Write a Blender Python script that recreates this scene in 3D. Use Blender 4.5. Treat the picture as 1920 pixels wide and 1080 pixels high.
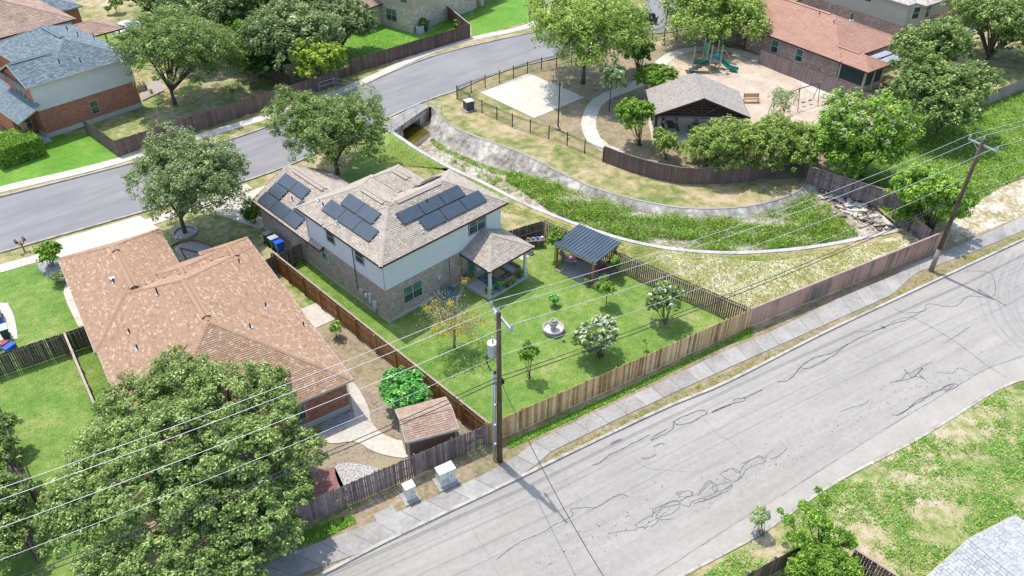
import bpy, math, random
import numpy as np
from mathutils import Vector, Matrix
from mathutils.geometry import tessellate_polygon

random.seed(7)
RG = np.random.default_rng(11)
for o in list(bpy.data.objects):
    bpy.data.objects.remove(o)
SC = bpy.context.scene
COL = SC.collection

# ------------------------------------------------------------------ camera
CC = Vector((-25.82276851, -39.61926022, 39.0))
CR = Vector((0.71587323, -0.69821876, 0.00401095))
CU = Vector((0.42275489, 0.43800179, 0.79336797))
CF = Vector((0.5557012, 0.56625524, -0.60872915))
FPX = 1495.366570543947
cam = bpy.data.cameras.new('camera')
cam.sensor_width = 36.0
cam.lens = 36.0 * FPX / 1920.0
cam.clip_start = 0.5
cam.clip_end = 2000
cob = bpy.data.objects.new('camera', cam)
COL.objects.link(cob)
cob.matrix_world = Matrix(((CR.x, CU.x, -CF.x, CC.x), (CR.y, CU.y, -CF.y, CC.y), (CR.z, CU.z, -CF.z, CC.z), (0, 0, 0, 1)))
SC.camera = cob

# ------------------------------------------------------------------ light
SUN_EL = 67.5
w = bpy.data.worlds.new('World')
SC.world = w
w.use_nodes = True
wn = w.node_tree
sky = wn.nodes.new('ShaderNodeTexSky')
sky.sky_type = 'NISHITA'
sky.sun_disc = False
sky.sun_elevation = math.radians(SUN_EL)
sky.sun_rotation = math.radians(0)
sky.air_density = 1.0
sky.dust_density = 1.5
bg = wn.nodes['Background']
wn.links.new(sky.outputs[0], bg.inputs[0])
bg.inputs[1].default_value = 0.15
sl = bpy.data.lights.new('sun', 'SUN')
sl.energy = 2.1
sl.angle = math.radians(0.5)
sl.color = (1.0, 0.955, 0.89)
so = bpy.data.objects.new('sun', sl)
COL.objects.link(so)
sd = Vector((0.02, math.cos(math.radians(SUN_EL)), math.sin(math.radians(SUN_EL))))
so.rotation_euler = sd.to_track_quat('Z', 'Y').to_euler()
so.location = (0, 40, 90)
SC.view_settings.view_transform = 'Standard'
SC.view_settings.look = 'None'
SC.view_settings.exposure = 1.0
SC.view_settings.gamma = 1.0
SC.render.engine = 'CYCLES'
try:
    SC.cycles.max_bounces = 6
    SC.cycles.diffuse_bounces = 3
    SC.cycles.transparent_max_bounces = 6
except Exception:
    pass


# ------------------------------------------------------------------ survey helpers
def ray(px, py):
    return CF * FPX + CR * (px - 960) + CU * (540 - py)


def G(px, py, z=0.0):
    """the point of the place at height z that the photograph shows at a pixel"""
    d = ray(px, py)
    return CC + d * ((z - CC.z) / d.z)


def above(base, px, py):
    """height above a ground point that is seen at a pixel"""
    d = ray(px, py)
    b = Vector((base[0], base[1]))
    c = Vector((CC.x, CC.y))
    h = Vector((d.x, d.y))
    t = (b - c).dot(h) / h.dot(h)
    return CC.z + d.z * t, t


def PX(*pts, z=0.0):
    return [G(p[0], p[1], z) if not isinstance(p, Vector) else p for p in pts]


def W(x, y, z=0.0):
    return Vector((x, y, z))


def smooth(pts, n=6, closed=False):
    out = []
    m = len(pts)
    rng = range(m) if closed else range(m - 1)
    for i in rng:
        if closed:
            p0, p1, p2, p3 = pts[(i - 1) % m], pts[i], pts[(i + 1) % m], pts[(i + 2) % m]
        else:
            p0, p1, p2, p3 = pts[max(i - 1, 0)], pts[i], pts[i + 1], pts[min(i + 2, m - 1)]
        for k in range(n):
            t = k / n
            out.append(0.5 * ((2 * p1) + (p2 - p0) * t + (2 * p0 - 5 * p1 + 4 * p2 - p3) * t * t + (3 * p1 - p0 - 3 * p2 + p3) * t ** 3))
    if not closed:
        out.append(pts[-1])
    return out


def resample(pts, n):
    L = [0]
    for a, b in zip(pts, pts[1:]):
        L.append(L[-1] + (b - a).length)
    out = []
    j = 0
    for i in range(n):
        s = L[-1] * i / (n - 1)
        while j < len(L) - 2 and L[j + 1] < s:
            j += 1
        t = (s - L[j]) / max(L[j + 1] - L[j], 1e-6)
        out.append(pts[j].lerp(pts[j + 1], min(max(t, 0), 1)))
    return out


def plen(pts):
    return sum((b - a).length for a, b in zip(pts, pts[1:]))


# ------------------------------------------------------------------ materials
def M(name, stops, noise=(), tone=0.0, rand=0.0, rough=0.85, bump=None, metal=0.0, spec=0.3, trans=0.0, brick=None, coat=0.0, alpha=1.0):
    m = bpy.data.materials.new(name)
    m.use_nodes = True
    nt = m.node_tree
    N = nt.nodes
    L = nt.links
    b = N['Principled BSDF']
    b.inputs['Roughness'].default_value = rough
    b.inputs['Metallic'].default_value = metal
    b.inputs['Specular IOR Level'].default_value = spec
    if coat:
        b.inputs['Coat Weight'].default_value = coat
    pos = None

    def vec(sc=None, rot=0.0):
        nonlocal pos
        if pos is None:
            pos = N.new('ShaderNodeNewGeometry').outputs['Position']
        if sc is None and not rot:
            return pos
        mp = N.new('ShaderNodeMapping')
        mp.inputs['Scale'].default_value = sc or (1, 1, 1)
        if rot:
            r = N.new('ShaderNodeVectorRotate')
            r.rotation_type = 'Z_AXIS'
            r.inputs['Angle'].default_value = rot
            L.new(pos, r.inputs[0])
            L.new(r.outputs[0], mp.inputs[0])
        else:
            L.new(pos, mp.inputs[0])
        return mp.outputs[0]

    def mad(x, k, acc):
        n = N.new('ShaderNodeMath')
        n.operation = 'MULTIPLY_ADD'
        L.new(x, n.inputs[0])
        n.inputs[1].default_value = k
        if isinstance(acc, float):
            n.inputs[2].default_value = acc
        else:
            L.new(acc, n.inputs[2])
        return n.outputs[0]

    col = None
    if len(stops) == 1 and not noise:
        b.inputs['Base Color'].default_value = (*stops[0][1], 1)
    else:
        base = 0.5 - sum(n[1] for n in noise) - tone * 0.5 - rand * 0.5
        acc = float(base)
        for n in noise:
            t = N.new('ShaderNodeTexNoise')
            t.inputs['Scale'].default_value = n[0]
            t.inputs['Detail'].default_value = n[2] if len(n) > 2 else 3
            t.inputs['Roughness'].default_value = 0.6
            L.new(vec(n[3] if len(n) > 3 else None, n[4] if len(n) > 4 else 0.0), t.inputs['Vector'])
            acc = mad(t.outputs['Fac'], 2.0 * n[1], acc)
        if tone:
            a = N.new('ShaderNodeAttribute')
            a.attribute_name = 'tone'
            acc = mad(a.outputs['Fac'], tone, acc)
        if rand:
            oi = N.new('ShaderNodeObjectInfo')
            acc = mad(oi.outputs['Random'], rand, acc)
        r = N.new('ShaderNodeValToRGB')
        el = r.color_ramp.elements
        el[0].position = stops[0][0]
        el[0].color = (*stops[0][1], 1)
        el[1].position = stops[-1][0]
        el[1].color = (*stops[-1][1], 1)
        for s in stops[1:-1]:
            e = el.new(s[0])
            e.color = (*s[1], 1)
        L.new(acc, r.inputs[0])
        col = r.outputs[0]
    if brick:
        bw, bh, c1, c2, mo = brick
        bt = N.new('ShaderNodeTexBrick')
        uv = N.new('ShaderNodeUVMap')
        L.new(uv.outputs[0], bt.inputs['Vector'])
        bt.inputs['Scale'].default_value = 1
        bt.inputs['Brick Width'].default_value = bw
        bt.inputs['Row Height'].default_value = bh
        bt.inputs['Mortar Size'].default_value = bh * 0.09
        bt.inputs['Mortar Smooth'].default_value = 0.3
        bt.inputs['Color1'].default_value = (*c1, 1)
        bt.inputs['Color2'].default_value = (*c2, 1)
        bt.inputs['Mortar'].default_value = (*mo, 1)
        mx = N.new('ShaderNodeMix')
        mx.data_type = 'RGBA'
        mx.blend_type = 'MULTIPLY'
        mx.inputs[0].default_value = 0.85
        L.new(bt.outputs[0], mx.inputs[6])
        L.new(col, mx.inputs[7])
        col = mx.outputs[2]
        bp = N.new('ShaderNodeBump')
        bp.inputs['Strength'].default_value = 0.6
        bp.inputs['Distance'].default_value = 0.012
        bp.invert = True
        L.new(bt.outputs['Fac'], bp.inputs['Height'])
        L.new(bp.outputs[0], b.inputs['Normal'])
    if col is not None:
        L.new(col, b.inputs['Base Color'])
    if bump:
        t = N.new('ShaderNodeTexNoise')
        t.inputs['Scale'].default_value = bump[0]
        t.inputs['Detail'].default_value = 4
        L.new(vec(), t.inputs['Vector'])
        bp = N.new('ShaderNodeBump')
        bp.inputs['Strength'].default_value = 1.0
        bp.inputs['Distance'].default_value = bump[1]
        L.new(t.outputs['Fac'], bp.inputs['Height'])
        L.new(bp.outputs[0], b.inputs['Normal'])
    if trans:
        tr = N.new('ShaderNodeBsdfTranslucent')
        if col is not None:
            L.new(col, tr.inputs[0])
        else:
            tr.inputs[0].default_value = (*stops[0][1], 1)
        ms = N.new('ShaderNodeMixShader')
        ms.inputs[0].default_value = trans
        L.new(b.outputs[0], ms.inputs[1])
        L.new(tr.outputs[0], ms.inputs[2])
        L.new(ms.outputs[0], N['Material Output'].inputs[0])
    return m


def flat(name, c, rough=0.6, metal=0.0, spec=0.4, bumpy=None, coat=0.0):
    """a plain surface that still has slight wear in it"""
    c2 = tuple(x * 0.82 for x in c)
    c3 = tuple(min(1, x * 1.1) for x in c)
    return M(name, [(0.3, c2), (0.5, c), (0.75, c3)], [(2.5, 0.5, 4), (30, 0.2, 2)], rough=rough, metal=metal, spec=spec, bump=bumpy, coat=coat)


RD = -0.2336   # direction of the near road
m_ground = M('dry_turf', [(0.18, (.09, .14, .03)), (0.38, (.19, .22, .06)), (0.52, (.34, .28, .13)), (0.66, (.44, .34, .2)), (0.85, (.5, .42, .3))],
             [(0.16, .5, 3), (0.9, .55, 5), (7, .35, 4), (24, .42, 3), (70, .3, 2)], bump=(9, .05))
m_lawn = M('green_lawn', [(0.1, (.06, .135, .02)), (0.34, (.115, .215, .038)), (0.55, (.165, .27, .045)), (0.7, (.25, .30, .08)), (0.88, (.43, .37, .21))],
           [(0.22, .45, 3), (1.3, .45, 4), (9, .35, 4), (24, .42, 3), (70, .3, 2)], bump=(12, .05))
m_lawn2 = M('patchy_lawn', [(0.12, (.07, .14, .025)), (0.34, (.15, .24, .05)), (0.48, (.27, .28, .09)), (0.6, (.42, .34, .2)), (0.85, (.54, .46, .35))],
            [(0.25, .55, 4), (1.6, .5, 4), (9, .3, 4), (24, .42, 3), (70, .3, 2)], bump=(12, .05))
m_bright = M('watered_lawn', [(0.1, (.045, .14, .012)), (0.4, (.10, .25, .02)), (0.65, (.15, .31, .03)), (0.95, (.32, .31, .12))],
             [(0.3, .4, 3), (2, .35, 4), (9, .3, 4), (24, .42, 3), (70, .3, 2)], bump=(12, .05))
m_verge = M('sparse_verge', [(0.2, (.11, .14, .04)), (0.4, (.22, .19, .10)), (0.6, (.33, .25, .16)), (0.85, (.42, .34, .25))],
            [(0.5, .4, 4), (3, .5, 4), (14, .35, 3)], bump=(14, .04))
m_bare = M('bare_soil', [(0.15, (.17, .2, .06)), (0.38, (.33, .27, .14)), (0.55, (.5, .43, .32)), (0.8, (.66, .6, .5))],
           [(0.5, .6, 4), (2.6, .6, 5), (12, .3, 4)], bump=(9, .05))
m_meadow = M('rank_meadow', [(0.1, (0.0575, 0.132, 0.024)), (0.45, (0.138, 0.242, 0.042)), (0.7, (0.207, 0.297, 0.072)), (0.92, (0.391, 0.374, 0.156))],
             [(0.35, .5, 4), (2.2, .5, 4), (9, .3, 4), (24, .42, 3), (70, .3, 2)], bump=(7, .12))
m_mulch = M('wood_mulch', [(0.2, (.14, .11, .075)), (0.42, (.27, .21, .15)), (0.58, (.38, .30, .22)), (0.72, (.30, .29, .13)), (0.85, (.18, .24, .07))],
            [(0.6, .4, 4), (5, .5, 4), (20, .4, 3)], bump=(16, .05))
m_redmulch = M('red_paving', [(0.25, (.17, .075, .07)), (0.55, (.30, .15, .13)), (0.85, (.4, .25, .22))], [(2, .4, 4), (18, .4, 3)], bump=(16, .03))
m_play = M('play_gravel', [(0.2, (.33, .25, .18)), (0.5, (.49, .39, .29)), (0.8, (.62, .53, .42))], [(0.5, .4, 4), (6, .5, 4), (24, .3, 3)], bump=(20, .03))
m_whitestone = M('white_pebbles', [(0.2, (0.176, 0.16, 0.144)), (0.45, (0.4, 0.376, 0.344)), (0.75, (0.624, 0.608, 0.576))], [(9, .8, 3), (25, .7, 2)], bump=(14, .08))
m_greystone = M('grey_pebbles', [(0.2, (.12, .12, .13)), (0.5, (.32, .31, .32)), (0.8, (.6, .58, .56))], [(9, .8, 3), (25, .7, 2)], bump=(14, .08))
m_road = M('worn_chip_seal', [(0.1, (0.252, 0.235, 0.21)), (0.4, (0.312, 0.29, 0.252)), (0.62, (0.357, 0.332, 0.29)), (0.9, (0.406, 0.379, 0.328))],
           [(0.5, .45, 4, (0.25, 3.2, 1), -RD), (0.12, .3, 3), (2.5, .3, 5), (14, .3, 3), (60, .35, 2)], bump=(60, .008))
m_gutter = M('pale_gutter', [(0.1, (0.303, 0.282, 0.24)), (0.5, (0.364, 0.341, 0.293)), (0.9, (0.435, 0.409, 0.355))], [(0.5, .45, 4), (3, .35, 4), (30, .2, 2)], bump=(40, .008))
m_lip = M('channel_lip', [(0.2, (.30, .28, .24)), (0.5, (.44, .42, .39)), (0.85, (.58, .56, .53))], [(0.5, .5, 4), (3, .5, 4), (30, .2, 2)], bump=(30, .01))
m_street = M('dark_asphalt', [(0.1, (0.167, 0.162, 0.161)), (0.5, (0.236, 0.228, 0.224)), (0.9, (0.322, 0.312, 0.299))],
             [(0.4, .4, 4, (0.3, 2.4, 1)), (0.15, .3, 3), (30, .3, 2)], bump=(60, .008))
m_conc = M('pale_concrete', [(0.15, (0.408, 0.374, 0.307)), (0.5, (0.545, 0.505, 0.426)), (0.85, (0.642, 0.598, 0.512))], [(0.5, .4, 4), (4, .35, 4), (30, .2, 2)], rand=.2, bump=(40, .006))
m_walk = M('weathered_concrete', [(0.15, (0.224, 0.208, 0.18)), (0.5, (0.318, 0.302, 0.271)), (0.85, (0.413, 0.395, 0.361))], [(0.6, .5, 4), (4, .4, 4), (30, .2, 2)], rand=.3, bump=(40, .006))
m_ditch = M('stained_concrete', [(0.25, (0.165, 0.152, 0.126)), (0.45, (0.32, 0.294, 0.252)), (0.6, (0.427, 0.396, 0.336)), (0.68, (0.601, 0.552, 0.47))],
            [(0.35, .55, 3), (1.8, .45, 4), (14, .25, 3)], bump=(20, .02))
m_silt = M('channel_silt', [(0.2, (.13, .14, .05)), (0.42, (.26, .22, .13)), (0.6, (.42, .37, .3)), (0.85, (.58, .54, .48))],
           [(0.4, .5, 4), (2.5, .5, 4), (14, .3, 3)], bump=(8, .08))
m_water = M('stagnant_water', [(0.3, (.05, .045, .008)), (0.7, (.13, .10, .015))], [(0.8, .5, 3)], rough=.08, spec=.6)
m_tar = M('crack_sealant', [(0.3, (0.0607, 0.0607, 0.0675)), (0.8, (0.162, 0.162, 0.169))], [(3, .6, 3)], rough=.5)
m_seam = M('road_joint', [(0.3, (.16, .155, .15)), (0.8, (.33, .32, .3))], [(1.4, .7, 3)], rough=.8)
m_kerb = M('kerb_concrete', [(0.2, (0.255, 0.227, 0.176)), (0.5, (0.408, 0.382, 0.328)), (0.85, (0.51, 0.487, 0.432))], [(1.5, .6, 4), (12, .3, 3)], rand=.2)

m_newwood = M('new_cedar', [(0.1, (0.24, 0.134, 0.0563)), (0.4, (0.479, 0.296, 0.141)), (0.7, (0.662, 0.451, 0.24)), (0.95, (0.774, 0.592, 0.366))], [(1.2, .25, 3), (14, .35, 3, (0.95, 0.95, 0.169))], rand=.75)
m_sidewood = M('stained_cedar', [(0.1, (0.199, 0.0922, 0.0307)), (0.5, (0.384, 0.192, 0.0691)), (0.9, (0.553, 0.307, 0.122))], [(1.2, .25, 3), (14, .35, 3, (0.95, 0.95, 0.185))], rand=.6)
m_redwood = M('faded_redwood', [(0.1, (0.19, 0.146, 0.112)), (0.3, (0.246, 0.196, 0.157)), (0.36, (0.448, 0.263, 0.202)), (0.9, (0.627, 0.403, 0.314))], [(0.246, 0.616, 0.95), (14, .25, 3, (0.95, 0.95, 0.134))], rand=.35)
m_greywood = M('grey_weathered_wood', [(0.1, (0.109, 0.0832, 0.0832)), (0.5, (0.218, 0.166, 0.16)), (0.9, (0.346, 0.275, 0.256))], [(1, .3, 3), (14, .35, 3, (0.95, 0.95, 0.154))], rand=.6, tone=.3)
m_darkwood = M('dark_weathered_wood', [(0.1, (0.0562, 0.0438, 0.035)), (0.5, (0.125, 0.0975, 0.075)), (0.9, (0.237, 0.188, 0.138))], [(1, .3, 3), (14, .35, 3, (0.95, 0.95, 0.15))], rand=.6, tone=.3)
m_brownwood = M('brown_stained_fence', [(0.1, (.10, .065, .055)), (0.5, (.155, .11, .095)), (0.9, (.23, .17, .14))], [(1, .3, 3), (14, .35, 3, (1, 1, .12))], rand=.4, tone=.5)
m_rail = M('sunlit_rail', [(0.1, (.24, .17, .13)), (0.9, (.48, .4, .34))], [(3, .5, 3)], rand=.3)
m_pole = M('creosote_pole', [(0.1, (.045, .03, .022)), (0.5, (.10, .068, .05)), (0.9, (.17, .125, .09))], [(2, .4, 3), (12, .5, 3, (1, 1, .08))])
m_polebase = M('bleached_pole', [(0.1, (.17, .15, .11)), (0.9, (.34, .3, .24))], [(2, .4, 3), (12, .5, 3, (1, 1, .08))])

m_galv = flat('galvanised_steel', (.52, .53, .55), .4, .55)
m_lightgrey = flat('light_grey_paint', (.5, .55, .6), .45)
m_alu = flat('aluminium_wire', (.62, .62, .64), .45, .35)
m_rubber = flat('black_cable', (.03, .03, .035), .5)
m_porc = flat('grey_porcelain', (.45, .5, .58), .25)
m_black = flat('black_metal', (.018, .018, .02), .45)
m_white = flat('white_paint', (.72, .72, .7), .45)
m_trim = flat('brown_fascia', (.085, .05, .04), .5)
m_cream = flat('cream_trim', (.5, .46, .36), .6)
m_bluegrey = flat('blue_grey_fascia', (.26, .32, .34), .6)
m_glass = M('window_glass', [(0.3, (.02, .05, .055)), (0.7, (.06, .12, .115))], [(1.5, .5, 2)], rough=.06, spec=.8)
m_blind = M('green_blind_glass', [(0.3, (.05, .14, .12)), (0.7, (.11, .23, .18))], [(1.5, .5, 2)], rough=.12, spec=.7)
m_panel = M('solar_glass', [(0.3, (.04, .058, .075)), (0.7, (.065, .09, .112))], [(2.5, .3, 3), (40, .25, 2)], rough=.22, spec=.6)
m_dark = flat('dark_interior', (.02, .02, .02), .9)

m_sid_main = M('pale_grey_siding', [(0.2, (0.568, 0.589, 0.567)), (0.8, (0.7, 0.717, 0.693))], [(1, .3, 3), (12, .2, 3)], rand=.12, rough=.6)
m_sid_white = M('warm_white_siding', [(0.2, (0.576, 0.564, 0.504)), (0.8, (0.72, 0.708, 0.648))], [(1, .3, 3), (12, .2, 3)], rand=.12, rough=.6)
m_sid_tan = M('tan_siding', [(0.2, (.43, .36, .25)), (0.8, (.55, .47, .34))], [(1, .3, 3), (12, .2, 3)], rand=.12, rough=.6)
m_sid_olive = M('khaki_siding', [(0.2, (.37, .36, .28)), (0.8, (.48, .47, .38))], [(1, .3, 3), (12, .2, 3)], rand=.12, rough=.6)
BW = [(0.0, (.8, .8, .8)), (0.35, (1.1, 1.08, 1.05)), (0.6, (1.35, 1.32, 1.28)), (1.0, (1.9, 1.8, 1.6))]
m_bk_main = M('brown_brick', BW, [(0.9, .4, 4), (9, .7, 3, (.35, .35, 1))], brick=(.24, .08, (.27, .20, .17), (.42, .35, .31), (.33, .30, .27)))
m_bk_red = M('red_brick', BW, [(0.9, .35, 4), (9, .6, 3, (.35, .35, 1))], brick=(.24, .08, (.31, .10, .06), (.42, .17, .10), (.30, .22, .18)))
m_bk_salmon = M('rust_brick', BW, [(0.9, .35, 4), (9, .9, 3, (.35, .35, 1))], brick=(.24, .08, (.22, .085, .05), (.37, .17, .10), (.24, .17, .13)))
m_bk_pink = M('mauve_brick', BW, [(0.9, .5, 4), (6, .9, 3, (.35, .35, 1))], brick=(.3, .1, (.27, .18, .15), (.42, .32, .28), (.36, .31, .28)))
m_stone = M('limestone_blocks', BW, [(0.9, .35, 4), (6, .8, 3, (.35, .35, 1))], brick=(.45, .16, (.42, .35, .26), (.56, .50, .41), (.36, .31, .25)))
m_found = M('foundation_slab', [(0.2, (0.414, 0.403, 0.357)), (0.8, (0.575, 0.56, 0.504))], [(1, .4, 4), (12, .3, 3)])

m_sh_salmon = M('tan_shingles', [(0.0, (0.264, 0.156, 0.0986)), (0.3, (0.344, 0.218, 0.141)), (0.62, (0.392, 0.257, 0.169)), (0.80, (0.432, 0.299, 0.202)), (1.0, (0.544, 0.443, 0.326))], [(0.5, .12, 3), (20, .1, 3)], tone=.8, rough=.95, spec=.1)
m_sh_main = M('driftwood_shingles', [(0.0, (0.256, 0.211, 0.164)), (0.5, (0.397, 0.341, 0.277)), (1.0, (0.512, 0.453, 0.373))], [(0.5, .25, 3), (20, .15, 3)], tone=.6, rough=.95, spec=.1)
m_sh_blue = M('slate_shingles', [(0.0, (.09, .12, .14)), (0.5, (.16, .205, .225)), (0.85, (.25, .29, .30)), (1.0, (.36, .38, .38))], [(0.5, .12, 3), (20, .12, 3)], tone=.6, rough=.95, spec=.1)
m_sh_tan = M('sunbaked_shingles', [(0.0, (.23, .16, .12)), (0.5, (.36, .25, .185)), (1.0, (.48, .37, .28))], [(0.5, .4, 3), (20, .15, 3)], tone=.5, rough=.95, spec=.1)
m_sh_pink = M('terracotta_shingles', [(0.0, (.28, .155, .11)), (0.5, (.42, .245, .18)), (1.0, (.50, .32, .245))], [(0.4, .4, 3), (20, .12, 3)], tone=.3, rough=.95, spec=.1)
m_sh_grey = M('warm_grey_shingles', [(0.0, (0.232, 0.208, 0.181)), (0.5, (0.335, 0.303, 0.266)), (1.0, (0.428, 0.39, 0.341))], [(0.5, .15, 3), (20, .12, 3)], tone=.45, rough=.95, spec=.1)
m_sh_pale = M('pale_shingles', [(0.0, (0.28, 0.28, 0.273)), (0.5, (0.392, 0.392, 0.378)), (1.0, (0.476, 0.476, 0.462))], [(0.5, .2, 3), (20, .15, 3)], tone=.6, rough=.95, spec=.1)
m_sh_shed = M('rosy_shingles', [(0.0, (0.23, 0.15, 0.11)), (0.5, (0.364, 0.257, 0.19)), (1.0, (0.497, 0.385, 0.29))], [(0.5, .2, 3), (20, .15, 3)], tone=.45, rough=.95, spec=.1)
m_sh_bay = M('beige_shingles', [(0.0, (.36, .31, .25)), (0.5, (.5, .45, .38)), (1.0, (.62, .57, .5))], [(0.5, .2, 3), (20, .15, 3)], tone=.6, rough=.95, spec=.1)


def leafmat(name, a, b, c, d):
    k = lambda q: tuple(min(.9, x * y * (2.15 if max(q) < .5 else 1)) for x, y in zip(q, (1.0, 1.07, .84)))
    return M(name, [(0.0, k(a)), (0.4, k(b)), (0.75, k(c)), (1.0, k(d))], [(0.7, .25, 2)], tone=1.0, rough=.65, spec=.12, trans=.42)


l_oak = leafmat('oak_leaves', (.03, .052, .018), (.082, .118, .04), (.155, .20, .075), (.33, .36, .19))
l_oak2 = leafmat('grey_oak_leaves', (.035, .055, .025), (.09, .12, .055), (.17, .20, .105), (.36, .38, .24))
l_bright = leafmat('bright_leaves', (0.0252, 0.0602, 0.0114), (0.0756, 0.138, 0.0238), (0.16, 0.241, 0.0427), (0.319, 0.378, 0.114))
l_yellow = leafmat('yellow_green_leaves', (.06, .09, .015), (.15, .20, .03), (.26, .31, .06), (.45, .46, .16))
l_mesq = leafmat('mesquite_leaves', (.05, .08, .02), (.13, .18, .045), (.22, .28, .08), (.42, .45, .2))
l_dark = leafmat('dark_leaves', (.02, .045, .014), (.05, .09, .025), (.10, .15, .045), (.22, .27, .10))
l_fig = leafmat('fig_leaves', (.02, .08, .02), (.05, .17, .04), (.10, .26, .07), (.3, .42, .2))
l_olive = leafmat('olive_leaves', (.07, .09, .05), (.15, .18, .1), (.24, .28, .17), (.4, .43, .3))
l_rust = leafmat('mixed_rust_leaves', (.04, .07, .02), (.10, .15, .04), (.19, .235, .07), (.36, .32, .14))
l_dying = leafmat('turning_leaves', (.16, .17, .03), (.38, .33, .05), (.55, .42, .08), (.6, .3, .12))
l_twig = leafmat('bare_twigs', (.2, .17, .17), (.32, .28, .28), (.42, .38, .39), (.5, .46, .46))
l_white = leafmat('white_blossom', (.6, .56, .5), (.75, .72, .68), (.85, .83, .8), (.9, .9, .88))
l_pinkw = leafmat('pale_pink_blossom', (.5, .4, .38), (.65, .55, .52), (.75, .68, .64), (.85, .8, .76))
l_weed = leafmat('weed_blades', (.04, .10, .015), (.10, .20, .03), (.18, .29, .05), (.34, .40, .12))
l_weed2 = leafmat('blue_green_weeds', (.05, .13, .04), (.11, .23, .07), (.17, .30, .11), (.3, .38, .2))
l_dry = leafmat('dry_grass_blades', (.16, .13, .05), (.28, .23, .10), (.40, .33, .17), (.5, .44, .27))
l_grass = leafmat('lawn_blades', (.05, .12, .015), (.12, .22, .03), (.18, .29, .05), (.34, .36, .12))
m_bark = M('bark', [(0.1, (.06, .045, .035)), (0.5, (.13, .10, .08)), (0.9, (.22, .18, .15))], [(3, .5, 3), (18, .4, 3, (1, 1, .2))], bump=(12, .03))
m_palebark = M('pale_bark', [(0.1, (.17, .14, .14)), (0.9, (.36, .31, .31))], [(3, .5, 3)])


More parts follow.
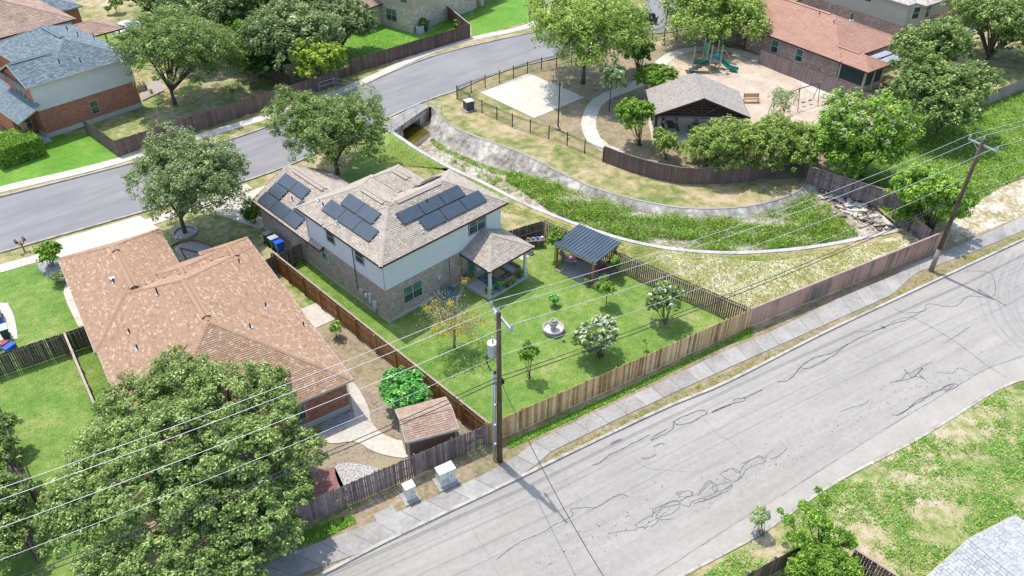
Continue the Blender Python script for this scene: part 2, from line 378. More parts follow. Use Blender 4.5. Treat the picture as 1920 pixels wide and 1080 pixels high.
# ------------------------------------------------------------------ mesh builder
class MB:
    def __init__(s):
        s.v, s.f, s.mi, s.t = [], [], [], []

    def face(s, pts, m=0, t=.5):
        i = len(s.v)
        s.v += [tuple(p) for p in pts]
        s.f.append(tuple(range(i, i + len(pts))))
        s.mi.append(m)
        s.t.append(t)

    def obox(s, o, a, b, c, m=0, t=.5):
        """box from a corner and three edge vectors (a x b points along c)"""
        o, a, b, c = map(Vector, (o, a, b, c))
        p = [o, o + a, o + a + b, o + b, o + c, o + a + c, o + a + b + c, o + b + c]
        i = len(s.v)
        s.v += [tuple(q) for q in p]
        for f in ((0, 3, 2, 1), (4, 5, 6, 7), (0, 1, 5, 4), (1, 2, 6, 5), (2, 3, 7, 6), (3, 0, 4, 7)):
            s.f.append(tuple(i + k for k in f))
            s.mi.append(m)
            s.t.append(t)

    def box(s, c, d, rz=0.0, m=0, t=.5):
        """centre of the base, size"""
        ca, sa = math.cos(rz), math.sin(rz)
        a = Vector((ca, sa, 0)) * d[0]
        b = Vector((-sa, ca, 0)) * d[1]
        s.obox(Vector(c) - a / 2 - b / 2, a, b, (0, 0, d[2]), m, t)

    def prism(s, poly, z0, z1, m=0, t=.5, top=None):
        n = len(poly)
        i = len(s.v)
        s.v += [(p[0], p[1], z0) for p in poly] + [(p[0], p[1], z1) for p in poly]
        s.f.append(tuple(i + n + k for k in range(n)))
        s.mi.append(m if top is None else top)
        s.t.append(t)
        s.f.append(tuple(i + n - 1 - k for k in range(n)))
        s.mi.append(m)
        s.t.append(t)
        for k in range(n):
            s.f.append((i + k, i + (k + 1) % n, i + n + (k + 1) % n, i + n + k))
            s.mi.append(m)
            s.t.append(t)

    def path(s, pts, r, n=6, m=0, t=.5, r1=None, cap=True):
        pts = [Vector(p) for p in pts]
        i0 = len(s.v)
        k = len(pts)
        up = Vector((0, 0, 1))
        for i, p in enumerate(pts):
            d = (pts[min(i + 1, k - 1)] - pts[max(i - 1, 0)]).normalized()
            a = d.cross(up)
            if a.length < 1e-3:
                a = d.cross(Vector((1, 0, 0)))
            a.normalize()
            b = a.cross(d)
            rr = r if r1 is None else r + (r1 - r) * i / max(k - 1, 1)
            for j in range(n):
                q = 2 * math.pi * j / n
                s.v.append(tuple(p + (a * math.cos(q) + b * math.sin(q)) * rr))
        for i in range(k - 1):
            for j in range(n):
                x = i0 + i * n
                s.f.append((x + j, x + (j + 1) % n, x + n + (j + 1) % n, x + n + j))
                s.mi.append(m)
                s.t.append(t)
        if cap:
            s.f.append(tuple(i0 + j for j in reversed(range(n))))
            s.f.append(tuple(i0 + (k - 1) * n + j for j in range(n)))
            s.mi += [m, m]
            s.t += [t, t]

    def lathe(s, prof, n=20, c=(0, 0, 0), m=0, t=.5):
        i0 = len(s.v)
        for r, z in prof:
            for j in range(n):
                q = 2 * math.pi * j / n
                s.v.append((c[0] + r * math.cos(q), c[1] + r * math.sin(q), c[2] + z))
        for i in range(len(prof) - 1):
            for j in range(n):
                x = i0 + i * n
                s.f.append((x + j, x + (j + 1) % n, x + n + (j + 1) % n, x + n + j))
                s.mi.append(m)
                s.t.append(t)
        if prof[-1][0] > 1e-3:
            s.f.append(tuple(i0 + (len(prof) - 1) * n + j for j in range(n)))
            s.mi.append(m)
            s.t.append(t)

    def mesh(s, name, mats):
        me = bpy.data.meshes.new(name)
        me.from_pydata(s.v, [], s.f)
        for mm in (mats if isinstance(mats, (list, tuple)) else [mats]):
            me.materials.append(mm)
        if len(s.f):
            me.polygons.foreach_set('material_index', s.mi)
            at = me.attributes.new('tone', 'FLOAT', 'FACE')
            at.data.foreach_set('value', s.t)
            nl = len(me.loops)
            vi = np.empty(nl, np.int32)
            me.loops.foreach_get('vertex_index', vi)
            co = np.empty(len(me.vertices) * 3, np.float32)
            me.vertices.foreach_get('co', co)
            co = co.reshape(-1, 3)
            nr = np.empty(len(me.polygons) * 3, np.float32)
            me.polygons.foreach_get('normal', nr)
            nr = nr.reshape(-1, 3)
            lt = np.empty(len(me.polygons), np.int32)
            me.polygons.foreach_get('loop_total', lt)
            ln = np.repeat(nr, lt, axis=0)
            P = co[vi]
            hl = np.hypot(ln[:, 0], ln[:, 1]) + 1e-6
            fl = np.abs(ln[:, 2]) > .85
            u = np.where(fl, P[:, 0], (-ln[:, 1] * P[:, 0] + ln[:, 0] * P[:, 1]) / hl)
            v = np.where(fl, P[:, 1], P[:, 2])
            uvl = me.uv_layers.new(name='UVMap')
            uvl.data.foreach_set('uv', np.stack([u, v], 1).astype(np.float32).ravel())
        return me

    def build(s, name, mats, parent=None, smooth_=False, loc=None, rz=0.0, label=None, kind=None):
        me = s.mesh(name, mats)
        if smooth_:
            me.shade_smooth()
        o = bpy.data.objects.new(name, me)
        COL.objects.link(o)
        if parent is not None:
            o.parent = parent
        if loc is not None:
            o.location = loc
        o.rotation_euler[2] = rz
        if label:
            o['label'] = label
        if kind:
            o['kind'] = kind
        return o


def thing(name, label, cat, loc=(0, 0, 0), rz=0.0, group=None):
    o = bpy.data.objects.new(name, None)
    COL.objects.link(o)
    o.location = loc
    o.rotation_euler = (0, 0, rz)
    o.empty_display_size = .3
    o['label'] = label
    o['category'] = cat
    if group:
        o['group'] = group
    return o


def tag(o, label, cat, group=None):
    o['label'] = label
    o['category'] = cat
    if group:
        o['group'] = group
    return o


def inst(src, parent, loc, rz=0.0, name=None, scale=None, rx=0.0, ry=0.0):
    c = src.copy()
    COL.objects.link(c)
    c.parent = parent
    c.location = loc
    c.rotation_euler = (rx, ry, rz)
    if scale:
        c.scale = scale
    return c


def dup(root, loc, rz, label):
    r = root.copy()
    COL.objects.link(r)
    r.location = loc
    r.rotation_euler = (0, 0, rz)
    r['label'] = label
    for ch in list(root.children):
        c = ch.copy()
        COL.objects.link(c)
        c.parent = r
        for g in list(ch.children):
            d = g.copy()
            COL.objects.link(d)
            d.parent = c
    return r


def fill(mb, poly, z, m=0, holes=()):
    loops = [[Vector((p.x, p.y, 0)) for p in poly]] + [[Vector((p.x, p.y, 0)) for p in h] for h in holes]
    allp = [q for l in loops for q in l]
    i = len(mb.v)
    mb.v += [(q.x, q.y, z) for q in allp]
    for tri in tessellate_polygon(loops):
        a, b, c = tri
        A, B, Cc = allp[a], allp[b], allp[c]
        if (B - A).cross(Cc - A).z < 0:
            a, c = c, a
        mb.f.append((i + a, i + b, i + c))
        mb.mi.append(m)
        mb.t.append(.5)


LAYER = [0]


def sheet(name, poly, mat, lvl=1, label=None, holes=(), parent=None):
    """a flat sheet of ground cover; each level lies 4 mm above the one below"""
    mb = MB()
    fill(mb, poly, .004 * lvl, 0, holes)
    o = mb.build(name, mat, parent)
    if parent is None:
        o['kind'] = 'structure'
    if label:
        o['label'] = label
    return o


def struct(name, label=None):
    o = bpy.data.objects.new(name, None)
    COL.objects.link(o)
    o['kind'] = 'structure'
    if label:
        o['label'] = label
    return o


def ribbon(mb, pts, wd, z, m=0, taper=True):
    n = len(pts)
    L, R = [], []
    for i, p in enumerate(pts):
        d = (pts[min(i + 1, n - 1)] - pts[max(i - 1, 0)])
        d.z = 0
        d.normalize()
        s = Vector((-d.y, d.x, 0))
        k = wd / 2 * (1 + .35 * math.sin(i * 1.7))
        if taper and (i == 0 or i == n - 1):
            k *= .3
        L.append(p + s * k)
        R.append(p - s * k)
    for i in range(n - 1):
        mb.face([(R[i].x, R[i].y, z), (R[i + 1].x, R[i + 1].y, z), (L[i + 1].x, L[i + 1].y, z), (L[i].x, L[i].y, z)], m)

# ================================================================== GROUND
NL = smooth(PX((733, 243), (760, 262), (788, 281), (850, 315), (905, 340), (960, 368), (1010, 391), (1100, 425), (1190, 452), (1280, 467), (1380, 472), (1480, 466), (1560, 455), (1620, 443), (1690, 428)), 4)
FT = smooth(PX((808, 200), (845, 237), (905, 262), (985, 292), (1050, 325), (1110, 352), (1200, 378), (1290, 392), (1390, 390), (1470, 372), (1535, 340), (1575, 333)), 4)
NC = 60
NLr, FTr = resample(NL, NC), resample(FT, NC)
ZC = -1.55


def zbed(t):
    k = min(max((t - .22) / .25, 0), 1)
    return ZC + .95 * k * k * (3 - 2 * k)


g_mb = MB()
outer = [W(-260, -260), W(420, -260), W(420, 420), W(-260, 420)]
fill(g_mb, outer, 0.0, 0, [NLr + FTr[::-1]])
go = g_mb.build('ground', m_ground)
go['kind'] = 'structure'
go['label'] = 'dry patchy turf of the open land between the houses and along the channel'

# lawns and other ground cover
yard = [W(-2.5, 12.2), W(-2.62, -13.7), W(19.3, -19.2), W(16.8, .1), W(11.6, 2.3), W(11.0, 6), W(3, 14), W(0, 12)]
sheet('back_lawn', yard, m_lawn, 2, 'green lawn of the fenced back yard behind the two storey house')
sheet('front_yard_lawn', PX((300, 425), (345, 385), (400, 370), (450, 375), (480, 395), (500, 470), (560, 455), (575, 480), (530, 520), (440, 520), (330, 480)), m_lawn2, 2,
      'shaded patchy lawn under the oak between the two front houses')
sheet('side_lawn', PX((-160, 505), (60, 498), (112, 480), (150, 520), (260, 700), (250, 1150), (-260, 1200)), m_lawn, 1, 'lawn to the left of the tan roofed house')
sheet('street_corner_lawn', PX((-60, 290), (60, 255), (172, 250), (205, 262), (226, 296), (236, 303), (165, 318), (-60, 366)), m_bright, 2, 'bright clipped lawn before the red brick house')
sheet('rear_yard_lawn', PX((180, 245), (265, 190), (420, 120), (560, 120), (560, 160), (216, 292)), m_lawn2, 1, 'worn rear lawn beside the red brick house')
sheet('rear_yard_lawn', PX((150, 60), (260, 40), (300, 60), (270, 130), (180, 110)), m_lawn, 2, 'sunny lawn strip behind the blue roofed house')
sheet('rear_yard_lawn', PX((590, 60), (700, 40), (775, 62), (880, 20), (884, 42), (760, 92), (640, 150), (600, 140)), m_bright, 2, 'bright lawn behind the limestone house')
sheet('roadside_lawn', PX((884, 45), (900, -40), (1010, -60), (1012, 34), (960, 48), (884, 72)), m_bright, 2, 'bright lawn at the street corner by the limestone house')
sheet('bank_lawn', PX((705, 235), (728, 246), (790, 290), (850, 322), (950, 368), (940, 372), (845, 316), (746, 309), (659, 345), (640, 330)), m_lawn, 1, 'greener strip of bank beside the tan driveway house')
sheet('shaded_verge', PX((950, 831), (1060, 781), (1200, 716), (1410, 617), (1412, 630), (1350, 652), (1230, 713), (1125, 763), (1003, 820), (955, 842)), m_bright, 2, 'strip of green grass along the foot of the cedar fence')
sheet('verge', PX((480, 1085), (560, 1010), (700, 935), (935, 826), (962, 836), (1410, 622), (1770, 455), (1930, 380), (2100, 300), (2100, 355), (1920, 448), (1668, 566), (1360, 720), (958, 905), (640, 1062), (520, 1120)), m_verge, 1,
      'sparse grass and soil between the fences and the worn road')
sheet('bare_patch', smooth(PX((1230, 470), (1330, 480), (1450, 490), (1600, 462), (1700, 440), (1740, 447), (1650, 490), (1540, 545), (1440, 588), (1408, 582), (1330, 545), (1250, 500)), 3, True), m_bare, 1, 'bare sandy soil inside the long fence')
sheet('meadow', PX((1560, 300), (1700, 200), (1830, 196), (1940, 150), (2300, 60), (2300, 150), (1930, 320), (1775, 412), (1745, 425), (1690, 425)), m_meadow, 1, 'rank green meadow beyond the second pole')
sheet('far_bank', PX((1775, 420), (1860, 360), (1930, 330), (2300, 150), (2300, 260), (1930, 400), (1790, 455)), m_bare, 2, 'dry trampled grass beside the sidewalk at the right')
sheet('field', PX((1310, 1083), (1405, 1015), (1440, 990), (1545, 920), (1605, 884), (1710, 830), (1778, 790), (1880, 728), (2000, 740), (2400, 900), (2500, 1500), (1200, 1400)), m_lawn2, 1, 'weedy field at the bottom right of the road')
sheet('side_yard_soil', PX((520, 500), (560, 530), (915, 815), (932, 800), (700, 925), (560, 985), (530, 930), (640, 740), (500, 520)), m_mulch, 1, 'worn soil and mulch between the tan roofed house and the side fence')
sheet('side_yard_turf', smooth(PX((530, 515), (565, 545), (600, 575), (560, 590), (535, 560)), 3, True), m_lawn2, 2, 'thin turf beside the concrete pad')
sheet('side_yard_turf', smooth(PX((610, 625), (660, 640), (740, 700), (700, 740), (660, 690), (610, 640)), 3, True), m_verge, 3, 'thin turf behind the pad along the side fence')
sheet('white_gravel', smooth(PX((628, 876), (660, 868), (722, 884), (700, 905), (655, 930), (640, 918)), 3, True), m_whitestone, 3, 'white gravel bed inside the grey fence')
sheet('red_paving', PX((565, 960), (575, 900), (600, 880), (628, 876), (648, 918), (655, 928)), m_redmulch, 3, 'red paved patch under the big tree')
sheet('grey_gravel', smooth(PX((605, 790), (662, 772), (663, 783), (650, 805), (612, 822)), 3, True), m_greystone, 3, 'grey gravel bed at the foot of the brick wall')
sheet('park_soil', PX((905, 172), (1000, 120), (1240, 85), (1420, 85), (1500, 150), (1600, 190), (1560, 330), (1420, 340), (1275, 330), (1130, 275), (1000, 225)), m_verge, 1, 'worn dry soil of the small park')
sheet('leaf_litter', smooth(PX((1080, 150), (1150, 120), (1230, 130), (1270, 150), (1200, 190), (1160, 215), (1105, 230), (1100, 190)), 3, True), m_mulch, 2, 'leaf litter under the park trees')
sheet('playground', smooth(PX((1225, 128), (1262, 106), (1330, 98), (1400, 108), (1450, 128), (1500, 153), (1530, 172), (1572, 190), (1560, 225), (1460, 258), (1380, 250), (1290, 180)), 3, True), m_play, 3, 'tan gravel play surface around the slide and swings')
sheet('planting_bed', smooth(PX((70, 495), (95, 488), (128, 500), (128, 527), (100, 525), (80, 510)), 3, True), m_greystone, 3, 'stone edged planting bed at the house corner')

# ------------------------------------------------------------------ roads
near_road = PX((560, 1105), (630, 1068), (730, 1016), (960, 906), (1097, 839), (1263, 761), (1360, 721), (1543, 628), (1670, 568), (1920, 451)) + [W(90, -40), W(150, -54), W(150, -75), W(60, -47), W(44, -41)] + \
    PX((1985, 712), (1935, 708), (1877, 724), (1773, 788), (1707, 828), (1603, 881), (1540, 918), (1440, 988), (1403, 1011), (1260, 1086)) + [W(-20, -24.5), W(-60, -15), W(-110, -3), W(-110, 9), W(-60, -3), W(-25, -12.2)]
rd = sheet('near_road', near_road, m_road, 3, 'wide pale worn road crossing the foreground')
gut = MB()
fill(gut, PX((1226, 1082), (1393, 974), (1500, 908), (1640, 818), (1760, 746), (1850, 693), (1925, 668), (1935, 706), (1877, 722), (1773, 786), (1707, 826), (1603, 879), (1540, 916), (1440, 986), (1403, 1009), (1262, 1083)), .016)
gut.build('gutter_strip', m_gutter, rd)
seams = [
    ([(1226, 1081), (1393, 973), (1500, 907), (1640, 817), (1760, 745), (1850, 692), (1920, 668)], .07, m_seam),
    ([(1675, 578), (1730, 605), (1790, 640), (1850, 685), (1890, 710)], .05, m_tar),
    ([(1810, 508), (1850, 510), (1862, 520), (1866, 550), (1850, 558), (1815, 556), (1790, 575), (1740, 570), (1733, 583), (1700, 587)], .06, m_tar),
    ([(1730, 583), (1700, 600), (1660, 612), (1600, 640), (1560, 668), (1520, 690), (1500, 690)], .07, m_tar),
    ([(1705, 595), (1680, 600), (1650, 618), (1610, 622)], .05, m_tar),
    ([(1590, 645), (1560, 662), (1530, 670), (1505, 685), (1480, 712), (1458, 716)], .09, m_tar),
    ([(1430, 730), (1400, 745), (1380, 748), (1375, 752)], .08, m_tar),
    ([(1395, 745), (1395, 752), (1380, 755), (1375, 758)], .07, m_tar),
    ([(1370, 758), (1345, 768), (1334, 773), (1350, 767), (1372, 757)], .09, m_tar),
    ([(1328, 772), (1320, 778), (1300, 790), (1275, 797), (1265, 790), (1290, 778), (1310, 770), (1325, 771)], .08, m_tar),
    ([(1263, 790), (1262, 802), (1250, 812), (1238, 818), (1225, 825), (1222, 823), (1250, 805)], .08, m_tar),
    ([(1218, 816), (1190, 830), (1160, 845), (1140, 855), (1125, 868), (1110, 873)], .08, m_tar),
    ([(1225, 838), (1240, 832), (1246, 834)], .09, m_tar),
    ([(1202, 858), (1212, 860), (1230, 853)], .07, m_tar),
    ([(1178, 932), (1165, 927), (1145, 935), (1120, 951), (1096, 952), (1070, 955), (1074, 967), (1040, 985), (1020, 997), (985, 1012), (960, 1026), (930, 1050)], .055, m_tar),
    ([(1140, 1001), (1170, 996), (1195, 992), (1225, 976), (1250, 960)], .045, m_tar),
    ([(1190, 985), (1205, 975), (1222, 966), (1245, 948), (1265, 940), (1275, 948), (1262, 962), (1240, 970), (1225, 985), (1200, 990), (1190, 985)], .05, m_tar),
    ([(1222, 970), (1228, 955), (1245, 946), (1268, 938), (1274, 945), (1245, 952), (1230, 968), (1240, 975), (1262, 972)], .05, m_tar),
    ([(1272, 928), (1290, 920), (1298, 928), (1280, 932), (1268, 926), (1280, 921)], .05, m_tar),
    ([(1275, 940), (1295, 930), (1310, 925), (1325, 905), (1335, 903), (1345, 918), (1330, 930), (1300, 940), (1290, 950), (1278, 945)], .05, m_tar),
    ([(1308, 930), (1318, 920), (1334, 904), (1340, 922), (1365, 915), (1372, 908), (1360, 905), (1330, 916)], .05, m_tar),
    ([(1310, 942), (1340, 932), (1368, 918), (1370, 910), (1345, 928), (1320, 938), (1300, 946)], .045, m_tar),
    ([(1350, 890), (1362, 882), (1378, 880), (1388, 890), (1380, 903), (1365, 900), (1352, 892)], .05, m_tar),
    ([(1372, 878), (1385, 887), (1395, 872), (1412, 860), (1432, 858), (1435, 865), (1418, 872), (1400, 880), (1390, 895), (1380, 903)], .05, m_tar),
    ([(1390, 870), (1410, 862), (1425, 855), (1435, 868)], .045, m_tar),
    ([(1668, 718), (1690, 712), (1700, 700), (1712, 708), (1730, 690), (1722, 700), (1735, 712), (1718, 706), (1700, 712), (1680, 716)], .06, m_tar),
    ([(1700, 700), (1696, 693), (1705, 700), (1715, 695), (1740, 682), (1748, 680)], .055, m_tar),
    ([(1760, 698), (1785, 700), (1800, 690), (1830, 705)], .045, m_tar),
    ([(1672, 778), (1690, 776), (1720, 752), (1735, 745), (1750, 735), (1775, 730), (1790, 722), (1778, 724), (1750, 738), (1715, 760), (1680, 779)], .07, m_tar),
    ([(1770, 735), (1790, 728), (1795, 722), (1785, 720), (1765, 728)], .06, m_tar),
    ([(1575, 772), (1595, 765), (1620, 758), (1630, 750)], .05, m_tar),
    ([(1445, 862), (1460, 855), (1475, 842), (1472, 838)], .05, m_tar),
    ([(1770, 643), (1790, 632), (1810, 618), (1818, 613)], .05, m_tar),
    ([(1010, 870), (1050, 892), (1075, 920), (1100, 950), (1140, 985), (1155, 1010), (1170, 1040)], .025, m_seam),
    ([(1320, 785), (1345, 815), (1365, 825), (1390, 845)], .03, m_seam),
    ([(870, 960), (890, 1000), (915, 1040), (935, 1080)], .03, m_seam),
    ([(1180, 850), (1200, 870), (1225, 880), (1290, 885)], .025, m_seam),
]
jr = random.Random(3)
for pts, wd, mt in seams:
    P = smooth(PX(*pts), 7)
    P = [p + Vector((jr.uniform(-.03, .03), jr.uniform(-.03, .03), 0)) for p in P]
    mb = MB()
    ribbon(mb, P, wd * .72, .02 + jr.random() * .003)
    mb.build('tar_seam' if mt is m_tar else 'joint_crack', mt, rd)
m_tyre = M('tyre_polish', [(0.2, (.25, .24, .225)), (0.8, (.33, .315, .295))], [(1.2, .5, 4), (9, .4, 3)])
for k in range(6):
    d = k * 13 + (k * k) % 5 * 2
    P = smooth(PX((1868 + d, 478 - d * .1), (1842 + d, 520), (1838 + d, 565), (1858 + d, 612), (1900 + d, 655)), 6)
    mb = MB()
    ribbon(mb, P, .10 + .06 * (k % 3), .0195)
    mb.build('tyre_mark', m_tyre, rd)
mb = MB()
for k in range(420):
    t = jr.random()
    a = Vector((1000, 1075)).lerp(Vector((1800, 690)), t)
    q = G(a.x + jr.gauss(20, 26), a.y + jr.gauss(-14, 16))
    r = jr.choice([.02, .03, .03, .045])
    mb.face([(q.x + r * math.cos(u + q.x) * jr.uniform(.7, 1.3), q.y + r * math.sin(u + q.x), .021) for u in (0, 1.2, 2.5, 3.7, 5)])
o = mb.build('tar_spots', m_tar, rd)
o['kind'] = 'stuff'

street_s = PX((-300, 560), (0, 474), (150, 431), (320, 382), (480, 333), (600, 285), (725, 222), (807, 186), (853, 171), (900, 150), (960, 129), (1030, 112), (1120, 90), (1200, 66), (1262, 60), (1330, 42))
street_n = PX((-300, 455), (0, 371), (165, 329), (270, 302), (410, 270), (510, 236), (600, 198), (683, 160), (740, 134), (807, 108), (880, 88), (960, 70), (1040, 54), (1120, 36), (1190, 18), (1240, -20))
sheet('far_street', smooth(street_s, 4) + [W(95, 50), W(95, 70)] + smooth(street_n, 4)[::-1], m_street, 3, 'dark asphalt street curving past the park')


def offset(pts, d):
    out = []
    n = len(pts)
    for i, p in enumerate(pts):
        t = pts[min(i + 1, n - 1)] - pts[max(i - 1, 0)]
        t.z = 0
        t.normalize()
        out.append(p + Vector((-t.y, t.x, 0)) * d)
    return out


def kerb(name, label, pts, d, seg=3.0, h=.13, wd=.17, mat=None):
    root = struct(name, label)
    a = smooth(pts, 4)
    n = max(2, int(plen(a) / seg))
    A = resample(a, n * 2 + 1)
    B = offset(A, d)
    for i in range(n):
        q = A[2 * i:2 * i + 3]
        r = B[2 * i:2 * i + 3]
        s = (q[2] - q[0]).normalized() * .012
        poly = [q[0] + s, q[1], q[2] - s, r[2] - s, r[1], r[0] + s]
        if d < 0:
            poly = poly[::-1]
        mb = MB()
        mb.prism(poly, -.02, h + random.uniform(-.012, .012))
        mb.build('kerb_stone', mat or m_kerb, root)


kerb('kerb', 'worn kerb of the near road on the fence side', PX((560, 1105), (630, 1068), (730, 1016), (960, 906), (1097, 839), (1263, 761), (1360, 721), (1543, 628), (1670, 568), (1920, 451), (2060, 384)), .2, wd=.2)
kerb('kerb', 'broken kerb of the near road on the field side', PX((1180, 1135), (1260, 1086), (1403, 1011), (1440, 988), (1540, 918), (1603, 881), (1707, 828), (1773, 788), (1877, 724), (1935, 706)), -.18, h=.06)
kerb('kerb', 'pale kerb on the near side of the dark street', street_s[1:], -.18)
kerb('kerb', 'pale kerb on the far side of the dark street', street_n[1:-1], .18)


def slabs(name, label, A, B, step, mat, z=.05):
    root = struct(name, label)
    n = max(1, int(round(plen(A) / step)))
    ra, rb = resample(A, n + 1), resample(B, n + 1)
    for i in range(n):
        da = (ra[i + 1] - ra[i]).normalized() * .012
        db = (rb[i + 1] - rb[i]).normalized() * .012
        poly = [ra[i] + da, rb[i] + db, rb[i + 1] - db, ra[i + 1] - da]
        ar = sum(poly[k].x * poly[(k + 1) % 4].y - poly[(k + 1) % 4].x * poly[k].y for k in range(4))
        if ar < 0:
            poly = poly[::-1]
        mb = MB()
        mb.prism(poly, -.02, z + random.uniform(-.006, .006))
        mb.build('slab', mat, root)
    return root


sn = PX((440, 1085), (540, 1040), (693, 983), (873, 907), (960, 863), (1010, 823), (1130, 768), (1233, 720), (1355, 660), (1440, 625), (1590, 551), (1677, 517), (1700, 500), (1800, 460), (1880, 424), (1925, 402), (2060, 335))
ss = PX((500, 1105), (562, 1077), (647, 1048), (770, 1000), (958, 903), (985, 889), (1032, 848), (1150, 790), (1300, 720), (1440, 657), (1590, 590), (1673, 553), (1717, 511), (1753, 500), (1850, 462), (1925, 430), (2070, 362))
slabs('sidewalk', 'grey weathered sidewalk between the long fence and the near road', sn, ss, 1.6, m_walk)
fs = smooth(PX((-120, 530), (0, 497), (110, 466)), 3)
slabs('sidewalk', 'white sidewalk before the left lawn', fs, offset(fs, -1.25), 1.5, m_conc)
fs = smooth(PX((258, 417), (312, 400), (400, 368), (462, 345)), 3)
slabs('sidewalk', 'white sidewalk passing the oak in the front yard', fs, offset(fs, -1.25), 1.5, m_conc)
fs = smooth(PX((-120, 385), (0, 350), (165, 312), (300, 273), (480, 220), (530, 205), (600, 180), (677, 150), (745, 118), (813, 90), (880, 70), (960, 54), (1005, 36), (1020, 0)), 3)
slabs('sidewalk', 'sidewalk on the far side of the dark street', fs, offset(fs, -1.3), 2.0, m_conc)
slabs('driveway', 'white concrete driveway before the tan roofed garage', PX((112, 484), (92, 455)), PX((300, 430), (262, 405)), 1.6, m_conc, .045)
mb = MB()
for a in range(4):
    for b in range(2):
        q = [PX((112, 490), (290, 436), (257, 402), (100, 456))[k] for k in range(4)]
        f = lambda u, v: q[0].lerp(q[1], u).lerp(q[3].lerp(q[2], u), v)
        pass
dwr = struct('driveway', 'concrete driveway in front of the garage with solar panels')
q = PX((470, 402), (500, 375), (520, 320), (448, 345), (418, 372))
for a in range(3):
    for b in range(2):
        p0, p1, p2, p3 = W(-.4, 18.3), W(7.2, 18.3), W(7.6, 24.6), W(-2.4, 24.9)
        f = lambda u, v: p0.lerp(p1, u).lerp(p3.lerp(p2, u), v)
        e = .004
        mb = MB()
        mb.prism([f(a / 3 + e, b / 2 + e), f((a + 1) / 3 - e, b / 2 + e), f((a + 1) / 3 - e, (b + 1) / 2 - e), f(a / 3 + e, (b + 1) / 2 - e)], -.02, .05)
        mb.build('slab', m_conc, dwr)
slabs('garden_walk', 'white walk along the left side of the tan roof', smooth(PX((124, 531), (119, 545), (125, 567), (148, 614)), 3), smooth(PX((145, 527), (160, 540), (170, 560), (178, 607)), 3), 1.3, m_conc)
slabs('garden_walk', 'rounded white pad holding bins at the left edge', smooth(PX((-25, 567), (-28, 600), (-25, 642)), 2), smooth(PX((14, 569), (27, 592), (34, 636)), 2), 1.5, m_conc)
pw = MB()
path_poly = smooth(PX((653, 716), (668, 724), (690, 762), (697, 792), (715, 812), (745, 826), (766, 829), (766, 857), (735, 857), (700, 847), (665, 829), (620, 832), (598, 815), (640, 800), (664, 785), (660, 760)), 3, True)
pw.prism([p for p in path_poly][::-1] if sum(path_poly[k].x * path_poly[k - 1].y - path_poly[k - 1].x * path_poly[k].y for k in range(len(path_poly))) > 0 else path_poly, -.02, .06)
o = pw.build('garden_path', m_conc)
o['kind'] = 'structure'
o['label'] = 'curving white concrete path from the brick wall to the shed'
mb = MB()
for pts in ([(690, 762), (664, 775)], [(697, 792), (668, 829)], [(745, 826), (727, 856)], [(664, 785), (697, 792)]):
    ribbon(mb, PX(*pts), .03, .064)
mb.build('joint', m_seam, o)


def pad(name, label, pts, mat, z=.06, kind=True):
    P = [p if isinstance(p, Vector) else G(*p) for p in pts]
    if sum(P[k].x * P[(k + 1) % len(P)].y - P[(k + 1) % len(P)].x * P[k].y for k in range(len(P))) < 0:
        P = P[::-1]
    mb = MB()
    mb.prism(P, -.02, z)
    o = mb.build(name, mat)
    o['kind'] = 'structure'
    o['label'] = label
    return o


pad('concrete_pad', 'square white pad beside the brown side fence', [(563, 581), (595, 568), (632, 598), (592, 616)], m_conc)
pad('sports_court', 'small pale basketball court in the park', [(900, 174), (992, 138), (1096, 183), (1002, 222)], m_conc, .05)
park_path = smooth(PX((1165, 290), (1130, 276), (1112, 260), (1103, 232), (1110, 207), (1122, 190), (1145, 177), (1180, 165), (1212, 148), (1240, 118), (1268, 100), (1310, 92), (1360, 93), (1420, 108), (1470, 132), (1510, 155), (1530, 172), (1575, 188)), 4)
slabs('park_path', 'curved concrete path looping round the playground', offset(park_path, .8), offset(park_path, -.8), 2.2, m_conc)
pad('patio_slab', 'concrete patio behind the red brick house', [(262, 165), (300, 150), (308, 172), (268, 190)], m_walk, .15)

# ------------------------------------------------------------------ channel
slope_n, slope_f, floor_p = MB(), MB(), []
bn, bf = [], []
for i in range(NC):
    t = i / (NC - 1)
    a, b = NLr[i], FTr[i]
    d = b - a
    wd = d.length
    d.normalize()
    k = .25 + min(1, t * 9) * .0
    zz = zbed(t)
    on = min(.12 + t * 20, 1) * min(1.2 * -zz, wd * .28)
    of = min(.12 + t * 20, 1) * min(1.45 * -zz, wd * .32)
    bn.append(Vector((*(a + d * on).xy, zz)))
    bf.append(Vector((*(b - d * of).xy, zz)))
ln = struct('drainage_channel', 'concrete lined drainage channel curving past the park')
for i in range(NC - 1):
    for src, bot, mbk, s in ((NLr, bn, slope_n, 1), (FTr, bf, slope_f, -1)):
        t0, t1 = src[i], src[i + 1]
        q = [(t0.x, t0.y, .02), (t1.x, t1.y, .02), (bot[i + 1].x, bot[i + 1].y, bot[i + 1].z - .02), (bot[i].x, bot[i].y, bot[i].z - .02)]
        if s < 0:
            q = q[::-1]
        mbk.face(q)
slope_n.build('near_slope', m_ditch, ln)
slope_f.build('far_slope', m_ditch, ln)
fl = MB()
for i in range(NC - 1):
    R0 = [bn[i].lerp(bf[i], k / 6) + Vector((0, 0, .12 * math.sin(k / 6 * math.pi) * min(1, i / 9) * (0.6 + .4 * math.sin(i * .9 + k)))) for k in range(7)]
    R1 = [bn[i + 1].lerp(bf[i + 1], k / 6) + Vector((0, 0, .12 * math.sin(k / 6 * math.pi) * min(1, (i + 1) / 9) * (0.6 + .4 * math.sin((i + 1) * .9 + k)))) for k in range(7)]
    for k in range(6):
        fl.face([R0[k], R1[k], R1[k + 1], R0[k + 1]][::-1])
fl.build('channel_bed', m_silt, ln)
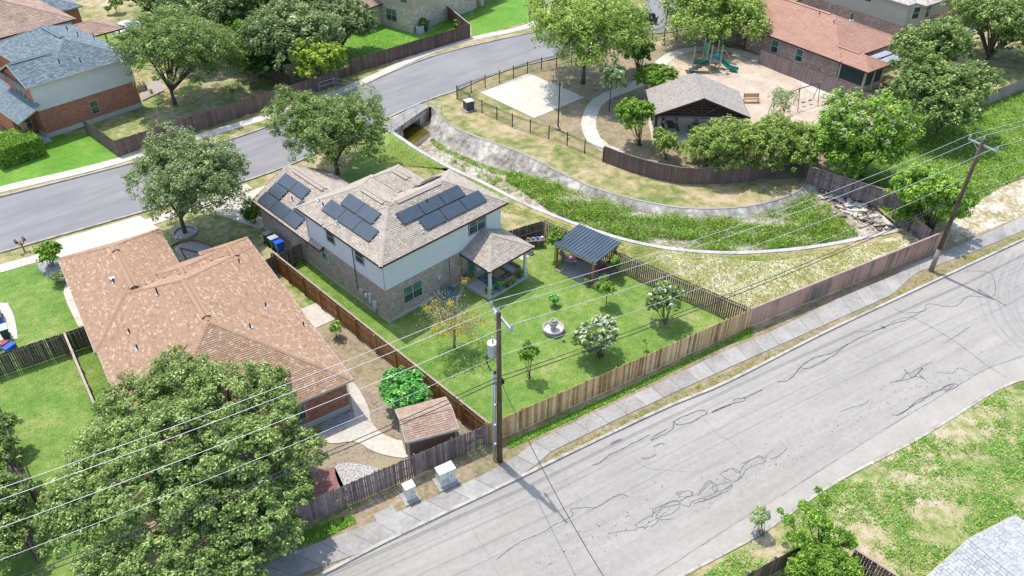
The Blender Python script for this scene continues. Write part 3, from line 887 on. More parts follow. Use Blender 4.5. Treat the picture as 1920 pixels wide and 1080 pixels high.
wt = MB()
wt.face([tuple(bn[0] + Vector((-1.6, 1.6, .05))), tuple(bf[0] + Vector((-1.6, 1.6, .05))), tuple(bf[2] + Vector((-.1, -.8, .05))), tuple(bf[1].lerp(bn[1], .5) + Vector((.2, -1.9, .05))), tuple(bn[3] + Vector((.1, -.4, .05))), tuple(bn[1] + Vector((.0, -.2, .05)))][::-1])
wt.build('water', m_water, ln)
# lip strips on both edges
for src, d, wd2, nm in ((NLr, -1, .42, 'near_lip'), (FTr, 1, .22, 'far_lip')):
    o1 = offset(src, d * wd2)
    for i in range(0, NC - 1, 3):
        mb = MB()
        j = min(i + 3, NC - 1)
        poly = src[i:j + 1] + o1[i:j + 1][::-1]
        if d < 0:
            poly = poly[::-1]
        mb.prism(poly, -.1, .07)
        mb.build(nm, m_lip if d < 0 else m_walk, ln)
# culvert under the street
cA, cB = W(19.7, 25.35), W(26.55, 27.5)
cd = (cB - cA)
cl = cd.length
cd.normalize()
cn = Vector((-cd.y, cd.x, 0))
cz = math.atan2(cd.y, cd.x)
cul = thing('culvert', 'concrete box culvert with a pipe railing under the dark street', 'culvert', cA, cz)
mb = MB()
mb.box((1.0, .2, -1.9), (2.0, .4, 1.98))
mb.box((cl - .85, .2, -1.9), (1.9, .4, 1.98))
mb.box((cl / 2 - .02, .2, -.62), (cl - 3.5, .4, .70))
mb.build('headwall', m_ditch, cul)
mb = MB()
mb.obox((1.9, .39, -1.9), (0, 9, 0), (0, 0, 1.4), (-.1, 0, 0))
mb.obox((cl - 1.7, .39, -1.9), (0, 9, 0), (0, 0, 1.4), (.1, 0, 0))
mb.obox((1.9, .39, -.58), (cl - 3.6, 0, 0), (0, 9, 0), (0, 0, .1))
mb.build('tunnel', m_ditch, cul)
mb = MB()
mb.obox((-.2, -.05, .04), (cl + .4, 0, 0), (0, 1.7, 0), (0, 0, .05))
mb.build('deck', m_walk, cul)


def railing(pts, hh, posts, name='pipe_railing', parent=None):
    mb = MB()
    for z in (hh, hh * .55):
        mb.path([p + Vector((0, 0, z)) for p in pts], .035, 6)
    mb.build('rail', m_galv, parent)
    for p in posts:
        mb = MB()
        mb.path([p, p + Vector((0, 0, hh))], .035, 6)
        mb.build('post', m_galv, parent)


T = cul
Mi = Matrix.Translation(cA) @ Matrix.Rotation(cz, 4, 'Z')
Mi.invert()
rpts = [Mi @ p for p in (G(747, 253), cA, cB, G(828, 215))]
rpts = [Vector((p.x, p.y, .07)) for p in rpts]
railing(rpts, 1.05, rpts + [rpts[1].lerp(rpts[2], k) for k in (.33, .66)], parent=cul)
r2 = thing('pipe_railing', 'short pipe railing across the street beside the far fence', 'railing', G(655, 168))
rq = [G(600, 172) - G(655, 168), G(628, 163) - G(655, 168), W(0, 0), W(.5, -2.2)]
railing(rq, 1.1, [rq[0], rq[1], rq[2]], parent=r2)

# debris at the channel end
db = MB()
rr = random.Random(5)
E_m = [m_conc, m_darkwood, m_rail, m_whitestone]
for k in range(700):
    t = rr.random() * 1.15 - .1
    q = Vector((1568, 352)).lerp(Vector((1668, 420)), t)
    p = G(q.x + rr.gauss(0, 17), q.y + rr.gauss(0, 11), -.4)
    L = rr.choice([.25, .4, .7, 1.6])
    db.box((p.x, p.y, -.62 + rr.random() * .35), (L, rr.choice([.06, .12, .3]), rr.choice([.03, .06, .12])), rr.random() * 6.28, rr.choice([0, 0, 1, 1, 2, 3]))
o = db.build('debris', E_m)
o['kind'] = 'stuff'
o['label'] = 'boards, broken slabs and litter heaped at the channel end'
for px_, py_, L, wd, a in ((1600, 385, 1.7, .4, -.6), (1612, 395, 1.5, .35, -.8), (1640, 405, 1.2, .4, -.5), (1585, 360, 1.1, .6, .3)):
    p = G(px_, py_, -.3)
    mb = MB()
    mb.box((0, 0, 0), (L, wd, .08))
    o = mb.build('broken_slab', m_conc, loc=(p.x, p.y, -.3), rz=a)
    tag(o, {1600: 'long pale slab lying lengthwise in the middle of the channel debris', 1612: 'pale slab just below the longest slab in the debris', 1640: 'pale slab lowest in the debris beside the bright bush',
            1585: 'wide slab at the top of the debris under the fence'}[px_], 'slab')
mb = MB()
mb.face([tuple(p) for p in (G(1536, 345, -.2), G(1541, 371, -1.0), G(1562, 370, -1.0), G(1560, 340, -.2))])
o = mb.build('red_apron', m_redmulch)
o['kind'] = 'structure'
for px_, py_, s, lab in ((811, 262, .7, 'pale rock at the edge of the pool below the culvert'), (828, 263, .95, 'largest white rock in the channel below the culvert'), (843, 272, .45, 'small white rock furthest from the culvert')):
    p = G(px_, py_, -1.5)
    mb = MB()
    mb.lathe([(.05 * s, 0), (.5 * s, .02), (.55 * s, .15 * s), (.35 * s, .35 * s), (.1 * s, .42 * s)], 7)
    for i, v in enumerate(mb.v):
        r = rr.uniform(.75, 1.2)
        mb.v[i] = (v[0] * r, v[1] * r * .6, v[2] * r)
    tag(mb.build('rock', m_whitestone, loc=p, rz=px_), lab, 'rock')


# ================================================================== FENCES
def picket_mesh(h, wd, mat, dog=.03):
    mb = MB()
    pr = [(-wd / 2, 0), (wd / 2, 0), (wd / 2, h - dog), (wd / 2 - dog, h), (-wd / 2 + dog, h), (-wd / 2, h - dog)]
    n = 6
    mb.v = [(x, 0, z) for x, z in pr] + [(x, .018, z) for x, z in pr]
    mb.f = [tuple(range(6)), tuple(range(11, 5, -1))] + [(k, k + 6, (k + 1) % 6 + 6, (k + 1) % 6) for k in range(6)]
    mb.mi = [0] * 8
    mb.t = [.5] * 8
    return mb.mesh('picket', mat)


def fence(name, label, p0, p1, mat, h=1.83, side=-1, gap=.004, pw=.142, single=True, shadow=False, cap=None, railmat=None, jit=.012, group=None, step=2.4, gaps=0.0):
    """side: +1 puts rails and posts to the left of p0->p1"""
    d = p1 - p0
    L = d.length
    root = thing(name, label, 'fence', p0, math.atan2(d.y, d.x), group)
    rm = railmat or mat
    n = int(L / (pw + gap))
    stp = L / n
    rr_ = random.Random(int(abs(p0.x * 31 + p0.y * 17)) + 5)
    if single:
        me = picket_mesh(h, pw, mat)
        for i in range(n):
            o = bpy.data.objects.new('picket', me)
            COL.objects.link(o)
            o.parent = root
            yy = 0 if not shadow else (.0 if i % 2 == 0 else side * .075)
            o.location = ((i + .5) * stp, yy - (.018 if side > 0 else 0), .03)
            o.scale = (1 if rr_.random() > gaps else .72, 1, 1 + rr_.uniform(-jit, jit))
            o.rotation_euler = (rr_.gauss(0, .006), rr_.gauss(0, .004), rr_.gauss(0, .02))
    else:
        mb = MB()
        for i in range(n):
            if rr_.random() < gaps * .3:
                continue
            x = i * stp
            mb.box((x + stp / 2, 0, .03), (stp - gap - .004, .02, h + rr_.uniform(-.03, .03)), 0, 0, rr_.random())
        mb.build('pickets', mat, root, kind='stuff')
    for z in ((.28, h * .52, h - .22) if not cap else (.28, h * .52, h - .3)):
        mb = MB()
        y = side * (.02 if not shadow else .02)
        mb.obox((0, min(y, y + side * .04), z), (L, 0, 0), (0, .04, 0), (0, 0, .085))
        mb.build('rail', rm, root)
    k = max(1, round(L / step))
    pm = None
    for i in range(k + 1):
        if pm is None:
            mb = MB()
            mb.box((0, 0, 0), (.09, .09, h + (.02 if not cap else -.02)))
            o = mb.build('post', rm, root)
            pm = o
        else:
            o = inst(pm, root, (0, 0, 0))
        o.location = (min(max(L * i / k, .05), L - .05), side * .11, 0)
    if cap:
        mb = MB()
        mb.obox((0, -.05, h + .035), (L, 0, 0), (0, .14, 0), (0, 0, .035))
        mb.build('cap_rail', cap, root)
    return root


FJ = W(19.2, -19.25)
P0 = G(567, 985)
PM = W(-2.75, -14.05)
fence('wooden_fence', 'grey weathered fence by the road, left of the near pole', W(-17.5, -10.4), PM, m_greywood, 1.88, +1, .012, gaps=.22, jit=.02)
fence('wooden_fence', 'new tan cedar fence by the road behind the back lawn', PM + Vector((.03, -.02, 0)), FJ, m_newwood, 1.83, +1, .003)
fence('wooden_fence', 'reddish patched fence by the road leading to the far pole', FJ + Vector((.03, 0, 0)), G(1768, 465) + Vector((.3, 0, 0)), m_redwood, 1.8, +1, .002, cap=m_rail)
fence('wooden_fence', 'brown stained side fence with a bright cap between the two houses', W(-2.55, 12.0), W(-2.7, -13.9), m_sidewood, 1.83, -1, .003, cap=m_rail, railmat=m_sidewood)
fence('wooden_fence', 'dark open backed fence with daylight between boards behind the pergola', W(16.75, -.1), FJ + Vector((-.1, .15, 0)), m_darkwood, 1.83, -1, .055, pw=.12, railmat=m_rail)
fence('wooden_fence', 'dark fence between the porch and the back corner', W(11.9, 1.2), W(16.6, -.1), m_darkwood, 1.83, -1, .004, railmat=m_greywood)
fence('wooden_fence', 'short grey fence with a gate meeting the brick side wall', W(-4.6, 11.35), W(-.1, 11.5), m_darkwood, 1.75, -1, .006, railmat=m_greywood)
fence('wooden_fence', 'dark picket fence at the left edge below the white bins', W(-27.5, 15.1), W(-16.6, 12.9), m_darkwood, 1.83, -1, .008, railmat=m_greywood, gaps=.07)
fence('wooden_fence', 'dark leaning fence running down from the left gate', W(-18.5, 13.2), W(-19.75, 4.8), m_darkwood, 1.83, 1, .01, railmat=m_greywood, cap=m_rail)
fence('wooden_fence', 'fence at the far left edge behind the small tree', W(-24.3, 9), W(-26.5, -3), m_darkwood, 1.8, 1, .01, railmat=m_greywood, cap=m_rail)
fence('wooden_fence', 'brown fence from the red brick house down to the street', W(-4.0, 47.6), W(-3.7, 40.2), m_brownwood, 1.8, 1, single=False)
fence('wooden_fence', 'long brown fence beside the dark street behind the oaks', W(-3.6, 40.1), W(23.2, 39.7), m_brownwood, 1.8, 1, single=False)
fence('wooden_fence', 'dark shaded fence below the tree mass', W(18, 40.2), W(17, 52), m_darkwood, 1.8, 1, single=False)
fence('wooden_fence', 'brown fence along the curve before the limestone house', G(638, 147), G(882, 71), m_brownwood, 1.85, 1, single=False)
fence('wooden_fence', 'brown return fence beside the limestone house', G(882, 71) + Vector((0, .05, 0)), G(840, 36), m_brownwood, 1.85, 1, single=False, cap=m_rail)
pk = smooth([G(1131, 303), G(1190, 325), G(1270, 344), G(1340, 345), G(1410, 340), G(1480, 318), G(1530, 296)], 2)
for k in range(len(pk) - 1):
    pass
pkf = thing('wooden_fence', 'dark curved fence below the park bushes above the channel', 'fence', pk[0])
pkr = resample(pk, 190)
me = picket_mesh(1.75, .14, m_brownwood)
for i in range(189):
    a, b = pkr[i], pkr[i + 1]
    o = bpy.data.objects.new('picket', me)
    COL.objects.link(o)
    o.parent = pkf
    o.location = (a + b) / 2 - pk[0]
    o.rotation_euler = (0, 0, math.atan2(b.y - a.y, b.x - a.x))
    o.scale = ((b - a).length / .143, 1, 1 + random.uniform(-.012, .012))
mb = MB()
mb.path([p - pk[0] + Vector((.06, .06, 1.75)) for p in pk], .03, 4)
mb.build('rail', m_rail, pkf)
fence('wooden_fence', 'long brown fence behind the playground benches', G(1420, 119), G(1625, 205), m_greywood, 1.8, 1, single=False)
fence('wooden_fence', 'grey fence descending behind the channel debris', W(42.0, -11.2), W(43.2, -19.6), m_greywood, 1.8, -1, .004, cap=m_rail)
fence('wooden_fence', 'short grey fence behind the bright bush at the road fence end', W(42.2, -19.8), W(39.6, -24.0), m_greywood, 1.7, -1, .004)
fence('wooden_fence', 'pinkish fence beyond the meadow under the right hand trees', W(66, -15.2), W(92, -20.5), m_greywood, 1.8, 1, single=False)
fence('wooden_fence', 'tan fence behind the blue roofed house', W(6, 63), W(34, 72), m_cream, 1.8, 1, single=False)
fence('wooden_fence', 'leaning fence panel left of the small bright tree', G(1395, 1105), G(1497, 1050), m_darkwood, 1.5, 1, .012, railmat=m_greywood)
fence('wooden_fence', 'fence panel right of the small bright tree', G(1588, 1065), G(1680, 1125), m_darkwood, 1.7, -1, .012, railmat=m_greywood, cap=m_rail)


def iron_fence(label, pts, step=2.3):
    root = thing('iron_fence', label, 'fence', pts[0])
    o0 = pts[0]
    mb = MB()
    P = [p - o0 for p in pts]
    for z in (.15, 1.3, 1.45):
        mb.path([p + Vector((0, 0, z)) for p in P], .022, 4)
    mb.build('rail', m_black, root)
    n = max(1, round(plen(pts) / step))
    R = resample(P, n + 1)
    pm = None
    for p in R:
        if pm is None:
            mb = MB()
            mb.box((0, 0, 0), (.075, .075, 1.62))
            pm = mb.build('post', m_black, root)
            pm.location = p
        else:
            inst(pm, root, p)
    mb = MB()
    R = resample(P, int(plen(pts) / .13))
    for p in R:
        mb.box((p.x, p.y, .1), (.016, .016, 1.4))
    mb.build('bars', m_black, root, kind='stuff')


iron_fence('black iron fence of the park above the channel slope', [G(857, 186), G(905, 213), G(960, 238), G(1050, 268), G(1130, 303)])
iron_fence('black iron fence of the park along the dark street', [G(857, 185), G(907, 166), G(960, 148), G(1010, 132), G(1120, 108), G(1200, 88)])
iron_fence('black iron fence section beside the upper park trees', [G(1200, 82), G(1260, 66), G(1330, 56), G(1395, 93)])


# ================================================================== BUILDINGS
class Block:
    def __init__(s, u0, u1, v0, v1, ze, m=.53, hips='UuVv'):
        """rectangle in the house frame; hips lists the sides that slope (u = low u side, U = high u side, v, V)"""
        s.r = (u0, u1, v0, v1)
        s.ze, s.m, s.hips = ze, m, hips

    def dist(s, u, v):
        u0, u1, v0, v1 = s.r
        d = {'u': u - u0, 'U': u1 - u, 'v': v - v0, 'V': v1 - v}
        return d

    def h(s, u, v):
        d = s.dist(u, v)
        if min(d.values()) < -1e-6:
            return -1e9
        return s.ze + s.m * min(d[k] for k in s.hips)

    def faces(s):
        u0, u1, v0, v1 = s.r
        for e in s.hips:
            poly = [(u0, v0), (u1, v0), (u1, v1), (u0, v1)]
            for o in s.hips:
                if o == e:
                    continue
                f = lambda p: s.dist(*p)[o] - s.dist(*p)[e]
                out = []
                for i in range(len(poly)):
                    a, b = poly[i], poly[(i + 1) % len(poly)]
                    fa, fb = f(a), f(b)
                    if fa >= -1e-9:
                        out.append(a)
                    if (fa > 1e-9 and fb < -1e-9) or (fa < -1e-9 and fb > 1e-9):
                        t = fa / (fa - fb)
                        out.append((a[0] + (b[0] - a[0]) * t, a[1] + (b[1] - a[1]) * t))
                poly = out
                if len(poly) < 3:
                    break
            if len(poly) >= 3:
                yield e, poly

    def ab(s, e, p):
        u0, u1, v0, v1 = s.r
        return {'u': (v1 - p[1], p[0] - u0), 'U': (p[1] - v0, u1 - p[0]), 'v': (p[0] - u0, p[1] - v0), 'V': (u1 - p[0], v1 - p[1])}[e]

    def uv(s, e, a, b):
        u0, u1, v0, v1 = s.r
        return {'u': (u0 + b, v1 - a), 'U': (u1 - b, v0 + a), 'v': (u0 + a, v0 + b), 'V': (u1 - a, v1 - b)}[e]


def roof(root, blocks, mat, fascia, tabw=.31, expo=.145, nparts=0, name='shingle', tones=(0.5, .22), light=.16, capmat=None, over=.45, fh=.17, caps=True):
    cl = root.matrix_basis.inverted() @ CC
    tabs = []
    rr_ = random.Random(len(blocks) * 7 + int(tabw * 1000))
    deck = MB()
    cap = MB()
    fas = MB()

    def hid(i, u, v, z, eps=.012):
        for j, B in enumerate(blocks):
            if j == i:
                continue
            hz = B.h(u, v)
            if hz > z + eps or (abs(hz - z) <= eps and j < i):
                return True
        return False
    for i, B in enumerate(blocks):
        sl = math.sqrt(1 + B.m ** 2)
        eb = expo / sl
        for e, poly in B.faces():
            P = [(u, v, B.h(u, v) - .035 - .006 * i) for u, v in poly]
            deck.face(P, 0, 0.0)
            q = [B.ab(e, p) for p in poly]
            bmax = max(b for a, b in q)

            def ext(b):
                b = min(max(b, 1e-4), bmax - 1e-4)
                xs = []
                for k in range(len(q)):
                    (a1, b1), (a2, b2) = q[k], q[(k + 1) % len(q)]
                    if (b1 - b) * (b2 - b) <= 0 and abs(b1 - b2) > 1e-9:
                        xs.append(a1 + (a2 - a1) * (b - b1) / (b2 - b1))
                return (min(xs), max(xs)) if xs else (0, 0)
            k = 0
            b = 0.0
            while b < bmax - .02:
                b1 = min(b + eb, bmax)
                lo0, hi0 = ext(b)
                lo1, hi1 = ext(b1)
                lo, hi = min(lo0, lo1), max(hi0, hi1)
                a = lo - rr_.random() * tabw
                while a < hi:
                    w_ = tabw * rr_.choice([.62, 1, 1, 1.25])
                    a2 = a + w_
                    ag = a2 - .016
                    x0, x1 = max(a, lo0), min(ag, hi0)
                    y0, y1 = max(a, lo1), min(ag, hi1)
                    if x1 - x0 > .02 or y1 - y0 > .02:
                        x0, x1 = min(max(x0, lo0), hi0), max(min(x1, hi0), lo0)
                        y0, y1 = min(max(y0, lo1), hi1), max(min(y1, hi1), lo1)
                        cu, cv = B.uv(e, (max(a, lo) + min(a2, hi)) / 2, (b + b1) / 2)
                        hz = B.h(cu, cv)
                        if not hid(i, cu, cv, hz):
                            t = rr_.gauss(tones[0], tones[1])
                            if rr_.random() < light:
                                t = rr_.uniform(.85, 1.0)
                            elif rr_.random() < .07:
                                t = rr_.uniform(0, .15)
                            lift = .024 + rr_.choice([0, 0, .01])
                            c = []
                            for aa, bb, dz in ((x0, b, lift), (x1, b, lift), (y1, b1, .004), (y0, b1, .004)):
                                u, v = B.uv(e, aa, bb)
                                c.append(Vector((u, v, B.ze + B.m * bb + dz)))
                            tabs.append(((c[0] - cl).length, c, min(max(t, 0), 1), lift))
                    a = a2
                b += eb
                k += 1
        # ridge and hip caps
        u0, u1, v0, v1 = B.r
        if caps:
            lines = []
            ap = []
            hu = (u1 - u0) / 2 if ('u' in B.hips and 'U' in B.hips) else 1e9
            hv = (v1 - v0) / 2 if ('v' in B.hips and 'V' in B.hips) else 1e9
            hh = min(hu, hv)
            if hh < 1e8:
                if hu <= hv:
                    um = (u0 + u1) / 2
                    A = (um, v0 + (hh if 'v' in B.hips else 0))
                    C_ = (um, v1 - (hh if 'V' in B.hips else 0))
                    lines.append((A, C_))
                    if 'v' in B.hips:
                        lines += [((u0, v0), A), ((u1, v0), A)]
                    if 'V' in B.hips:
                        lines += [((u0, v1), C_), ((u1, v1), C_)]
                else:
                    vm = (v0 + v1) / 2
                    A = (u0 + (hh if 'u' in B.hips else 0), vm)
                    C_ = (u1 - (hh if 'U' in B.hips else 0), vm)
                    lines.append((A, C_))
                    if 'u' in B.hips:
                        lines += [((u0, v0), A), ((u0, v1), A)]
                    if 'U' in B.hips:
                        lines += [((u1, v0), C_), ((u1, v1), C_)]
            for (p, q_) in lines:
                Pp = Vector((p[0], p[1], B.h(*p)))
                Q = Vector((q_[0], q_[1], B.h(*q_)))
                L = (Q - Pp).length
                n = int(L / .2)
                d2 = (Q - Pp) / max(L, 1e-6)
                sd2 = Vector((-d2.y, d2.x, 0))
                if sd2.length < 1e-6:
                    continue
                sd2.normalize()
                hip = abs(d2.z) > .05
                drop = (B.m * .15 * (.7071 if hip else 1))
                for k in range(n):
                    a = Pp + d2 * (k * .2)
                    b_ = Pp + d2 * ((k + 1) * .2 + .02)
                    mid = (a + b_) / 2
                    if hid(i, mid.x, mid.y, mid.z, .02):
                        continue
                    tt = min(max(rr_.gauss(tones[0] + .08, .12), 0), 1)
                    za, zb = Vector((0, 0, .05)), Vector((0, 0, .036))
                    dn = Vector((0, 0, -drop))
                    for s in (1, -1):
                        fpts = [a + za, b_ + zb, b_ + zb + sd2 * .15 * s + dn, a + za + sd2 * .15 * s + dn]
                        cap.face(fpts if s < 0 else fpts[::-1], 0, tt)
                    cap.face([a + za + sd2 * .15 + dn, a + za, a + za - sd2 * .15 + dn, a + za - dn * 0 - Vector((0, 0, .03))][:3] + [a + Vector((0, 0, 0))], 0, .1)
        # fascia boards
        sides = {'v': ((u0, v0), (u1, v0)), 'U': ((u1, v0), (u1, v1)), 'V': ((u1, v1), (u0, v1)), 'u': ((u0, v1), (u0, v0))}
        for e, (p, q_) in sides.items():
            p, q_ = Vector(p), Vector(q_)
            L = (q_ - p).length
            d2 = (q_ - p) / L
            nn = Vector((d2.y, -d2.x))
            n = max(1, int(L / .25))
            run = None
            runs = []
            for k in range(n + 1):
                ok = False
                if k < n:
                    c = p + d2 * (L * (k + .5) / n) - nn * .02
                    zc = B.h(c.x, c.y)
                    ok = not hid(i, c.x, c.y, zc, .03)
                if ok and run is None:
                    run = k
                if not ok and run is not None:
                    runs.append((run, k))
                    run = None
            for a, b_ in runs:
                A = p + d2 * (L * a / n)
                Bq = p + d2 * (L * b_ / n)
                if e in B.hips:
                    fas.obox((A.x + nn.x * .002, A.y + nn.y * .002, B.ze - fh + .01), (Bq - A).to_3d(), (nn * .025).to_3d(), (0, 0, fh))
                else:
                    k2 = max(1, b_ - a)
                    for k in range(k2):
                        x = p + d2 * (L * (a + k) / n)
                        y = p + d2 * (L * (a + k + 1) / n)
                        xi, yi = x - nn * .01, y - nn * .01
                        zx, zy = B.h(min(max(xi.x, u0), u1), min(max(xi.y, v0), v1)), B.h(min(max(yi.x, u0), u1), min(max(yi.y, v0), v1))
                        fas.obox((x.x, x.y, zx - fh + .02), (y.x - x.x, y.y - x.y, zy - zx), (nn * .03).to_3d(), (0, 0, fh))
        deck.face([(u0 + .02, v0 + .02, B.ze - .13 - .004 * i), (u0 + .02, v1 - .02, B.ze - .13 - .004 * i), (u1 - .02, v1 - .02, B.ze - .13 - .004 * i), (u1 - .02, v0 + .02, B.ze - .13 - .004 * i)])
    rf = deck.build('roof', mat, root)
    if len(cap.f):
        cap.build('ridge_caps', capmat or mat, rf, kind='stuff')
    if len(fas.f):
        fas.build('fascia', fascia, rf)
    tabs.sort(key=lambda t: t[0])
    mb = MB()
    for k, (dd, c, t, lift) in enumerate(tabs):
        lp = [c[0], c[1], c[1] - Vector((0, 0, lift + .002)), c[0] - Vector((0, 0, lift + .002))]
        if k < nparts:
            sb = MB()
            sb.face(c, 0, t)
            sb.face([lp[3], lp[2], lp[1], lp[0]], 0, t * .3)  # butt edge toned darker: shade under the lifted tab put into the colour
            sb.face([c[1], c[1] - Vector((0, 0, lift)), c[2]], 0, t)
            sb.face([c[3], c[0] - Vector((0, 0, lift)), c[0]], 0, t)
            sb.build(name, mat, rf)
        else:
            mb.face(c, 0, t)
            mb.face([lp[3], lp[2], lp[1], lp[0]], 0, t * .3)  # same course-line shade painted into the butt edge tone
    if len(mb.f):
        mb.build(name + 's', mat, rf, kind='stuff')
    return rf


def walls(root, poly, z0, z1, mat, name='wall', found=None, fz=.3):
    mb = MB()
    n = len(poly)
    for i in range(n):
        a, b = poly[i], poly[(i + 1) % n]
        mb.face([(a[0], a[1], z0), (b[0], b[1], z0), (b[0], b[1], z1), (a[0], a[1], z1)])
    o = mb.build(name, mat, root)
    if found:
        mb = MB()
        cx = sum(p[0] for p in poly) / n
        cy = sum(p[1] for p in poly) / n
        q = [(p[0] + (.025 if p[0] > cx else -.025), p[1] + (.025 if p[1] > cy else -.025)) for p in poly]
        mb.prism(q, -.05, fz)
        mb.build('foundation', found, root)
    return o


def siding(root, a, b, z0, z1, mat, row=.19, trim=None):
    a, b = Vector(a), Vector(b)
    d = b - a
    L = d.length
    rz = math.atan2(d.y, d.x)
    n = max(1, round((z1 - z0) / row))
    r = (z1 - z0) / n
    mb = MB()
    pr = [(0, 0), (-.034, 0), (-.006, r), (0, r)]
    i = 0
    mb.v = [(0, y, z) for y, z in pr] + [(L, y, z) for y, z in pr]
    mb.f = [(0, 4, 5, 1), (1, 5, 6, 2), (2, 6, 7, 3), (0, 1, 2, 3), (7, 6, 5, 4)]
    mb.mi = [0] * 5
    mb.t = [.5] * 5
    first = None
    for k in range(n):
        if first is None:
            first = mb.build('siding_board', mat, root, loc=(a.x, a.y, z0), rz=rz)
        else:
            inst(first, root, (a.x, a.y, z0 + k * r), rz)
    if trim:
        for e in (0.0, L - .09):
            t = MB()
            p = a + d / L * e
            t.obox((0, -.04, 0), (.09, 0, 0), (0, .05, 0), (0, 0, z1 - z0))
            t.build('corner_trim', trim, root, loc=(p.x, p.y, z0), rz=rz)


def window(root, a, b, s, z0, w_, h_, glass=None, frame=None, trim=None, cols=2, rows=2, out=.0, lower=None):
    a, b = Vector(a), Vector(b)
    d = (b - a).normalized()
    p = a + d * s
    rz = math.atan2(d.y, d.x)
    frame = frame or m_cream
    mb = MB()
    y0 = -.05 - out
    f = .05
    mb.obox((0, y0, 0), (w_, 0, 0), (0, .055, 0), (0, 0, f))
    mb.obox((0, y0, h_ - f), (w_, 0, 0), (0, .055, 0), (0, 0, f))
    mb.obox((0, y0, f), (f, 0, 0), (0, .055, 0), (0, 0, h_ - 2 * f))
    mb.obox((w_ - f, y0, f), (f, 0, 0), (0, .055, 0), (0, 0, h_ - 2 * f))
    for k in range(1, cols):
        mb.obox((w_ * k / cols - .03, y0 + .004, f), (.06, 0, 0), (0, .045, 0), (0, 0, h_ - 2 * f))
    for k in range(1, rows):
        mb.obox((f, y0 + .007, h_ * k / rows - .02), (w_ - 2 * f, 0, 0), (0, .04, 0), (0, 0, .04))
    if trim:
        t = .07
        mb.obox((-t, y0 + .01, -t), (w_ + 2 * t, 0, 0), (0, .05, 0), (0, 0, t), 1)
        mb.obox((-t, y0 + .01, h_), (w_ + 2 * t, 0, 0), (0, .05, 0), (0, 0, t), 1)
        mb.obox((-t, y0 + .01, 0), (t, 0, 0), (0, .05, 0), (0, 0, h_), 1)
        mb.obox((w_, y0 + .01, 0), (t, 0, 0), (0, .05, 0), (0, 0, h_), 1)
    o = mb.build('window', [frame, trim or frame], root, loc=(p.x, p.y, z0), rz=rz)
    for i in range(cols):
        for j in range(rows):
            g = MB()
            x0, x1 = w_ * i / cols + .045, w_ * (i + 1) / cols - .045
            q0, q1 = h_ * j / rows + .03, h_ * (j + 1) / rows - .03
            g.face([(x0, y0 + .01, q0), (x1, y0 + .01, q0), (x1, y0 + .01, q1), (x0, y0 + .01, q1)])
            g.build('pane', (glass or m_glass) if j else (lower or m_glass), o)
    return o


def vent_pipe(root, u, v, z, h=.45, mat=None, tilt=0):
    mb = MB()
    mb.box((u, v, z - .03), (.26, .26, .05), .3, 0)
    mb.path([(u, v, z), (u, v, z + h * 1.15)], .055, 8, 1)
    mb.build('vent_pipe', [m_lightgrey, mat or m_black], root)


def ridge_vent(root, p, q, mat):
    p, q = Vector(p), Vector(q)
    d = (q - p).normalized()
    s = Vector((-d.y, d.x, 0))
    mb = MB()
    for k in (1, -1):
        a = [p + s * .02 * k + Vector((0, 0, .12)), q + s * .02 * k + Vector((0, 0, .12)), q + s * .27 * k + Vector((0, 0, .0)), p + s * .27 * k + Vector((0, 0, .0))]
        b = [x + Vector((0, 0, -.06)) for x in a]
        mb.face(a if k < 0 else a[::-1], 0)
        mb.face([a[2], a[3], b[3], b[2]] if k < 0 else [a[3], a[2], b[2], b[3]], 1)
        for e0, e1 in ((1, 2), (3, 0)):
            mb.face([a[e0], a[e1], b[e1], b[e0]], 1)
    mb.build('ridge_vent', [mat, m_black], root)


def plane_box(mb, B, e, a0, a1, b0, b1, lift, th, m=0):
    c = []
    for aa, bb in ((a0, b0), (a1, b0), (a0, b1)):
        u, v = B.uv(e, aa, bb)
        c.append(Vector((u, v, B.ze + B.m * bb + lift)))
    X, Y = c[1] - c[0], c[2] - c[0]
    n = X.cross(Y).normalized()
    mb.obox(c[0], X, Y, n * th, m)
    return c[0], X, Y, n


def solar(root, B, e, a0, a1, b0, b1, n):
    """a row of n panels on the slope e; a along the eave, b up the slope (plan)"""
    step = (a1 - a0) / n
    for k in range(n):
        mb = MB()
        c, X, Y, N_ = plane_box(mb, B, e, a0 + k * step + .012, a0 + (k + 1) * step - .012, b0, b1, .11, .035)
        o = mb.build('solar_panel', [m_black], root)
        g = MB()
        i, j = X.normalized() * .03, Y.normalized() * .03
        z = N_ * .0375
        g.face([c + i + j + z, c + X - i + j + z, c + X + Y - i - j + z, c + Y + i - j + z])
        g.build('panel_glass', m_panel, o)
    for bb in (b0 + (b1 - b0) * .22, b0 + (b1 - b0) * .78):
        mb = MB()
        plane_box(mb, B, e, a0 - .12, a1 + .12, bb, bb + .04, .05, .05)
        mb.build('mounting_rail', m_galv, root)


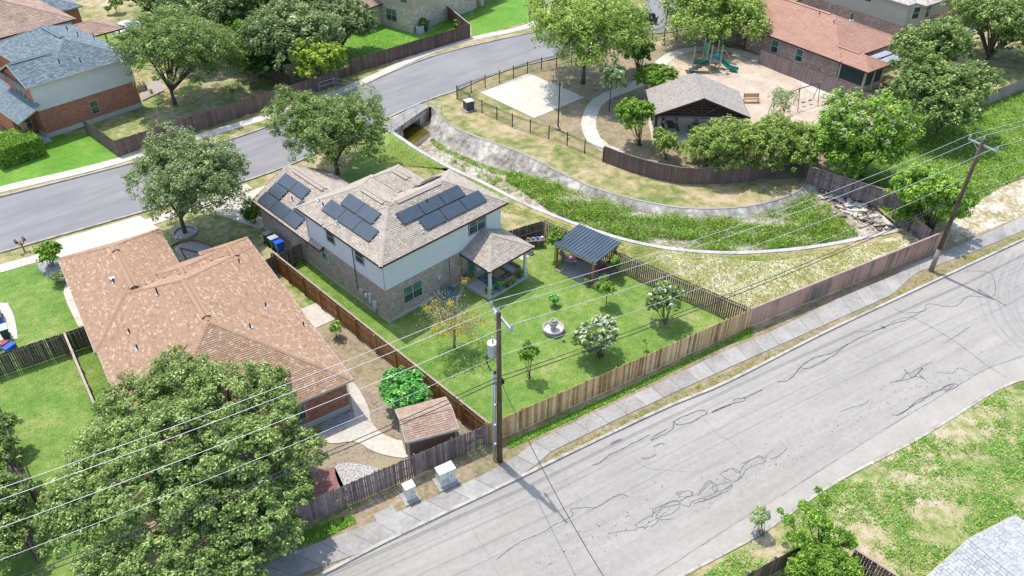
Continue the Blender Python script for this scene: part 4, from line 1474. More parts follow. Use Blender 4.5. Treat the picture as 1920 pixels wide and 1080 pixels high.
# ---------------------------------------------------------------- house with solar panels
H1 = thing('brick_house', 'two storey brown brick house with pale siding and solar panels on its roof', 'house', (0, 0, 0))
ZE = 5.7
b1 = Block(-.42, 12.3, -.4, 6.9, ZE, .53)
b2 = Block(-.42, 7.0, -.4, 10.75, ZE, .53)
b3 = Block(6.0, 9.72, 3.0, 10.6, ZE, .53)
bg_ = Block(-.42, 7.3, 8.0, 18.5, 2.9, .53, 'uU')
bs = Block(6.6, 9.9, 8.0, 14.5, 2.9, .53, 'UuV')
H1r = roof(H1, [b1, b2, b3], m_sh_main, m_trim, .33, .15, 60)
walls(H1, [(0, 0), (11.7, 0), (11.7, 6.4), (9.2, 6.4), (9.2, 10.1), (0, 10.1)], .25, 5.6, m_bk_main, found=m_found, fz=.27)
siding(H1, (0, -.001), (11.7, -.001), 3.12, 5.56, m_sid_main, .18, m_sid_main)
siding(H1, (-.001, 10.1), (-.001, 0), 3.12, 5.56, m_sid_main, .18, m_sid_main)
siding(H1, (11.701, 0), (11.701, 6.4), 3.12, 5.56, m_sid_main, .18)
H1g = roof(H1, [bg_, bs], m_sh_main, m_trim, .33, .15, 20)
walls(H1, [(0, 10.12), (6.9, 10.12), (6.9, 18.1), (0, 18.1)], .25, 2.85, m_bk_main, 'garage_wall', m_found, .26)
mb = MB()
mb.face([(0, 18.1, 2.8), (0, 18.1, 3.1), (3.44, 18.1, 4.9), (6.9, 18.1, 3.1), (6.9, 18.1, 2.8)])
mb.build('gable_wall', m_sid_main, H1)
mb = MB()
for k in range(4):
    mb.obox((1.0, 18.1, .1 + k * .55), (4.8, 0, 0), (0, .05, 0), (0, 0, .52))
mb.build('garage_door', m_white, H1)
solar(H1r, b2, 'u', 10.75 - 8.16, 10.75 - 2.0, .83, 1.82, 3)
solar(H1r, b2, 'u', 10.75 - 7.1, 10.75 - 3.05, 1.90, 2.88, 2)
solar(H1r, b1, 'v', 4.45 + .42, 10.58 + .42, .74, 1.74, 3)
solar(H1r, b1, 'v', 3.19 + .42, 9.34 + .42, 1.80, 2.77, 3)
solar(H1r, b1, 'V', 12.3 - 9.9, 12.3 - 7.5, .7, 2.0, 2)
solar(H1g, bg_, 'u', 18.5 - 17.8, 18.5 - 11.7, .17, 1.17, 3)
solar(H1g, bg_, 'u', 18.5 - 17.72, 18.5 - 15.72, 1.22, 2.2, 1)
solar(H1g, bg_, 'u', 18.5 - 13.66, 18.5 - 11.7, 1.22, 2.2, 1)
solar(H1g, bg_, 'u', 18.5 - 17.66, 18.5 - 13.66, 2.23, 3.2, 2)
zr = ZE + .53 * 3.65
ridge_vent(H1r, (4.0, 3.25, zr - .05), (8.2, 3.25, zr - .05), m_sh_main)
ridge_vent(H1r, (3.29, 3.7, zr), (3.29, 6.4, zr), m_sh_main)
ridge_vent(H1r, (7.86, 6.7, 6.66), (7.86, 8.5, 6.66), m_sh_main)
ridge_vent(H1g, (3.44, 12.6, 4.92), (3.44, 17.2, 4.92), m_sh_main)
for u, v, mt in ((.9, 9.2, m_white), (.75, 8.4, None), (.25, 5.9, m_white), (6.1, 1.2 + 1.0, None), (4.1, .45, m_white)):
    z = max(b.h(u, v) for b in (b1, b2))
    vent_pipe(H1r, u, v, z, .3, mt)
vent_pipe(H1g, 1.4, 14.6, bg_.h(1.4, 14.6), .35)
XW = ((0, 10.1), (0, 0))
window(H1, *XW, 10.1 - 7.2, 4.15, 1.0, 1.1, trim=m_trim, cols=1)
window(H1, *XW, 10.1 - 3.4, 4.15, 1.0, 1.1, trim=m_trim, cols=1)
window(H1, *XW, 10.1 - 8.5, 1.65, .95, .85, cols=1, rows=1, glass=m_blind, lower=m_blind, frame=m_white)
window(H1, (0, 18.1), (0, 10.12), 18.1 - 10.95, 1.6, .4, .8, cols=1, rows=2)
window(H1, (0, 0), (11.7, 0), 1.55, 1.0, 1.8, 1.5, glass=m_blind)
window(H1, (0, 0), (11.7, 0), 8.3, 4.15, 1.75, 1.45, trim=m_trim)
mb = MB()
mb.obox((9.0, -.05, .25), (.9, 0, 0), (0, .05, 0), (0, 0, 2.05))
mb.build('back_door', m_white, H1)
window(H1, (0, 0), (11.7, 0), 8.0, .5, .8, 1.7, cols=1, rows=1, lower=m_blind)
for v, z0, z1 in ((3.7, 1.2, 5.5), (10.02, 2.9, 5.5)):
    mb = MB()
    mb.path([(-.07, v, z1), (-.07, v, z0)], .03, 6)
    mb.build('downpipe', m_trim if v < 5 else m_sid_main, H1)
for u in (6.15, 7.35):
    mb = MB()
    mb.path([(u, -.03, .3), (u, -.03, 3.1)], .015, 5)
    mb.build('wall_cable', m_black, H1)
for v, z0, w_, h_, mt, lb in ((3.1, 1.1, .42, .5, m_sid_olive, 'olive meter box under the downpipe'), (2.55, 1.15, .2, .3, m_white, 'small white box beside the olive meter box'), (1.98, .95, .26, .85, m_lightgrey, 'tall light grey electrical box'), (1.45, .75, .4, .62, m_lightgrey, 'light grey box nearest the house corner')):
    mb = MB()
    mb.box((-.1, v, z0), (.18, w_, h_))
    mb.build('meter_box', mt, H1, label=lb)
mb = MB()
mb.path([(-.09, 1.5, .8), (-.09, 1.5, .0)], .05, 6)
mb.path([(-.05, 3.05, 1.1), (-.05, 3.05, .0)], .015, 5)
mb.build('conduit', m_galv, H1)
mb = MB()
mb.box((5.0, -.06, 1.6), (.3, .12, .4))
mb.build('disconnect_box', m_lightgrey, H1)
# covered porch on the back
bp_ = Block(7.25, 12.15, -3.45, 2.2, 2.95, .50, 'uUv')
Hp = roof(H1, [bp_], m_sh_main, m_trim, .33, .15, 20, over=.4)
mb = MB()
mb.prism([(7.35, -3.3), (11.75, -3.3), (11.95, -.02), (7.1, -.02)], -.05, .24)
mb.build('porch_slab', m_found, H1)
pst = None
for u, v in ((7.65, -3.05), (11.5, -3.05)):
    mb = MB()
    mb.box((0, 0, .24), (.2, .2, 2.6))
    mb.box((0, 0, .24), (.3, .3, .75))
    mb.box((0, 0, .99), (.36, .36, .06))
    mb.box((0, 0, 2.72), (.3, .3, .08))
    mb.build('porch_post', m_sid_white, H1, loc=(u, v, 0))
mb = MB()
mb.obox((7.45, -3.2, 2.74), (4.5, 0, 0), (0, .25, 0), (0, 0, .16))
mb.obox((7.5, -3.0, 2.74), (0, 2.95, 0), (-.2, 0, 0), (0, 0, .16))
mb.build('porch_beam', m_sid_white, H1)

# ---------------------------------------------------------------- tan shingled house in the foreground
a10 = math.atan2(-.174, .985)
H2 = thing('brick_house', 'single storey rust brick house under a wide tan shingle roof, nearest the camera', 'house', (-7.0, -5.8, 0), a10)
m5 = .53
B2 = [Block(-13.1, 0, 0, 18.4, 2.85, m5), Block(-13.25, -5.6, 12.0, 25.1, 2.85, m5), Block(-9.6, -2.3, 10, 19.3, 2.85, m5), Block(-3.9, -.01, 10, 19.9, 2.85, m5)]
bpy.context.view_layer.update()
H2r = roof(H2, B2, m_sh_salmon, m_found, .26, .145, 300, tones=(.45, .13), light=.16)
walls(H2, [(-12.6, .35), (-.4, .35), (-.4, 18.0), (-2.2, 19.4), (-3.4, 19.4), (-3.4, 18.8), (-5.9, 18.8), (-5.9, 24.6), (-12.8, 24.6), (-12.6, 11)], .28, 2.8, m_bk_salmon, found=m_found, fz=.5)
um = -6.55
zt = 2.85 + m5 * 6.55
ridge_vent(H2r, (um, 7.0, zt), (um, 11.3, zt), m_sh_salmon)
zt2 = 2.85 + m5 * 3.825
ridge_vent(H2r, (-9.42, 15.0, zt2), (-9.42, 19.6, zt2), m_sh_salmon)
ridge_vent(H2r, (-9.42, 20.4, zt2), (-9.42, 21.3, zt2), m_sh_salmon)
ridge_vent(H2r, (-5.95, 14.7, 2.85 + m5 * 3.65), (-5.95, 15.7, 2.85 + m5 * 3.65), m_sh_salmon)
ridge_vent(H2r, (-1.95, 16.2, 2.85 + m5 * 1.945), (-1.95, 17.7, 2.85 + m5 * 1.945), m_sh_salmon)


def on_roof(root, blocks, px, py):
    """where a sight line meets a roof, in the frame of the house"""
    inv = root.matrix_basis.inverted()
    o = inv @ CC
    d = (inv.to_3x3() @ ray(px, py)).normalized()
    t = 30.0
    while t < 200:
        p = o + d * t
        if p.z < max(b.h(p.x, p.y) for b in blocks):
            return p
        t += .05
    return o + d * 60


for px_, py_, kind_ in ((243, 624, 0), (258, 654, 0), (499, 575, 0), (470, 615, 0), (570, 611, 0), (449, 493, 0), (214, 530, 0), (296, 552, 1)):
    p = on_roof(H2, B2, px_, py_)
    vent_pipe(H2r, p.x, p.y, p.z, .32 if not kind_ else .5)
p = on_roof(H2, B2, 211, 524)
mb = MB()
mb.box((p.x, p.y, p.z - .05), (.35, .35, .2), .2)
mb.build('roof_vent', m_lightgrey, H2r)
mb = MB()
mb.obox((-7.6, .25, .3), (.9, 0, 0), (0, .1, 0), (0, 0, 2.1))
mb.build('back_door', m_glass, H2)
window(H2, (-12.6, .35), (-.4, .35), 8.6, 1.0, .7, 1.2, cols=1, rows=1)

# ---------------------------------------------------------------- red brick house with blue roof
a4 = math.radians(4.1)
H3 = thing('brick_house', 'red brick house with white upper siding and a blue grey shingle roof', 'house', (-7.7, 49.0, 0), a4)
B3 = [Block(0, 7.2, 0, 6.9, 5.8, .45, 'vVU'), Block(2.0, 11.45, 0, 15, 5.8, .45)]
bpy.context.view_layer.update()
H3r = roof(H3, B3, m_sh_blue, m_cream, .36, .19, 0)
W3 = [(.35, .35), (11.0, .35), (11.0, 14.6), (2.4, 14.6), (2.4, 6.4), (.35, 6.4)]
walls(H3, W3, .35, 5.7, m_bk_red, found=m_found, fz=.5)
siding(H3, (.35, .349), (11.0, .349), 3.05, 5.68, m_sid_white, .19, m_sid_white)
mb = MB()
mb.face([(.345, 6.7, 5.6), (.345, .2, 5.6), (.345, 3.45, 7.2)])
mb.build('gable_wall', m_bk_red, H3)
window(H3, (.35, .35), (11, .35), 5.1, .95, .95, 1.45, frame=m_cream, cols=1)
for s in (1.7, 2.7, 3.8):
    window(H3, (.35, 6.4), (.35, .35), s, 3.9, .75, 1.5, frame=m_cream, cols=1)
for px_, py_ in ((112, 120), (152, 118), (127, 58), (147, 69), (177, 73)):
    p = on_roof(H3, B3, px_, py_)
    vent_pipe(H3r, p.x, p.y, p.z, .5)
ridge_vent(H3r, (.3, 3.45, 7.33), (4.6, 3.45, 7.33), m_sh_blue)
ridge_vent(H3r, (6.72, 5.2, 7.95), (6.72, 9.8, 7.95), m_sh_blue)
# low front roof
mb = MB()
mb.face([(-2.1, -.75, 2.95), (.33, -.75, 3.95), (.33, 11, 3.95), (-2.1, 11, 2.95)])
mb.face([(-2.1, 11, 2.8), (.33, 11, 3.8), (.33, -.75, 3.8), (-2.1, -.75, 2.8)])
mb.build('porch_roof', m_sh_blue, H3)
mb = MB()
rr3 = random.Random(8)
for k in range(17):
    b0 = k * .155
    v = -.75
    while v < 11:
        wv = rr3.choice([.25, .36, .5])
        ve = min(v + wv, 11)
        z = 2.95 + b0 * .405
        mb.face([(-2.1 + b0, ve, z + .025), (-2.1 + b0, v, z + .025), (-2.1 + b0 + .15, v, z + .155 * .405 + .006), (-2.1 + b0 + .15, ve, z + .155 * .405 + .006)], 0, rr3.random() * .7 + .15)
        v = ve
mb.build('shingles', m_sh_blue, H3, kind='stuff')
mb = MB()
mb.obox((-2.12, -.78, 2.78), (0, 11.8, 0), (-.03, 0, 0), (0, 0, .17))
mb.obox((-2.1, -.78, 2.78), (2.43, 0, 1.0), (0, .03, 0), (0, 0, .17))
mb.build('fascia', m_cream, H3)
mb = MB()
mb.box((-1.6, -.35, 0), (.5, .5, 2.8))
mb.build('brick_column', m_bk_red, H3)
mb = MB()
mb.prism([(-2.1, -.7), (.3, -.7), (.3, 2), (-2.1, 2)], -.02, .2)
mb.build('porch_slab', m_found, H3)
walls(H3, [(-1.8, 2.2), (.3, 2.2), (.3, 10.6), (-1.8, 10.6)], .2, 2.8, m_bk_red, 'garage_wall')
window(H3, (-1.8, 2.2), (.3, 2.2), .5, .7, 1.2, 1.6, frame=m_cream, cols=1)

# ---------------------------------------------------------------- houses at the left top
H4 = thing('tan_house', 'large house with a sunbaked tan roof at the upper left corner', 'house', (-10.0, 63.0, 0), a4)
B4 = [Block(-14, 8.6, 0, 19, 5.8, .42)]
bpy.context.view_layer.update()
p4 = G(143, 35, 5.8)
H4.location = (p4.x - 8.6 * math.cos(a4), p4.y - 8.6 * math.sin(a4), 0)
roof(H4, B4, m_sh_tan, m_trim, .5, .25, 0)
walls(H4, [(-13.5, .5), (8.1, .5), (8.1, 18.5), (-13.5, 18.5)], 0, 5.7, m_sid_white, found=m_found)
B4b = [Block(8.2, 14.2, .8, 6.5, 3.0, .35, 'vUV')]
roof(H4, B4b, m_sh_tan, m_trim, .5, .25, 0)
for u, v in ((13.7, 1.3), (13.7, 6.0)):
    mb = MB()
    mb.box((0, 0, 0), (.2, .2, 3))
    mb.build('porch_post', m_cream, H4, loc=(u, v, 0))
p5 = G(155, 11, 3.0)
H5 = thing('blue_grey_house', 'low house with a pale blue grey roof at the top left', 'house', (p5.x, p5.y, 0), a4)
B5 = [Block(-16, 0, 0, 12, 3.0, .42, 'vVU')]
roof(H5, B5, m_sh_blue, m_bluegrey, .5, .25, 0, light=.5)
walls(H5, [(-15.5, .5), (-.5, .5), (-.5, 11.5), (-15.5, 11.5)], 0, 2.9, m_bk_red)

# ---------------------------------------------------------------- limestone house
H6 = thing('stone_house', 'limestone block house with tan upper siding at the top edge', 'house', (40.1, 47.2, 0), math.radians(8))
B6 = [Block(-.5, 15, -.5, 11, 6.0, .5)]
W6 = [(0, 0), (13.6, 0), (13.6, 10.5), (0, 10.5)]
roof(H6, B6, m_sh_tan, m_trim, .5, .25, 0)
walls(H6, W6, 0, 5.9, m_stone, found=m_found, fz=.25)
siding(H6, (0, -.001), (13.6, -.001), 3.2, 5.9, m_sid_tan, .2, m_sid_tan)
siding(H6, (-.001, 10.5), (-.001, 0), 3.2, 5.9, m_sid_tan, .2, m_sid_tan)
window(H6, (0, 10.5), (0, 0), 5.6, .9, 2.0, 1.7, frame=m_cream, glass=m_blind)
window(H6, (0, 10.5), (0, 0), 8.6, 3.9, 1.2, 1.4, frame=m_cream, glass=m_blind)
mb = MB()
mb.box((14.8, .2, 0), (.7, .7, 2.9))
mb.box((18.2, .2, 0), (.6, .6, 2.9))
mb.build('stone_column', m_stone, H6)
B6b = [Block(13.2, 19.2, -.6, 6, 3.0, .4, 'vUV')]
roof(H6, B6b, m_sh_tan, m_trim, .5, .25, 0)
B6c = [Block(-5.2, .1, 5.5, 11, 3.0, .4, 'uvV')]
roof(H6, B6c, m_sh_tan, m_trim, .5, .25, 0)
walls(H6, [(-4.8, 6), (0, 6), (0, 10.5), (-4.8, 10.5)], 0, 2.9, m_stone, 'side_wall')

# ---------------------------------------------------------------- terracotta roofed house by the playground
a9 = math.atan2(-.155, .988)
H7 = thing('brick_house', 'brown brick house with a terracotta shingle roof and screened porch beside the playground', 'house', (65.1, -5.1, 0), a9)
bpy.context.view_layer.update()
B7 = [Block(.0, 12.8, 3.5, 25, 2.95, .40), Block(-.02, 4.4, -.3, 13.5, 2.94, .40)]
H7r = roof(H7, B7, m_sh_pink, m_trim, .5, .22, 0, light=.02, tones=(.5, .12))
walls(H7, [(.5, 3.9), (12.2, 3.9), (12.2, 24.5), (.5, 24.5)], 0, 2.85, m_bk_pink)
walls(H7, [(.5, .2), (3.9, .2), (3.9, 3.9), (.5, 3.9)], 0, .9, m_bk_pink, 'porch_wall')
window(H7, (.5, 24.5), (.5, 3.9), 24.5 - 13.9, .9, 1.1, 1.6, frame=m_white, glass=m_blind, cols=1)
window(H7, (.5, 24.5), (.5, 3.9), 24.5 - 10.1, .9, 1.1, 1.6, frame=m_white, glass=m_blind, cols=1)
for u, v in ((.5, .2), (2.2, .2), (3.9, .2), (.5, 3.6)):
    mb = MB()
    mb.box((0, 0, 0), (.22, .22, 2.85))
    mb.build('porch_post', m_cream, H7, loc=(u, v, 0))
mb = MB()
for (a, b) in (((.5, 3.5), (.5, .3)), ((.6, .2), (3.8, .2))):
    mb.face([(a[0], a[1], .9), (b[0], b[1], .9), (b[0], b[1], 2.8), (a[0], a[1], 2.8)])
mb.build('screen', flat('porch_screen', (.03, .06, .07), .4), H7)
for px_, py_ in ((1536, 28), (1563, 44), (1596, 38)):
    p = on_roof(H7, B7, px_, py_)
    vent_pipe(H7r, p.x, p.y, p.z, .4)
ridge_vent(H7r, (6.4, 10.4, 5.5), (6.4, 18.5, 5.5), m_sh_pink)
ridge_vent(H7r, (2.2, 2.6, 3.82), (2.2, 5.6, 3.82), m_sh_pink)
# slatted patio cover and deck
pc = thing('patio_cover', 'grey corrugated patio cover between the terracotta roof and the trees', 'patio cover', H7.matrix_world @ Vector((4.6, -2.2, 0)), a9)
mb = MB()
for k in range(4):
    for j in range(9):
        mb.obox((.1 + j * .1, k * 1.35 + .1, 2.7 + (j % 2) * .02), (.1, 0, 0), (0, 1.0, 0), (0, 0, .03))
        mb.obox((1.0 + j * .3, k * 1.35 + .1, 2.7 + (j % 2) * .02), (.3, 0, 0), (0, 1.0, 0), (0, 0, .03))
mb.build('roof_sheet', m_galv, pc)
for u, v in ((.2, .1), (3.7, .1), (3.7, 5.3), (.2, 5.3)):
    mb = MB()
    mb.box((0, 0, 0), (.12, .12, 2.7))
    mb.build('post', m_trim, pc, loc=(u, v, 0))
dk = thing('wooden_deck', 'reddish wooden deck with railings beside the screened porch', 'deck', H7.matrix_world @ Vector((4.2, -2.0, 0)), a9)
mb = MB()
for k in range(14):
    mb.obox((0, k * .16, .5), (3.4, 0, 0), (0, .145, 0), (0, 0, .04))
mb.build('deck_boards', m_redmulch, dk, kind='stuff')
mb = MB()
for k in range(18):
    mb.box((k * .2, -.02, .5), (.05, .05, .95))
    if k < 11:
        mb.box((-.02, k * .2, .5), (.05, .05, .95))
mb.build('balusters', m_redmulch, dk, kind='stuff')
mb = MB()
mb.obox((-.1, -.1, 1.45), (3.6, 0, 0), (0, .12, 0), (0, 0, .05))
mb.obox((-.1, .05, 1.45), (.12, 0, 0), (0, 2.2, 0), (0, 0, .05))
mb.build('handrail', m_redmulch, dk)

# ---------------------------------------------------------------- bay windowed house
H8 = thing('two_storey_house', 'two storey khaki sided house with a bay at the top right', 'house', (82.9, -1.5, 0), a9)
W8 = [(0, 0), (9, 0), (9, 24), (0, 24)]
walls(H8, [(0, 0), (2.0, -1.0), (3.6, -1.0), (4.8, .3), (9, .3), (9, 24), (0, 24)], 0, 3.0, m_bk_pink)
walls(H8, [(0, 0), (2.0, -1.0), (3.6, -1.0), (4.8, .3), (9, .3), (9, 24), (0, 24)], 3.0, 5.8, m_sid_olive, 'upper_wall')
siding(H8, (-.001, 24), (-.001, 0), 3.05, 5.75, m_sid_olive, .2, m_sid_olive)
siding(H8, (0, -.001), (2.0, -1.001), 3.05, 5.75, m_sid_olive, .2)
siding(H8, (2.0, -1.001), (3.6, -1.001), 3.05, 5.75, m_sid_olive, .2)
window(H8, (0, 0), (2.0, -1.0), .6, 3.9, 1.0, 1.6, frame=m_white, cols=1, out=.03)
window(H8, (2.0, -1.0), (3.6, -1.0), .3, 3.9, 1.0, 1.6, frame=m_white, cols=1, out=.03)
window(H8, (0, 24), (0, 0), 17.5, 4.6, 1.1, .9, frame=m_white, cols=1, rows=1, out=.03)
roof(H8, [Block(-.45, 9.5, -.1, 24.5, 5.8, .45), Block(1.2, 4.8, -1.5, 6, 5.79, .45, 'uUv')], m_sh_bay, m_bluegrey, .5, .25, 0)
H9 = thing('carport', 'low stone columned porch with a grey roof behind the terracotta house', 'porch', (83.0, 13.0, 0), a9)
roof(H9, [Block(-4.5, 0, 0, 4, 3.2, .4)], m_sh_grey, m_trim, .5, .25, 0)
for u in (-4, -.5):
    mb = MB()
    mb.box((0, 0, 0), (.6, .6, 3.1))
    mb.build('stone_column', m_stone, H9, loc=(u, .5, 0))
pad('side_street', 'sunlit concrete drive beside the bay windowed house', [(1745, 40), (1720, -10), (1860, -30), (1925, 20), (1800, 75)], m_walk)
H10 = thing('far_house', 'roof corner of a terracotta house at the upper right edge', 'house', (*G(1800, 5, 3).xy, 0), a9)
roof(H10, [Block(0, 14, -2, 14, 3.0, .42)], m_sh_pink, m_bluegrey, .5, .25, 0)
walls(H10, [(.5, -1.5), (13.5, -1.5), (13.5, 13.5), (.5, 13.5)], 0, 2.9, m_bk_pink)

# ---------------------------------------------------------------- pale roof bottom right
H11 = thing('pale_roofed_house', 'house with a pale grey gable roof cut off by the lower right corner', 'house', (7.8, -38.5, 0), math.radians(-12.6))
bpy.context.view_layer.update()
B11 = [Block(-5.0, 5.0, -15, 0, 2.9, .33, 'uU')]
roof(H11, B11, m_sh_pale, m_cream, .36, .19, 60, light=.25)
walls(H11, [(-4.6, -14.5), (4.6, -14.5), (4.6, -.4), (-4.6, -.4)], 0, 2.85, m_sid_tan)

# ---------------------------------------------------------------- garden shed
a_s = math.atan2(-10.6 + 9.2, -3.2 + 6.3)
SH = thing('garden_shed', 'small tan garden shed with a rosy shingle roof inside the grey fence', 'shed', (-7.32, -11.75, 0), a_s)
bpy.context.view_layer.update()
sw, sdp = 3.08, 2.6
Bs = [Block(-.12, sw + .12, -.15, sdp + .15, 2.08, .36, 'vV')]
roof(SH, Bs, m_sh_shed, m_cream, .31, .15, 200, light=.22)
m_shedwall = M('tan_panel_siding', [(0.2, (.19, .13, .095)), (0.8, (.29, .205, .15))], [(1, .3, 3), (9, .4, 3, (1, 1, .1))], rough=.6)
walls(SH, [(0, 0), (sw, 0), (sw, sdp), (0, sdp)], 0, 2.08, m_shedwall)
mb = MB()
for a, b in (((0, 0), (0, sdp)), ((sw, 0), (sw, sdp))):
    mb.face([(a[0], a[1], 1.9), (b[0], b[1], 1.9), (a[0], sdp / 2, 2.42)])
mb.build('gable_wall', m_cream, SH)
mb = MB()
for k in range(20):
    mb.box((.1 + k * .152, -.008, .02), (.012, .016, 1.85))
mb.build('panel_grooves', m_trim, SH, kind='stuff')
for u in (0.04, sw - .04):
    mb = MB()
    mb.box((u, -.02, 0), (.1, .05, 1.93))
    mb.build('corner_trim', m_cream, SH)
mb = MB()
mb.obox((-.02, .7, .05), (0, 1.4, 0), (-.04, 0, 0), (0, 0, 1.8))
mb.build('shed_door', m_cream, SH)

# ---------------------------------------------------------------- park pavilion
dv = Vector((.72, .69, 0)).normalized()
PV = thing('park_pavilion', 'open timber pavilion with a warm grey shingle gable roof in the park', 'pavilion', (38.3, 5.05, 0), math.atan2(dv.y, dv.x) - math.pi / 2)
bpy.context.view_layer.update()
PW, PD = 10.2, 6.6
Bp = [Block(0, PW, 0, PD, 2.75, .40, 'uU')]
roof(PV, Bp, m_sh_grey, m_trim, .34, .17, 0, tones=(.5, .3))
mb = MB()
mb.prism([(.3, -.6), (PW - .3, -.6), (PW - .3, PD - .2), (.3, PD - .2)], -.02, .12)
mb.build('slab', m_conc, PV)
for v in (.35, PD - .5):
    for u in (.55, PW - .55):
        mb = MB()
        mb.box((0, 0, .1), (.28, .28, 2.7))
        mb.build('post', m_trim, PV, loc=(u, v, 0))
    mb = MB()
    mb.obox((.3, v - .1, 2.45), (PW - .6, 0, 0), (0, .2, 0), (0, 0, .34))
    mb.build('beam', m_trim, PV)
    y = v - .06
    mb = MB()
    ap = Vector((PW / 2, y, 4.45))
    for s in (-1, 1):
        mb.path([(PW / 2 + s * 4.6, y, 2.83), ap], .11, 4)
        mb.path([(PW / 2 + s * .2, y, 2.8), (PW / 2 + s * 1.9, y, 3.75)], .08, 4)
        mb.path([(PW / 2 + s * 1.9, y, 2.8), (PW / 2 + s * 1.9, y, 3.75)], .07, 4)
        mb.path([(PW / 2 + s * .9, y, 2.45), (PW / 2 + s * 4.3, y, 1.7)], .001, 4)
    mb.path([(PW / 2, y, 2.7), ap], .12, 4)
    for k in range(5):
        hw = 4.2 - k * .85
        mb.obox((PW / 2 - hw, y + .1, 2.9 + k * .3), (2 * hw, 0, 0), (0, .04, 0), (0, 0, .13))
    mb.build('truss', m_trim, PV)
for k, (u, v) in enumerate(((2.4, 2.0), (5.2, 1.6), (2.6, 4.6), (6.2, 4.4))):
    w_ = PV.matrix_world @ Vector((u, v, .12))
    t = thing('picnic_table', ['black mesh picnic table at the left front of the pavilion', 'black mesh picnic table in the middle of the pavilion front', 'black mesh picnic table at the left back of the pavilion', 'black mesh picnic table at the far side of the pavilion'][k], 'table', w_, .8)
    mb = MB()
    mb.box((0, 0, .72), (1.8, .75, .05))
    mb.build('tabletop', m_black, t)
    for s in (-1, 1):
        mb = MB()
        mb.box((0, s * .75, .43), (1.8, .28, .04))
        mb.build('bench_seat', m_black, t)
    mb = MB()
    for s in (-.6, .6):
        mb.path([(s, -.85, .05), (s, -.75, .42), (s, -.2, .7), (s, .2, .7), (s, .75, .42), (s, .85, .05)], .03, 5)
    mb.build('frame', m_black, t)

# ---------------------------------------------------------------- pergola with metal roof
pa = math.atan2(-3.7, .35)
PG = thing('pergola', 'timber pergola with a dark blue ribbed metal roof on the back lawn', 'pergola', (14.35, -3.95, 0), pa + math.pi / 2)
mb = MB()
GX, GY = 3.15, -3.65
m_bluemetal = M('blue_black_metal', [(0.2, (.055, .08, .10)), (0.8, (.10, .14, .165))], [(.8, .4, 3)], rough=.35, metal=.3)
mb.obox((-.25, -3.95, 2.42), (3.6, 0, .12), (0, 4.25, 0), (0, 0, .03))
rfp = mb.build('roof_sheet', m_bluemetal, PG)
for k in range(15):
    mb = MB()
    mb.obox((-.25, -3.93 + k * .296, 2.45), (3.6, 0, .12), (0, .05, 0), (0, 0, .045))
    mb.build('roof_rib', m_bluemetal, PG)
for u, v in ((0, 0), (0, -3.6), (3.1, 0), (3.1, -3.6)):
    mb = MB()
    mb.box((0, 0, 0), (.16, .16, 2.3))
    mb.path([(0, .0, 1.8), (.0, -.45 if v == 0 else .45, 2.3)], .05, 4)
    mb.path([(0, .0, 1.8), (.45 if u == 0 else -.45, 0, 2.3)], .05, 4)
    mb.build('post', m_sidewood, PG, loc=(u, v, 0))
for v in (0, -3.6):
    mb = MB()
    mb.obox((-.2, v - .07, 2.24), (3.5, 0, .10), (0, .14, 0), (0, 0, .17))
    mb.build('beam', m_newwood, PG)
for u in (0, 3.1):
    mb = MB()
    mb.obox((u - .06, -3.9, 2.2), (0, 4.15, 0), (-.13, 0, 0), (0, 0, .17))
    mb.build('beam', m_newwood, PG)
pad('pergola_patio', 'concrete patio under the pergola', [W(14.0, -4.1), W(17.6, -3.7), W(18.0, -7.5), W(14.5, -8.4)], m_walk, .07)
m_redcush = flat('red_cushion', (.42, .06, .09), .8)
m_bluecush = flat('blue_cushion', (.33, .42, .5), .8)
m_pinkstripe = flat('pink_striped_cushion', (.55, .3, .33), .8)
m_teal = flat('teal_glaze', (.12, .25, .28), .4)
m_tanwood = flat('tan_wood_furniture', (.40, .25, .13), .6)
m_pot = flat('terracotta_pot', (.35, .16, .1), .7)
for px_, py_, rz, mt, lab in ((1066, 492, .5, m_pinkstripe, 'lounge chair with a striped pink cushion under the pergola edge'), (1081, 482, .5, m_redcush, 'lounge chair with a plain red cushion under the pergola'),
                              (1130, 512, 1.2, m_redcush, 'lounge chair with a dark red cushion beside the right pergola post')):
    p = G(px_, py_, .07)
    t = thing('lounge_chair', lab, 'chair', (p.x, p.y, .07), rz)
    mb = MB()
    mb.box((0, 0, .38), (.6, 1.1, .12))
    mb.obox((-.3, .5, .45), (.6, 0, 0), (0, .3, .55), (0, -.1, .06))
    mb.build('cushion', mt, t)
    mb = MB()
    for s in (-.32, .32):
        mb.path([(s, -.5, 0), (s, -.5, .55), (s, .4, .6), (s, .8, 1.0)], .025, 5)
        mb.path([(s, .5, 0), (s, .4, .6)], .025, 5)
    mb.build('frame', m_black, t)

# ---------------------------------------------------------------- porch furniture
rug = MB()
rug.prism([(8.3, -2.9), (11.2, -2.9), (11.3, -.6), (8.4, -.6)], .245, .255)
m_rug = M('patterned_rug', [(0.3, (.08, .10, .13)), (0.45, (.3, .33, .36)), (0.6, (.1, .14, .2)), (0.8, (.45, .43, .4))], [(3.2, .9, 1)])
tag(rug.build('rug', m_rug), 'dark blue patterned rug on the porch slab', 'rug')


